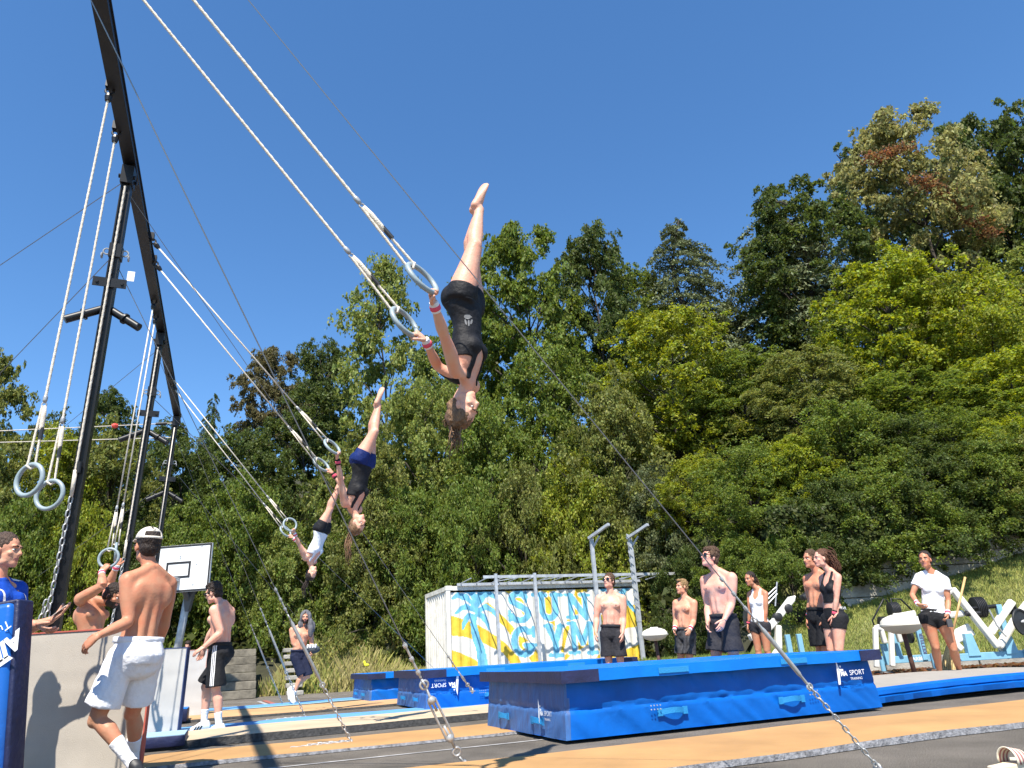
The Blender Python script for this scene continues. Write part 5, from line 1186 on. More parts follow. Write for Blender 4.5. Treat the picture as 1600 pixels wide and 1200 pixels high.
def hair(P, m, style='short', vol=1.0, seed=1, front=.0, **kw):
    mb = MB(); h_ = P.h_; q = P.q; X, Y, W = P.hr, P.hfw, P.hup
    def E(x, y, z, a, b_, c, n=22, mm=16): mb.ell(h_(x, y, z), (a * q, b_ * q, c * q), X, Y, W, n, mm)
    g = .006 * vol
    if style != 'bald':
        front -= .012 if style == 'tied' else .006; E(0, -.014 + front, .048, .0785 + g, .0955 + g, .0945 + g); E(0, -.055, -.012, .069 + g, .052 + g, .068 + g)
        if style in ('short', 'curly', 'quiff'):
            for sg in (-1, 1): E(sg * .066, .018, .012, .013 + g * .4, .02, .03)
        if style in ('quiff',): E(0, .060, .108, .055, .036, .024 * vol)
        if style == 'curly': E(0, .04, .100, .068, .05, .035); E(0, -.02, .115, .07, .08, .032)
        if style == 'mop': E(.0, .050, .085, .066, .048, .038); E(0, -.03, .095, .082, .09, .06); [E(sg * .066, .015, .03, .022, .035, .045) for sg in (-1, 1)]
    me = eval_mesh(mb.v, mb.f, .006 if P.vox < .009 else .008, 2); V = np_verts(me); N = np_norm(me); org = np.array(LOC[P.t.name])
    sc = 55 if style in ('short', 'quiff', 'crop') else 38; amp = {'crop': .0015, 'short': .008, 'quiff': .009, 'curly': .015, 'mop': .012, 'crop': .003, 'tied': .006}.get(style, .004)
    w = np.array([mnoise.noise(Vector(p) * sc + Vector((seed, 0, 0))) + .5 * mnoise.noise(Vector(p) * sc * 2.2) for p in V]) * amp
    nm = bpy.data.meshes.new('hair'); nm.from_pydata((V + N * w[:, None] - org).tolist(), [], [tuple(p.vertices) for p in me.polygons]); P.hair = link_mesh('hair', nm, m, P.t, None, True); return P.hair
def strands(P, m, root, path, n, spread0, spread1, r=.0035, name='ponytail', seed=3, wav=.01):
    # bundle of thin locks from a root along a path
    rr = random.Random(seed); b = MB(); pts = [Vector(root)] + [Vector(p) for p in path]
    for i in range(n):
        o = Vector((rr.gauss(0, 1), rr.gauss(0, 1), rr.gauss(0, 1))) * .5; L = rr.uniform(.7, 1.05); q = []; N = 7
        for j in range(N + 1):
            f = j / N * L; f = min(f, 1.0); x = f * (len(pts) - 1); a = min(int(x), len(pts) - 2); p = pts[a].lerp(pts[a + 1], x - a)
            sp = spread0 + (spread1 - spread0) * f; q.append(p + o * sp + Vector((math.sin(j * 1.7 + i), math.cos(j * 1.3 + i * 2), 0)) * wav * f)
        b.tube(q, [r, r * 1.3, r * 1.4, r * 1.4, r * 1.2, r, r * .7, r * .3], 5)
    return b.build(name, m, P.t, smooth=True)
def shades(P, m=M_lens, frame_m=M_shoe_b):
    b = MB(); h_ = P.h_; q = P.q
    for sg in (-1, 1):
        b.ell(h_(sg * .036, .098, .004), (.033 * q, .010 * q, .025 * q), P.hr, P.hfw, P.hup, 14, 8, 0)
        b.tube([h_(sg * .062, .094, .010), h_(sg * .083, .05, .010), h_(sg * .086, -.01, .004)], .0038 * q, 6, 1)
    b.tube([h_(-.008, .104, .008), h_(.008, .104, .008)], .004 * q, 6, 1); b.build('sunglasses', [m, frame_m], P.t, smooth=True)
def wristband(P, s, m=CL_pink, white=CL_white, t0=.74, grip=True):
    el, wr = P.J['el' + s], P.J['wr' + s]; a, c = el.lerp(wr, t0), el.lerp(wr, 1.0); d = (c - a).normalized(); k = P.k * (1 if P.sex == 'm' else .88)
    b = MB(); b.tube([a, a + d * .004, a.lerp(c, .5), c - d * .004, c + d * .01], [.031 * k, .036 * k, .035 * k, .034 * k, .031 * k], 14); b.build('wrist_wrap', white, P.t, smooth=40)
    b = MB(); e, f = a.lerp(c, .28), a.lerp(c, .78); b.tube([e, e + d * .004, f - d * .004, f], [.036 * k, .0395 * k, .039 * k, .035 * k], 14); b.build('wristband', m, P.t, smooth=40)
def socks_shoes(P, s, sock=.66, shoe=None, solem=M_sole, stripes=False, sockm=CL_white):
    rg, t, T = regions(P)
    if sock is not None: cover(P, 'sock', ((rg == 'ca' + s) & (T['ca' + s] > sock)) | ((rg == 'ft' + s) & (T['ft' + s] < .5)), .004, sockm, .0025, 40)
    if shoe is None: return
    J = P.J; an, td, dn, sl, k = J['an' + s], J['td' + s], J['dn' + s], J['sl' + s], P.k; mb = MB(); X = lambda a, b, c=0: an + td * a * k + dn * b * k + sl * c * k
    mb.loft([(X(-.075, .055), sl, dn, .025 * k, .030 * k), (X(-.055, .03), sl, dn, .040 * k, .052 * k), (X(-.01, .03), sl, dn, .042 * k, .055 * k), (X(.05, .040), sl, dn, .044 * k, .050 * k), (X(.10, .055), sl, dn, .048 * k, .037 * k), (X(.16, .064), sl, dn, .050 * k, .028 * k), (X(.20, .068), sl, dn, .042 * k, .022 * k), (X(.225, .072), sl, dn, .022 * k, .014 * k)], 16)
    me = eval_mesh(mb.v, mb.f, .008, 3); V = np_verts(me); fcs = [tuple(p.vertices) for p in me.polygons]; nm = bpy.data.meshes.new('shoe'); nm.from_pydata((V - np.array(LOC[P.t.name])).tolist(), [], fcs); ob = link_mesh('shoe', nm, shoe, P.t, None, True)
    b = MB(); out = [(-.082, 0), (-.07, .036), (-.02, .042), (.04, .043), (.10, .050), (.17, .052), (.21, .040), (.232, 0), (.21, -.040), (.17, -.05), (.10, -.046), (.04, -.041), (-.02, -.040), (-.07, -.034)]
    b.prism([(x * k, y * k) for x, y in out], X(0, .088), td, sl, .024 * k); b.build('sole', solem, ob, bev=.006)
    if stripes:
        bv = BVHTree.FromPolygons([Vector(p) for p in V], fcs)
        for sg in (-1, 1):
            for i in range(3): ribbon(P, bv, [X(.010 + .033 * i, .030, 0), X(.045 + .030 * i, .078, 0)], sl * sg, .016, CL_black, 'stripe', 6, ob)
    else:
        b = MB()
        for i in range(4): b.tube([X(.045 + .02 * i, .005 + .012 * i, -.026), X(.045 + .02 * i, -.008 + .012 * i, 0), X(.045 + .02 * i, .005 + .012 * i, .026)], .0035, 5)
        b.build('laces', CL_white, ob)
def tee(P, m, h0=-.02, sleeve=.55, fit=1.0, wr=.008, name='shirt', label=None):
    mb = MB(); k = P.k; J = P.J; f = P.sex == 'f'; secs = []
    T = [(h0, .172, .122, -.004), (.08, .160, .112, -.002), (.18, .152, .106, .004), (.28, .152, .110, .004), (.37, .158, .122, .004), (.44, .162, .108, -.008), (.50, .148, .084, -.014), (.545, .100, .068, -.012), (.585, .062, .060, -.010)] if f else [(h0, .175, .13, -.004), (.1, .17, .122, 0), (.2, .168, .118, .004), (.3, .172, .124, .002), (.38, .185, .130, 0), (.44, .190, .124, -.006), (.50, .172, .104, -.014), (.55, .118, .080, -.014), (.575, .085, .075, -.012)]
    for (h, rx, ry, off) in T:
        c, rt, fw = P.tf(h); secs.append((c + fw * off * k, rt, fw, rx * k * fit, ry * k * fit))
    mb.loft(secs, 24)
    for sg in (-1, 1):
        if f: c3, rt3, fw3 = P.tf(.355); mb.ell(c3 + rt3 * sg * .060 * k + fw3 * .072 * k, (.075 * k, .058 * k, .075 * k), rt3, fw3, P.up)
        else: c3, rt3, fw3 = P.tf(.40); mb.ell(c3 + rt3 * sg * .075 * k + fw3 * .085 * k, (.10 * k, .055 * k, .08 * k), rt3, fw3, P.up)
        mb.ell(P.J['sh' + ('R' if sg > 0 else 'L')], (.078 * k, .075 * k, .078 * k)) if not f else mb.ell(P.J['sh' + ('R' if sg > 0 else 'L')], (.064 * k, .062 * k, .062 * k))
    for s, sg in (('R', 1), ('L', -1)):
        nb_ = J['C'] + P.up * .075 * k; mb.tube([nb_ - P.fs * .012 * k + P.rs * sg * .03 * k, J['C'] + P.rs * sg * .085 * k + P.up * .040 * k - P.fs * .015 * k, J['sh' + s] + P.up * .012 * k], [.045 * k, .048 * k, .05 * k], 12)
        sh, el = J['sh' + s], J['el' + s]; e = sh.lerp(el, sleeve); r = (.060 if f else .070) * k
        mb.tube([sh + P.up * .005, sh.lerp(e, .4), e], [r * 1.05, r * 1.08, r * 1.12], 16)
    me = eval_mesh(mb.v, mb.f, max(.009, P.vox), 4); V = np_verts(me); N = np_norm(me)
    w = np.array([mnoise.noise(Vector((p[0] * 10 + p[2] * 5, p[1] * 10, p[2] * 6))) + .5 * mnoise.noise(Vector(p) * 22) for p in V]) * wr; V2 = V + N * w[:, None]; fcs = [tuple(p.vertices) for p in me.polygons]
    nm = bpy.data.meshes.new(name); nm.from_pydata((V2 - np.array(LOC[P.t.name])).tolist(), [], fcs); ob = link_mesh(name, nm, m, P.t, None, True); P.tee_bvh = BVHTree.FromPolygons([Vector(p) for p in V2], fcs)
    if label: ob['label'] = label
    return ob
def lycra(P, top, bottom, split=.07, tmax=.44, leg=.12, off=.005, crop=None, bottom_h=None, wr=.0015):
    rg, t, T = regions(P); h = height(P); tor = rg == 'torso'; th = ((rg == 'thR') & (T['thR'] < leg)) | ((rg == 'thL') & (T['thL'] < leg)) | (np.char.startswith(rg.astype(str), 'th') & (h > -.06))
    bh = split if bottom_h is None else bottom_h
    if bottom: cover(P, 'shorts', (tor & (h < bh)) | th, off, bottom, wr)
    # scooped arm holes and neckline
    if top:
        x = np.abs((P.pc - np.array(P.J['C'])) @ np.array(P.rs)) / P.k; fr = ((P.pc - np.array(P.J['C'])) @ np.array(P.fs)) / P.k
        lim = tmax - .09 * np.clip(1 - x / .075, 0, 1) * (1 if P.sex == 'f' else 1); strap = (x > .055) & (x < .088) & (h < .585) & ((rg == 'torso') | (rg == 'neck') | (rg == 'uaR') | (rg == 'uaL'))
        cover(P, 'top', (((tor | strap) & (h > (split - .015 if crop is None else crop)) & (h < lim)) & (x < .158)) | (strap & (h > tmax - .04)), off + .002, top, wr)
E1 = Vector((0, 0, 0))
# ---- front gymnast, upside down on the rings
def gym(label, d, pel, neck, head, armN, armF, knee, ankle, ft, gn, gf, H, sk, fw=(.95, -.30, 0), vox=.0075, ksg=0, asg=1, yh=75, pit=0, nsg=0, far_dx=4):
    def grip(g): c, n, dn = g; return c, n.cross(dn)
    k = H / 1.8; best = None; F_ = Vector(fw)
    for i in range(-40, 41):                                  # slide the body along the line of sight until both hands reach their rings
        dd = d + i * .03; p = aty(*pel, dd); v = ray(neck[0], neck[1]); t = dd / v.y; up = (EYE + v * t - p).normalized(); C = p + up * .53 * k; f_ = (F_ - up * F_.dot(up)).normalized(); r_ = f_.cross(up)
        e = 0
        for sg, g in ((-1, gn), (1, gf)):
            sh = C + r_ * sg * .16 * k + up * .03 * k - f_ * .03 * k; e += (((g[0] - sh).length / (.59 * k)) - .985) ** 2
        if best is None or e < best[0]: best = (e, dd)
    d = best[1]
    return person(label, d, pel, (neck[0], neck[1], nsg), 0, 0, {'L': (armN[0], armN[1], (.05, -.03)), 'R': (armF[0], armF[1], (.05, -.03))},
        {'L': ((knee[0], knee[1], ksg), (ankle[0], ankle[1], asg), ft), 'R': ((knee[0] - far_dx, knee[1] - 3, ksg), (ankle[0] - far_dx * .2, ankle[1] - 3, asg), ft)}, (head[0], head[1], yh, pit, 0), H, 'f', sk, vox, fwdv=fw,
        hands={'L': {'grip': grip(gn), 'pref': Vector((.3, 0, -1))}, 'R': {'grip': grip(gf), 'pref': Vector((.3, 0, -1))}})
g1 = gym('woman in black leotard hanging upside down from the nearest rings, legs straight up', 3.95, (727, 476), (733, 590), (723, 640), ((719, 508, 0), (689, 470, 0)), ((679, 566, 1), (654, 538, 0)), (741, 388), (749, 326), (.42, .25, .87), GR['g1n'], GR['g1f'], 1.64, SK_fair)
lycra(g1, CL_leo, CL_leo, split=.04, leg=.10); hair(g1, HA_lblond, 'tied', 1.1, 3); brows(g1, HA_brown)
hd = g1.hd; strands(g1, HA_lblond, hd + g1.hup * .06 - g1.hfw * .07, [hd + g1.hup * .12 - g1.hfw * .05 + Z * -.02, aty(714, 680, g1.hd.y), aty(708, 708, g1.hd.y)], 34, .02, .05, .0032)
strands(g1, HA_lblond, hd - g1.hfw * .09 + g1.hup * .03, [hd - g1.hfw * .12 + Z * -.05, hd - g1.hfw * .125 + Z * -.10], 10, .012, .02, .003, 'loose_hair', 8)
for s in 'LR': wristband(g1, s)
bv = BVHTree.FromPolygons([Vector(v) for v in g1.V], g1.faces); o = aty(727, 486, g1.J['pel'].y - .3); X_ = Vector((1, 0, 0)); Y_ = Vector((0, -.3, 1))
def blob(x, y, a, c, r=0): return [(x + a * math.cos(t) * math.cos(r) - c * math.sin(t) * math.sin(r), y + a * math.cos(t) * math.sin(r) + c * math.sin(t) * math.cos(r)) for t in [i * math.pi / 4 for i in range(8)]]
decal(g1, bv, [blob(0, 0, .022, .016), blob(-.012, -.034, .006, .020, .2), blob(.006, -.040, .006, .022, 0), blob(.022, -.032, .006, .018, -.3), blob(.034, .004, .018, .006, .4)], o, X_, Y_, mat('chalk', (.22, .22, .22), .9), 'chalk_print', .012)
g2 = gym('woman in royal blue shorts and black top hanging upside down from the middle rings', 7.9, (567, 724), (554, 787), (558, 816), ((549, 757, 0), (534, 733, 0)), ((528, 765, 1), (519, 752, 0)), (587, 671), (592, 632), (.35, .2, .9), GR['g2n'], GR['g2f'], 1.64, SK_fair, (.93, -.36, 0), .009, yh=70)
lycra(g2, CL_leo, CL_blue, split=.055, leg=.24); hair(g2, HA_lblond, 'tied', 1.1, 5); brows(g2, HA_brown); hd = g2.hd
strands(g2, HA_lblond, hd + g2.hup * .07 - g2.hfw * .07, [hd + g2.hup * .13 - g2.hfw * .09, aty(543, 850, hd.y), aty(548, 880, hd.y)], 34, .022, .04, .0045)
for s in 'LR': wristband(g2, s, CL_pink, CL_black)
g3 = gym('woman in white top and black shorts hanging upside down from the farthest rings', 11.45, (503, 829), (487, 874), (487, 897), ((476, 850, 0), (463, 838, 0)), ((468, 860, 1), (455, 846, 0)), (520, 788), (531, 759), (.4, .1, .9), GR['g3n'], GR['g3f'], 1.62, SK_fair, (.93, -.30, -.2), .011, yh=60)
lycra(g3, CL_paleblue, CL_leo, split=.06, leg=.30, off=.007); hair(g3, HA_dark, 'tied', 1.1, 6); hd = g3.hd
strands(g3, HA_dark, hd + g3.hup * .07 - g3.hfw * .07, [hd + g3.hup * .14 - g3.hfw * .08, aty(474, 918, hd.y), aty(478, 934, hd.y)], 30, .022, .035, .005)
for s in 'LR': wristband(g3, s)

# ---- man in white shorts and cap, seen from behind
p = person('shirtless man in white shorts and cream cap, back to the camera, at left', 5.38, (213, 1023), (233, 908), -125, -118, {'L': ((201, 951, 0), (152, 994, -1)), 'R': ((258, 966, 1), (246, 1012, 1))},
    {'L': ((157, 1108, 0), (201, 1186, 0), (-.5, .75, -.2)), 'R': ((207, 1114, 1), (209, 1190, 1), (-.3, .9, -.15))}, (231, 862, -135, 4), 1.79, 'm', SK_tan, .0075, hands={'L': {'dir': (-.75, .05, -.6), 'palm': (.3, .6, -.2), 'curl': .4}}, muscle=1.2, build=.92)
ob = shorts(p, CL_white, .80, .115, .116, wr=.010); hair(p, HA_dark, 'crop', .8, 2); brows(p, HA_dark)
decal(p, p.short_bvh, [[(0, 0), (.012, -.012), (.05, .004), (.016, -.004), (.006, .006)]], p.J['hipL'].lerp(p.J['knL'], .72) + Vector((-.085, -.3, -.02)), (1, 0, 0), (0, 0, 1), CL_black, 'emblem')
for s in 'LR': socks_shoes(p, s, .52, M_shoe_b)
shades(p)
b = MB(); h_ = p.h_
rows = []
for j in range(9):
    ph = math.pi / 2 * j / 8; rows.append((math.cos(ph), math.sin(ph)))
V = []; F = []; n = 30
for (c, s_) in rows:
    for i in range(n): a = 2 * math.pi * i / n; V.append(h_(.089 * c * math.cos(a), -.012 + .106 * c * math.sin(a), .052 + .092 * s_))
for j in range(8):
    for i in range(n):
        a = 2 * math.pi * (i + .5) / n
        if j <= 2 and math.sin(a) < -.80 and j >= 1: continue           # opening above the strap at the back
        i2 = (i + 1) % n; F.append((j * n + i, j * n + i2, (j + 1) * n + i2, (j + 1) * n + i))
b.add(V, F); ob = b.build('cap', CL_cap, p.t, smooth=True); md = ob.modifiers.new('thick', 'SOLIDIFY'); md.thickness = .004; md.offset = 1
b = MB(); b.prism([(-.075, 0), (-.07, .055), (-.03, .085), (.03, .085), (.07, .055), (.075, 0)], h_(0, .078, .055), p.hr, (p.hfw - p.hup * .2).normalized(), .006); b.build('cap_brim', CL_cap, p.t)

# ---- man in blue jersey behind the upright blue mat
p = person('man in blue and white jersey clapping chalky hands behind the upright blue mat', 5.2, (-10, 1036), (-5, 930), 88, 88, {'R': ((18, 988, -1), (60, 976, 0)), 'L': ((28, 992, 1), (66, 974, 0))}, {'R': ((2, 1120, 0), (-6, 1205, 0), (1, 0, -.1)), 'L': ((8, 1120, 0), (6, 1205, 0), (1, 0, -.1))}, (5, 877, 93, 0), 1.79, 'm', SK_mid, .0065, shirtless=False,
    hands={'R': {'dir': (.8, -.1, -.45), 'palm': (.3, .5, .75), 'curl': .45}, 'L': {'dir': (.75, -.05, .55), 'palm': (.1, -.45, .75), 'curl': .15, 'spread': .3}})
tee(p, CL_jersey, -.05, .6, 1.0); shorts(p, CL_navy, .8); hair(p, HA_short, 'crop', .6, 9); brows(p, HA_brown)
for s, sg in (('R', 1), ('L', -1)):
    a = p.J['sh' + s]; ribbon(p, p.tee_bvh, [p.J['C'] + p.rs * sg * .07 + p.up * .06, a + p.fs * .03 - p.up * .10, p.tf(.20)[0] + p.rs * sg * .17 + p.fs * .02], (p.rs * sg + p.fs * .4), .02, CL_white, 'piping')
    ribbon(p, p.tee_bvh, [p.tf(.52)[0] + p.rs * sg * .10, p.tf(.40)[0] + p.rs * sg * .11, p.tf(.2)[0] + p.rs * sg * .13], p.fs, .018, CL_white, 'piping')
b = MB(); w = p.J['wrL']; dr = p.J['hdirL']; b.box(w + dr * .075 + Vector((.0, -.02, .018)), (.11, .055, .006), dr, Vector((0, 1, .5)).normalized()); b.build('hand_guard', M_leather, p.t, bev=.002)

# ---- bearded man holding the second pair of rings
p = person('bearded shirtless man reaching up to the rings behind the grey mat', 8.15, (139, 1022), (143, 946), 75, 75, {'R': ((157, 908, 0), (173, 880, 0), (.07, .03)), 'L': ((171, 912, 1), (187, 878, 0), (.08, .03))}, {'R': ((140, 1085, 0), (138, 1146, 0), (1, 0, -.1)), 'L': ((146, 1085, 0), (144, 1146, 0), (1, 0, -.1))}, (165, 936, 85, -24), 1.78, 'm', SK_tan, .008, beard=HA_dark,
    hands={'R': {'grip': (CF + Vector((.01, 0, -.20)), Vector((1, 0, .1))), 'pref': Vector((0, 1, 0))}, 'L': {'grip': (CN + Vector((.05, 0, -.20)), Vector((.8, .5, 0))), 'pref': Vector((0, 1, 0))}})
shorts(p, CL_navy, .8); hair(p, HA_dark, 'short', .9, 4); brows(p, HA_dark)
for s in 'RL': wristband(p, s, CL_pink, CL_white, .78)

# ---- man in black shorts with white stripes
p = person('shirtless man in black shorts with three white side stripes standing on the blue strip', 9.85, (343, 1020), (348, 946), -95, -98, {'L': ((345, 985, 0), (316, 1013, -1)), 'R': ((332, 985, 1), (319, 1014, 1))}, {'L': ((337, 1078, 0), (342, 1131, 0), (-1, -.1, -.06)), 'R': ((319, 1078, 0), (319, 1131, 0), (-1, -.12, -.06))}, (333, 924, -98, -14), 1.86, 'm', SK_pale, .0085, hands={'L': {'dir': (-.85, -.1, -.5), 'palm': (-.4, .3, -.8), 'curl': .3}}, muscle=.8, build=1.03)
shorts(p, CL_black, .92, .115, .118, wr=.012); hair(p, HA_dark, 'curly', 1.0, 6); brows(p, HA_dark); shades(p)
base_ = [p.J['hipL'] + Z * .10, p.J['hipL'].lerp(p.J['knL'], .4), p.J['hipL'].lerp(p.J['knL'], .97)]
for i in (-1, 0, 1): ribbon(p, p.short_bvh, [v + Vector((.012 + i * .020 - .01 * j, 0, 0)) for j, v in enumerate(base_)], (.05, -1, 0), .011, CL_white, 'side_stripe', 30)
for s in 'LR': socks_shoes(p, s, .64, M_shoe_w, M_sole, True)
b = MB(); c = p.J['C'] + p.up * .045; b.torus(c + p.fs * .02, (p.up + p.fs * .55).normalized(), .078, .005, 24, 6); b.build('necklace_cord', M_rust, p.t)

# ---- man sitting on the terrace steps
p = person('man with dark hair sitting on the terrace steps behind the standing mats', 22.6, (289, 1052), (291, 1024), 10, 10, {'R': ((281, 1034, 0), (284, 1052, -1)), 'L': ((303, 1036, 0), (303, 1054, -1))}, {'R': ((279, 1055, -1), (279, 1078, 0), (0, -1, -.1)), 'L': ((300, 1056, -1), (302, 1078, 0), (.2, -1, -.1))}, (294, 1005, 10, -8), 1.78, 'm', SK_pale, .014)
shorts(p, CL_black, .9); hair(p, HA_dark, 'mop', 1.0, 5)

# ---- man running with a towel over his head
p = person('shirtless man in navy shorts running with a grey towel over his head', 16.0, (467, 1024), (470, 987), 35, 28, {'R': ((459, 1009, 0), (481, 1017, -1)), 'L': ((487, 1006, 0), (487, 1019, -1))}, {'R': ((474, 1057, -1), (457, 1088, 1), (.5, -.7, -.35)), 'L': ((481, 1056, 0), (457, 1077, 1), (.3, -.5, -.8))}, (475, 971, 12, -4), 1.80, 'm', SK_mid, .010, beard=HA_dark, hands={'R': {'curl': .9}, 'L': {'curl': .9}})
shorts(p, CL_navy, .98, .11, .115, wr=.010); hair(p, HA_dark, 'short', 1.0, 7); brows(p, HA_dark)
h_ = p.h_; q = p.q
mb = MB()
for (x, y, z, a, c, e) in ((0, -.03, .055, .108, .105, .105), (.085, .0, -.02, .035, .075, .12), (-.085, .0, -.02, .035, .075, .12), (0, -.08, -.06, .09, .06, .14), (-.11, .03, -.15, .06, .07, .13), (-.12, .07, -.27, .055, .05, .14), (.10, .02, -.15, .06, .06, .09), (0, -.05, -.16, .16, .075, .07), (-.16, .0, -.20, .05, .06, .12)): mb.ell(h_(x, y, z), (a, c, e), p.hr, p.hfw, p.hup)
me = eval_mesh(mb.v, mb.f, .010, 3); V = np_verts(me); N = np_norm(me); V = V + N * (np.array([mnoise.noise(Vector((v[0] * 22, v[1] * 22, v[2] * 6))) for v in V]) * .014)[:, None]
nm = bpy.data.meshes.new('towel'); nm.from_pydata((V - np.array(LOC[p.t.name])).tolist(), [], [tuple(f.vertices) for f in me.polygons]); link_mesh('towel', nm, CL_grey, p.t, None, True)
for s in 'LR': socks_shoes(p, s, .80, M_shoe_w)
c = (p.J['wrR'] + p.J['wrL']) / 2 + Vector((.12, -.06, .02)); t_ = thing('grip_bag', 'grey and white bundle carried in the hands of the running man', 'bundle', c)
mb = MB(); mb.ell(c, (.15, .10, .085), mi=0); mb.build('bundle_body', mat('dark_bundle', (.05, .06, .07), .8), t_, smooth=True)
for i in range(4): mb = MB(); mb.tube([c + Vector((-.09 + .055 * i, -.10, .03)), c + Vector((-.10 + .055 * i, -.05, .09)), c + Vector((-.11 + .055 * i, .03, .085))], .02, 6); mb.build('white_roll', CL_white, t_, smooth=True)

# ---- spectators on the right
p = person('shirtless man in black sunglasses and shorts standing before the painted container', 12.1, (956, 988), (954, 932), -18, -12, {'R': ((932, 965, 0), (931, 989, -1)), 'L': ((974, 962, 0), (973, 990, -1))}, {'R': ((951, 1030, 0), (950, 1072, 0), (-.4, -1, -.1)), 'L': ((969, 1029, 0), (970, 1072, 0), (.1, -1, -.1))}, (952, 913, -38, 14), 1.84, 'm', SK_pale, .009)
shorts(p, CL_char, .82, .11, .115, wr=.012); hair(p, HA_brown, 'short', 1.1, 11); brows(p, HA_dark); shades(p)
p = person('blond shirtless man with red and white wrist wraps and acid washed shorts', 12.7, (1071, 991), (1070, 937), -48, -48, {'L': ((1084, 961, 0), (1078, 984, -1)), 'R': ((1056, 963, 0), (1054, 984, -1))}, {'L': ((1077, 1030, 0), (1079, 1070, 0), (-.7, -.7, -.1)), 'R': ((1064, 1030, 0), (1063, 1070, 0), (-.7, -.7, -.1))}, (1065, 914, -68, 6), 1.78, 'm', SK_mid, .009, muscle=1.3)
shorts(p, CL_acid, .74, .10, .112, wr=.010); hair(p, HA_blond, 'quiff', 1.0, 12); brows(p, HA_blond)
for s in 'RL': wristband(p, s, CL_red, CL_white, .66)
p = person('tall shirtless man in black shorts and sunglasses looking up, behind the large crash mat', 9.45, (1130, 974), (1122, 902), -55, -50, {'L': ((1143, 943, 0), (1131, 970, -1)), 'R': ((1106, 940, 0), (1106, 973, -1))}, {'L': ((1147, 1028, 0), (1150, 1080, 0), (-.5, -.8, -.1)), 'R': ((1119, 1028, 0), (1118, 1080, 0), (-.8, -.6, -.1))}, (1111, 876, -68, 16), 1.90, 'm', SK_pale, .0085, muscle=.7, build=1.04)
shorts(p, CL_char, .72, .10, .125, wr=.014); hair(p, HA_brown, 'mop', 1.0, 13); brows(p, HA_brown); shades(p)
p = person('young woman in white tank top with a ponytail and pink wristbands', 12.2, (1187, 975), (1184, 934), -52, -48, {'L': ((1197, 956, 0), (1195, 978, -1)), 'R': ((1172, 958, 0), (1169, 978, -1))}, {'L': ((1198, 1010, 0), (1204, 1048, 0), (-.6, -.7, -.1)), 'R': ((1184, 1010, 0), (1186, 1050, 0), (-.7, -.6, -.1))}, (1178, 916, -60, -4), 1.68, 'f', SK_tan, .009)
lycra(p, CL_white, CL_char, split=.05, tmax=.47, leg=.20, off=.006); hair(p, HA_dark, 'tied', 1.0, 14); hd = p.hd; strands(p, HA_brown, hd - p.hfw * .09 + p.hup * .05, [hd - p.hfw * .15 - Z * .02, hd - p.hfw * .15 - Z * .16, hd - p.hfw * .14 - Z * .28], 30, .02, .03, .005); brows(p, HA_dark)
for s in 'RL': wristband(p, s, CL_pink, CL_char, .76)
p = person('deeply tanned shirtless man in long black shorts standing behind the curly haired woman', 10.1, (1279, 963), (1277, 903), -62, -60, {'R': ((1266, 936, 0), (1263, 966, -1)), 'L': ((1292, 938, 0), (1290, 966, 0))}, {'L': ((1290, 1014, 0), (1292, 1062, 0), (-.7, -.6, -.1)), 'R': ((1281, 1014, 0), (1282, 1062, 0), (-.8, -.5, -.1))}, (1269, 881, -68, 2), 1.76, 'm', SK_red, .0085, muscle=1.4, build=.95)
shorts(p, CL_black, .9, .10, .115, wr=.012); hair(p, HA_brown, 'short', .8, 15); brows(p, HA_brown)
for s in 'R': wristband(p, s, CL_pink, CL_white, .74)
p = person('woman with curly chestnut hair in black crop top and black shorts', 9.6, (1303, 963), (1297, 905), -72, -70, {'L': ((1307, 938, 0), (1303, 966, -1)), 'R': ((1290, 940, 1), (1290, 966, 0))}, {'L': ((1311, 1016, 0), (1318, 1066, 0), (-.8, -.4, -.1)), 'R': ((1299, 1016, 0), (1303, 1066, 0), (-.8, -.4, -.1))}, (1287, 881, -82, 2), 1.70, 'f', SK_pale, .0085)
lycra(p, CL_leo, CL_black, split=.06, tmax=.46, leg=.30, crop=.17, bottom_h=.10, off=.006); hair(p, HA_chest, 'tied', 1.1, 16); brows(p, HA_brown)
hd = p.hd; strands(p, HA_chest, hd - p.hfw * .06 + p.hup * .06, [hd - p.hfw * .12 + p.hup * .02, hd - p.hfw * .15 - Z * .10, hd - p.hfw * .13 - Z * .20], 90, .06, .085, .0055, 'curls', 4, .02)
wristband(p, 'L', CL_pink, CL_black, .70)
b = MB(); add_text(b, 'RVR', .05, p.tf(.085)[0] + p.fh * .02 - p.rh * .155, p.fh * -1, p.up); b.build('waistband_print', CL_white, p.t)
p = person('smiling woman in white T-shirt and short black shorts with pink wristbands', 10.0, (1459, 962), (1456, 901), -24, -20, {'R': ((1427, 925, 0), (1434, 944, -1)), 'L': ((1481, 934, 0), (1481, 960, -1))}, {'R': ((1461, 1008, 0), (1469, 1054, 1), (-.45, -.8, -.15)), 'L': ((1486, 1004, 0), (1500, 1051, 1), (.1, -.95, -.15))}, (1447, 879, -42, 4), 1.70, 'f', SK_tan, .0085, shirtless=False, hands={'R': {'dir': (.75, -.2, -.6), 'curl': .7}, 'L': {'curl': .7}})
tee(p, CL_white, .03, .50, .93, .007); lycra(p, None, CL_black, split=.08, leg=.16, off=.007); hair(p, HA_dark, 'tied', 1.0, 17); brows(p, HA_dark)
for s in 'RL': wristband(p, s, CL_pink, CL_white, .72)
hd = p.hd; strands(p, HA_dark, hd - p.hfw * .08 + p.hup * .02, [hd - p.hfw * .12 - Z * .04, hd - p.hfw * .11 - Z * .12], 20, .02, .02, .005)
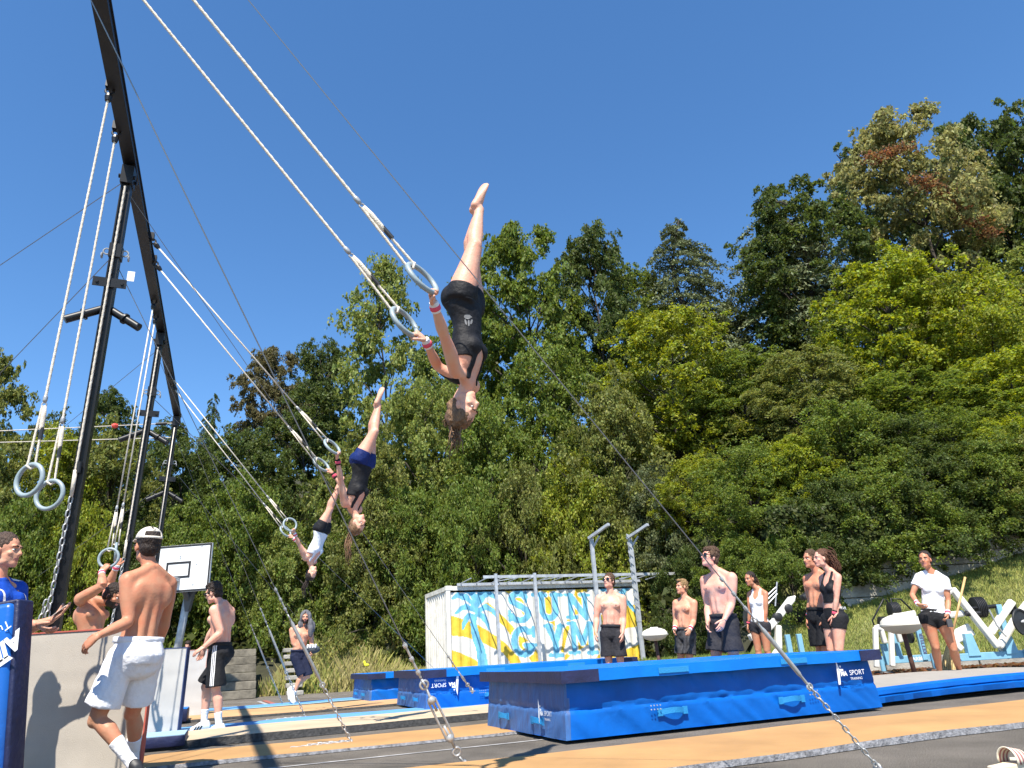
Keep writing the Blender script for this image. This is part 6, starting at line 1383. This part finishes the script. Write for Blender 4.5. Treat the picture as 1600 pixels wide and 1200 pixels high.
pl = [[(x, y), (x + .012, y), (x + .012, y + .012), (x, y + .012)] for x, y in [(-.05 + .016 * i, .004 * math.sin(i)) for i in range(7)]]; decal(p, p.tee_bvh, pl, p.tf(.40)[0] + p.fs * .1, -p.rs, p.up, CL_grey, 'chest_print')
q = MB(); w = p.J['hdL']; q.box(w + Vector((0, -.02, -.05)), (.07, .03, .10)); tag(q.build('hand_guard', mat('dark_leather_grip', (.07, .07, .075), .7), None, bev=.006), 'dark leather gymnast hand guard in the left hand of the woman in white', 'hand guard')
p = person('person reaching a hand into the picture at the right edge', 9.0, (1690, 955), (1688, 893), -90, -90, {'L': ((1650, 900, 0), (1613, 882, 0)), 'R': ((1700, 930, 0), (1700, 960, 0))}, {'L': ((1690, 1010, 0), (1690, 1062, 0), (-1, 0, 0)), 'R': ((1694, 1010, 0), (1694, 1062, 0), (-1, 0, 0))}, (1680, 868, -90, 0), 1.75, 'm', SK_pale, .012, hands={'L': {'dir': (-1, 0, -.05), 'palm': (0, .3, -1), 'curl': .2, 'spread': .25}})
shorts(p, CL_black, .8); hair(p, HA_dark, 'short')
# ------------------------------------------------------------------ wooded slope
def leafmat(name, trans=.42):
    m = bpy.data.materials.new(name); m.use_nodes = True; nt = m.node_tree; n = nt.nodes; l = nt.links; b = n['Principled BSDF']; out = n['Material Output']
    oi = n.new('ShaderNodeObjectInfo'); geo = n.new('ShaderNodeNewGeometry'); hsv = n.new('ShaderNodeHueSaturation')
    mr = n.new('ShaderNodeMapRange'); mr.inputs['To Min'].default_value = .50; mr.inputs['To Max'].default_value = 1.55; l.new(geo.outputs['Random Per Island'], mr.inputs[0]); l.new(mr.outputs[0], hsv.inputs['Value'])
    ad = n.new('ShaderNodeMath'); ad.operation = 'MULTIPLY'; ad.inputs[1].default_value = 7.31; l.new(geo.outputs['Random Per Island'], ad.inputs[0]); fr = n.new('ShaderNodeMath'); fr.operation = 'FRACT'; l.new(ad.outputs[0], fr.inputs[0])
    mh = n.new('ShaderNodeMapRange'); mh.inputs['To Min'].default_value = .472; mh.inputs['To Max'].default_value = .520; l.new(fr.outputs[0], mh.inputs[0]); l.new(mh.outputs[0], hsv.inputs['Hue'])
    l.new(oi.outputs['Color'], hsv.inputs['Color']); l.new(hsv.outputs[0], b.inputs['Base Color']); b.inputs['Roughness'].default_value = .55; b.inputs['Specular IOR Level'].default_value = .25
    tr = n.new('ShaderNodeBsdfTranslucent'); mt = n.new('ShaderNodeMixShader'); mt.inputs[0].default_value = trans
    hs2 = n.new('ShaderNodeHueSaturation'); hs2.inputs['Hue'].default_value = .485; hs2.inputs['Saturation'].default_value = 1.1; hs2.inputs['Value'].default_value = 1.5; l.new(hsv.outputs[0], hs2.inputs['Color']); l.new(hs2.outputs[0], tr.inputs['Color'])
    l.new(b.outputs[0], mt.inputs[1]); l.new(tr.outputs[0], mt.inputs[2]); l.new(mt.outputs[0], out.inputs[0]); return m
M_leaf = leafmat('leaf'); M_needle = leafmat('needle', .12)
NR = np.random.RandomState(11)
def leaves_mesh(name, C, Nd, size, m, droop=0.0, elong=1.6, jitter=.9):
    # C leaf centres, Nd preferred normals; each leaf a four-cornered blade
    n = len(C); Nn = Nd + NR.normal(0, jitter, (n, 3)); Nn /= np.linalg.norm(Nn, axis=1)[:, None] + 1e-9
    A = NR.normal(0, 1, (n, 3)); A[:, 2] -= droop; A -= Nn * (A * Nn).sum(1)[:, None]; A /= np.linalg.norm(A, axis=1)[:, None] + 1e-9; B = np.cross(Nn, A)
    sz = size * NR.uniform(.65, 1.35, n)[:, None]; L = A * sz * elong * .5; W = B * sz * .5
    V = np.empty((n, 4, 3)); V[:, 0] = C - L; V[:, 1] = C + W - L * .1 + Nn * sz * .08; V[:, 2] = C + L; V[:, 3] = C - W - L * .1 + Nn * sz * .08
    me = bpy.data.meshes.new(name); me.vertices.add(n * 4); me.vertices.foreach_set('co', V.reshape(-1).astype(np.float32)); me.loops.add(n * 4); me.loops.foreach_set('vertex_index', np.arange(n * 4, dtype=np.int32)); me.polygons.add(n); me.polygons.foreach_set('loop_start', np.arange(0, n * 4, 4, dtype=np.int32)); me.polygons.foreach_set('loop_total', np.full(n, 4, dtype=np.int32))
    me.materials.append(m); me.update(calc_edges=True); return me
def sphere(n): v = NR.normal(0, 1, (n, 3)); return v / np.linalg.norm(v, axis=1)[:, None]
def crown(name, H, R, nclump, per, size, base=.12, seed=1, shape='broad', flat=.62, cr=(.5, .95), m=None, inner=.35):
    global NR
    NR = np.random.RandomState(seed); Cs = []; Ns = []; limbs = []
    for i in range(nclump):
        f = NR.uniform(0, 1)
        if shape == 'broad': prof = math.sin(math.pi * min(1, .12 + .83 * f) ** .85) ** .45
        elif shape == 'shrub': prof = math.sqrt(max(0, 1 - (f * .98) ** 2.6))
        elif shape == 'cone': f = 1 - NR.uniform(0, 1) ** .62; prof = (1 - f) ** .62 * NR.uniform(.55, 1.1) + .05
        elif shape == 'loose': prof = math.sin(math.pi * min(1, .1 + .88 * f)) ** .8
        z = H * (base + (1 - base) * f); a = NR.uniform(0, 2 * math.pi); lob = 1 + .22 * math.sin(a * 3 + seed) + .15 * math.sin(a * 5 + z * .7)
        rad = R * prof * lob * (inner + (1 - inner) * math.sqrt(NR.uniform(0, 1))); c = np.array([rad * math.cos(a), rad * math.sin(a), z + NR.normal(0, .15)])
        r = NR.uniform(*cr) * (1.0 if shape != 'cone' else .75); k = int(per * NR.uniform(.6, 1.4) * (r / cr[1]) ** 1.5); d = sphere(k); 
        if shape == 'cone':
            out = np.array([math.cos(a), math.sin(a), -.38]); u = .15 + .95 * NR.uniform(0, 1, k) ** .8; side = np.array([-math.sin(a), math.cos(a), 0]); w = NR.normal(0, .16, k) * (1.2 - u * .7); L = max(.6, rad * .95)
            P = np.array([0, 0, z])[None] + out[None] * (u * L)[:, None] + side[None] * (w * L)[:, None] + np.stack([np.zeros(k), np.zeros(k), -.22 * u * u * L + NR.normal(0, .07, k) - np.abs(w) * .12 * L], 1); nn = np.tile(np.array([0, 0, 1.]), (k, 1)) + out * .3
        else:
            ns_ = max(3, int(NR.uniform(5, 10))); outv = np.array([math.cos(a), math.sin(a), 0.0]); Pl = []; Nl = []
            for q in range(ns_):
                sc_ = c + NR.normal(0, 1, 3) * np.array([r * .55, r * .55, r * flat * .5]); tl = outv * NR.uniform(.0, .8) + np.array([NR.normal(0, .3), NR.normal(0, .3), 1.0]); tl /= np.linalg.norm(tl)
                e1 = np.cross(tl, [.3, .9, .1]); e1 /= np.linalg.norm(e1); e2 = np.cross(tl, e1); kk = max(6, int(per / ns_)); R1 = r * NR.uniform(.28, .55)
                g1_ = NR.normal(0, .55, (kk, 2)) * R1; Pl.append(sc_ + g1_[:, :1] * e1 + g1_[:, 1:] * e2 + tl * (NR.normal(0, .07, kk)[:, None] - .35 * (g1_ ** 2).sum(1)[:, None] / R1)); Nl.append(np.tile(tl, (kk, 1)))
            P = np.concatenate(Pl); nn = np.concatenate(Nl)
        Cs.append(P); Ns.append(nn); limbs.append(c)
    C = np.concatenate(Cs); Nn = np.concatenate(Ns); me = leaves_mesh(name, C, Nn, size, m or M_leaf, droop=.5 if shape != 'cone' else .6, elong=1.7 if shape != 'cone' else 2.6)
    # trunk and limbs
    b = MB(); tr = max(.06, R * .045); n = 9; px = [Vector((.12 * R * math.sin(i * .7 + seed) * i / n, .10 * R * math.cos(i * .9 + seed) * i / n, H * .93 * i / n)) for i in range(n + 1)]
    b.tube(px, [tr * (1 - .88 * i / n) for i in range(n + 1)], 8)
    sel = [limbs[i] for i in NR.choice(len(limbs), min(len(limbs), 26 if shape != 'cone' else 1), replace=False)]
    for c in sel:
        c = Vector(c); zs = max(H * .06, c.z - (Vector((c.x, c.y, 0)).length) * .75); i = min(n - 1, int(zs / (H * .93) * n)); s0 = px[i].lerp(px[i + 1], .5) if zs < H * .85 else px[n - 1]; mid = s0.lerp(c, .5) + Z * (.12 * (c - s0).length); b.tube([s0, mid, c], [tr * .45 * (1 - .7 * i / n), tr * .26, tr * .08], 5)
    tm = bpy.data.meshes.new(name + '_trunk'); tm.from_pydata(b.v, [], b.f); tm.materials.append(M_bark); tm.polygons.foreach_set('use_smooth', [True] * len(b.f)); return (me, tm, H, R)
VAR = {}
VAR['broad'] = [crown('broad_crown', 12, 3.9, 150, 400, .115, .10, s, 'broad') for s in (1, 2, 3)]
VAR['mid'] = [crown('mid_crown', 8, 3.2, 130, 380, .090, .05, s, 'broad', cr=(.4, .95)) for s in (4, 5, 6)]
VAR['loose'] = [crown('loose_crown', 12, 3.2, 130, 190, .12, .12, s, 'loose', cr=(.45, .85), flat=.55) for s in (7, 8)]
VAR['oak'] = [crown('oak_crown', 12, 4.2, 85, 560, .135, .12, s, 'broad', cr=(.75, 1.25), flat=.75, inner=.5) for s in (9, 10)]
VAR['conifer'] = [crown('conifer_crown', 14, 6.2, 300, 270, .085, .05, s, 'cone', cr=(.8, 1.0), m=M_needle) for s in (12, 13)]
VAR['shrub'] = [crown('shrub_crown', 4.6, 2.7, 120, 360, .066, .02, s, 'shrub', cr=(.30, .70)) for s in (14, 15, 16, 17)]
cntv = {}
def tree(px, topy, d, wpx, kind, col, label, cat='tree', sink=.3, dx=0):
    vs = VAR[kind]; i = cntv.get(kind, 0); cntv[kind] = i + 1; me, tm, H, R = vs[i % len(vs)]
    v = ray(px, topy); x, y = v.x / v.y * d, d; g = terrain(x, y) - sink
    v = ray(px, topy); topz = CAM_H + v.z / v.y * d; h = max(1.5, topz - g); wr = wpx / 1188 * d / R
    t = thing('tree' if cat == 'tree' else 'bush', label, cat, (x, y, g), 'trees on the wooded slope' if cat == 'tree' else 'bushes along the foot of the slope')
    rz = rng.uniform(0, 6.28); sc = (wr, wr, h / H)
    for nm, m_ in (('crown', me), ('trunk', tm)):
        o = bpy.data.objects.new(nm, m_); COL.objects.link(o); o.parent = t; o.scale = sc; o.rotation_euler = (0, 0, rz); o.color = (*col, 1)
    return t
G_dark = (0.074, 0.105, 0.024); G_mid = (0.130, 0.179, 0.031); G_yel = (0.213, 0.252, 0.030); G_olive = (0.166, 0.188, 0.047); G_light = (0.193, 0.235, 0.058); G_grey = (0.132, 0.157, 0.069); G_pale = (0.263, 0.263, 0.092); G_rust = (0.129, 0.118, 0.047); G_bright = (0.222, 0.269, 0.031)
T_ = [
 # far skyline, left to right
 (12, 556, 30, 70, 'loose', G_olive, 'sparse olive tree cut off by the left edge, its top against the sky'),
 (-70, 600, 26, 90, 'mid', G_yel, 'yellowish tree half outside the left edge of the picture'),
 (178, 618, 44, 52, 'broad', G_dark, 'dark round treetop between the first and second black posts'),
 (95, 668, 34, 62, 'mid', G_dark, 'low dark tree left of the first black post'),
 (262, 668, 42, 60, 'broad', G_dark, 'dark tree behind the heads of the second and third posts'),
 (335, 610, 46, 58, 'conifer', G_dark, 'dark pointed conifer right of the ring frame on the skyline'),
 (432, 556, 40, 66, 'broad', G_rust, 'brownish dark beech on the skyline above the farthest rings'),
 (505, 545, 42, 62, 'broad', G_dark, 'dark green tree just right of the brownish beech'),
 (600, 412, 32, 92, 'loose', G_light, 'tall pale loose leaved tree behind the lower ring of the front gymnast'),
 (690, 540, 36, 80, 'broad', G_mid, 'green tree behind the head of the front gymnast'),
 (815, 372, 37, 112, 'broad', G_mid, 'rounded tall tree right of the front gymnast legs'),
 (918, 374, 38, 88, 'broad', G_dark, 'dark tree with a narrow knobbly top right of the rounded tall one'),
 (1050, 332, 40, 190, 'conifer', G_grey, 'grey green conifer with a ragged pointed top against the sky'),
 (1195, 285, 39, 215, 'conifer', G_grey, 'drooping larch at the left of the highest clump of trees'),
 (1235, 300, 37, 118, 'broad', G_dark, 'big dark tree in front of the drooping larch'),
 (1310, 212, 42, 170, 'conifer', G_dark, 'dark conifer behind the pale brown tree on the right'),
 (1398, 192, 39, 128, 'broad', G_pale, 'very tall pale brownish tree with rusty patches, upper right'),
 (1525, 192, 43, 108, 'oak', G_dark, 'tall dark oak with sky gaps at the upper right'),
 (1590, 232, 41, 100, 'oak', G_dark, 'dark oak cut off by the right edge of the picture'),
 (1600, 385, 32, 100, 'loose', G_light, 'light loose tree at the right edge under the oak'),
 (985, 430, 42, 72, 'broad', G_mid, 'green tree filling the gap left of the grey green conifer'), (1118, 480, 42, 70, 'broad', G_dark, 'dark low tree right of the grey green conifer'), (745, 470, 41, 74, 'broad', G_mid, 'green tree directly behind the body of the front gymnast'), (1465, 300, 44, 90, 'broad', G_dark, 'dark tree between the pale brown tree and the oak'),
 # middle storey
 (1035, 500, 29, 116, 'mid', G_yel, 'wide yellow green tree in the middle of the slope right of the wire'),
 (1150, 560, 28, 100, 'mid', G_mid, 'mid green tree under the drooping larch'),
 (1370, 415, 29, 132, 'mid', G_bright, 'bright yellow green crown below the pale brown tree'),
 (1500, 430, 27, 100, 'mid', G_yel, 'yellow green tree under the tall dark oak'),
 (1245, 560, 25, 100, 'mid', G_olive, 'olive tree left of the bright yellow green crown'),
 (1420, 590, 23.5, 118, 'mid', G_mid, 'mid green tree above the ivy wall, right of centre of the slope'),
 (1560, 560, 22.5, 110, 'mid', G_bright, 'bright green tree above the wall at the right edge'),
 (860, 560, 31, 104, 'mid', G_mid, 'green tree below the rounded tall tree'),
 (950, 610, 27, 92, 'mid', G_olive, 'olive green tree left of the wide yellow green one'),
 (770, 640, 28, 92, 'mid', G_mid, 'green tree right of the hanging hair of the front gymnast'),
 (660, 610, 29, 96, 'mid', G_light, 'light green tree below the front gymnast'),
 (575, 690, 27, 92, 'mid', G_olive, 'olive tree behind the gymnast in blue shorts'),
 (480, 610, 35, 84, 'broad', G_dark, 'shaded dark tree left of the gymnast in blue shorts'),
 (395, 680, 31, 84, 'mid', G_dark, 'dark tree behind the ropes of the farthest rings'),
 (290, 700, 31, 84, 'mid', G_dark, 'dark tree right of the third black post'),
 (185, 690, 28, 96, 'mid', G_olive, 'olive tree behind the second black post'),
 (85, 690, 26, 96, 'mid', G_yel, 'yellow green tree behind the free hanging rings'),
 (-20, 700, 24, 92, 'mid', G_olive, 'olive tree at the left edge behind the free rings'),
]
for a in T_: tree(*a)
B_ = [
 (-40, 800, 21, 90, G_olive, 'bush at the far left edge above the man in the blue jersey'), (50, 790, 22, 84, G_mid, 'green bush behind the chain of the first black post'), (135, 800, 23, 80, G_yel, 'yellowish bush behind the bearded man'), (215, 830, 25, 84, G_dark, 'dark bush behind the cap of the man in white shorts'),
 (300, 800, 26.5, 80, G_mid, 'bush right behind the basketball backboard'), (385, 765, 27, 92, G_mid, 'large rounded green bush right of the backboard'), (455, 830, 27, 78, G_light, 'light bush above the running man'), (520, 800, 26.5, 78, G_mid, 'green bush right of the running man'), (590, 790, 26, 82, G_olive, 'olive bush left of the container'),
 (655, 775, 26, 82, G_mid, 'green bush beside the left end of the container'), (735, 760, 25.5, 84, G_mid, 'bush behind the palm end of the container roof'), (815, 745, 26, 82, G_olive, 'olive bush behind the middle of the container'), (895, 735, 26.5, 86, G_yel, 'yellowish bush behind the right part of the container'),
 (965, 765, 27, 78, G_olive, 'olive bush between the two bracket posts'), (1020, 735, 26, 76, G_grey, 'greyish bush right of the bracket posts'), (1085, 720, 24.5, 80, G_yel, 'yellow tinged bush behind the blond man'), (1160, 700, 21, 92, G_mid, 'green bush behind the tall man and the girl in white'), (1235, 690, 20.6, 88, G_bright, 'bright green bush left of the ivy wall'),
 (1080, 860, 21.6, 60, G_dark, 'dark bush right behind the blond man'), (1150, 840, 20, 70, G_mid, 'leafy bush right behind the girl in the white tank top'), (1222, 830, 18.6, 64, G_mid, 'bush left of the deeply tanned man'),
 (1310, 640, 20.6, 104, G_mid, 'bush hanging over the wall above the curly haired woman'), (1400, 660, 20.4, 100, G_dark, 'dark bush hanging over the wall above the woman in white'), (1480, 650, 20.2, 96, G_mid, 'green bush over the wall right of the woman in white'), (1570, 660, 20.0, 96, G_bright, 'bright bush over the wall at the right edge'), (1660, 640, 20, 100, G_mid, 'bush over the wall just outside the right edge'),
]
W_ = [(1290, 760, 18.9, 92, G_dark, 'dark leafy bush drooping over the left end of the concrete wall'), (1365, 742, 18.9, 96, G_mid, 'leafy bush drooping over the wall left of the woman in white'), (1445, 722, 18.9, 96, G_dark, 'dark bush drooping over the wall right above the woman in white'), (1525, 700, 18.9, 92, G_mid, 'green bush drooping over the wall above the broom'), (1600, 690, 18.9, 92, G_olive, 'olive bush drooping over the wall at the right edge')]
for (px, ty, d, w, c, lb) in B_: tree(px, ty, d, w, 'shrub', c, lb, 'bush', .1)
for (px, ty, d, w, c, lb) in W_: tree(px, ty, d, w, 'shrub', c, lb, 'bush', .55)
# rusty dead sprays in the tall pale tree
def sprays(label, pts, d, n, sp):
    C = []
    for (px, py) in pts:
        c = np.array(aty(px, py, d)); C.append(c + NR.normal(0, 1, (n, 3)) * np.array([sp, sp * .5, sp * .5]))
    C = np.concatenate(C); me = leaves_mesh('dead_leaves', C, np.tile([0, -.3, .8], (len(C), 1)), .12, M_leaf); o = bpy.data.objects.new('dead_foliage', me); COL.objects.link(o); o.color = (.19, .11, .045, 1); tag(o, label, 'dead foliage', None, 'stuff')
sprays('rust coloured dead sprays on the right flank of the tall pale tree', [(1480, 300), (1500, 320), (1520, 345), (1545, 362), (1455, 290), (1440, 280), (1390, 240), (1410, 232), (1365, 246)], 35.6, 200, .42)
# undergrowth, ivy and grass: nobody could count these
def scatter(name, pts, nrm, size, m, col, label, cat, elong=1.7, jit=.8):
    me = leaves_mesh(name, np.array(pts), np.array(nrm), size, m, elong=elong, jitter=jit); o = bpy.data.objects.new(name, me); COL.objects.link(o); o.color = (*col, 1); tag(o, label, cat, None, 'stuff'); return o
r2 = np.random.RandomState(5); NR = r2
P_ = []; 
for i in range(46000):
    d = r2.uniform(19.2, 46); px = r2.uniform(-150, 1750); q = aty(px, 1000, d); x = q.x
    if d < foot(x) - .5 and not (x > 5.5 and d > 19.2): continue
    P_.append((x, d, terrain(x, d) + abs(r2.normal(0, .35)) + .1))
scatter('undergrowth', P_, np.tile([0, -.4, .8], (len(P_), 1)), .20, M_leaf, (.05, .062, .016), 'dark leafy undergrowth covering the wooded slope', 'undergrowth')
P_ = []; Nn = []
for i in range(26000):
    x = r2.uniform(6.3, 15.5); z = r2.uniform(.9, 3.9); f = mnoise.noise(Vector((x * .55, z * .5, 3.1))) + .35 * mnoise.noise(Vector((x * 2.1, z * 2.1, 1))); lim = (z - 2.75) * .6 + .02
    if f < -lim: continue
    P_.append((x, 18.45 + (x - 6.3) * .03 - abs(r2.normal(0, .10)) - .05, z)); Nn.append((0, -1, .35))
scatter('ivy', P_, Nn, .085, M_leaf, (.06, .08, .018), 'ivy hanging down over the concrete retaining wall', 'ivy', 1.3, .5)
def grass(name, gen, n, hmin, hmax, w, cols, label):
    V = []; F = []; M = []
    for i in range(n):
        p = gen()
        if p is None: continue
        h = r2.uniform(hmin, hmax); a = r2.uniform(0, 6.28); l = np.array([math.cos(a), math.sin(a)]) * h * r2.uniform(.1, .65); t = np.array([-math.sin(a), math.cos(a)]) * w; o = len(V)
        V += [(p[0] - t[0], p[1] - t[1], p[2]), (p[0] + t[0], p[1] + t[1], p[2]), (p[0] + l[0] * .4 + t[0] * .7, p[1] + l[1] * .4 + t[1] * .7, p[2] + h * .6), (p[0] + l[0], p[1] + l[1], p[2] + h)]; F += [(o, o + 1, o + 2), (o, o + 2, o + 3)]; k = p[3] if len(p) > 3 else r2.randint(len(cols)); M += [k, k]
    me = bpy.data.meshes.new(name); me.from_pydata(V, [], F); ob = link_mesh(name, me, cols, None, M); tag(ob, label, 'grass', None, 'stuff'); return ob
def gm(name, c): return mat(name, c, .8, var=.0)
GC = [gm('grass_straw', (.34, .29, .11)), gm('grass_olive', (.22, .25, .05)), gm('grass_green', (.13, .20, .03)), gm('grass_yellow', (.31, .30, .07))]
def gen_bank():
    x = r2.uniform(5.4, 16.5); y = r2.uniform(15.3, 18.75); n_ = mnoise.noise(Vector((x * .9, y * .9, 0))); k = int(np.clip(r2.normal(1.6 + n_ * 1.8, 1.0), 0, 3.99)); return (x, y, terrain(x, y) - .02, [3, 1, 1, 2][k])
grass('bank_grass', gen_bank, 95000, .04, .13, .008, GC, 'sunlit yellow green grass on the bank behind the machines')
def gen_verge():
    x = r2.uniform(-8.0, 3.0); y = r2.uniform(22.3, 26.0); n_ = mnoise.noise(Vector((x * .7, y * .7, 4))); 
    if x < -5.7 and y > 22.5 and x < -7.7: return None
    return (x, y, terrain(x, y) - .02, int(np.clip(r2.normal(1.0 - n_ * 1.6, .9), 0, 3.99)))
grass('verge_grass', gen_verge, 30000, .15, .62, .014, [GC[0], GC[3], GC[1], GC[2]], 'tall dry grass on the verge left of the container')
def gen_r():
    x = r2.uniform(2.5, 6.2); y = r2.uniform(16.2, 20); return (x, y, 0, int(r2.choice([1, 2, 2])))
grass('shaded_grass', gen_r, 9000, .15, .5, .012, GC, 'weedy green grass at the foot of the bushes right of the container')
P_ = [(r2.uniform(5.7, 13), r2.uniform(13.5, 15.1), .02) for i in range(1500)]; P_ += [(r2.uniform(-12, -7), r2.normal(22.6, .15), .02) for i in range(500)]
scatter('fallen_leaves', P_, np.tile([0, 0, 1.], (len(P_), 1)), .07, M_leaf, (.16, .085, .035), 'dry brown leaves scattered on the court edge and under the machines', 'leaves', 1.4, .3)
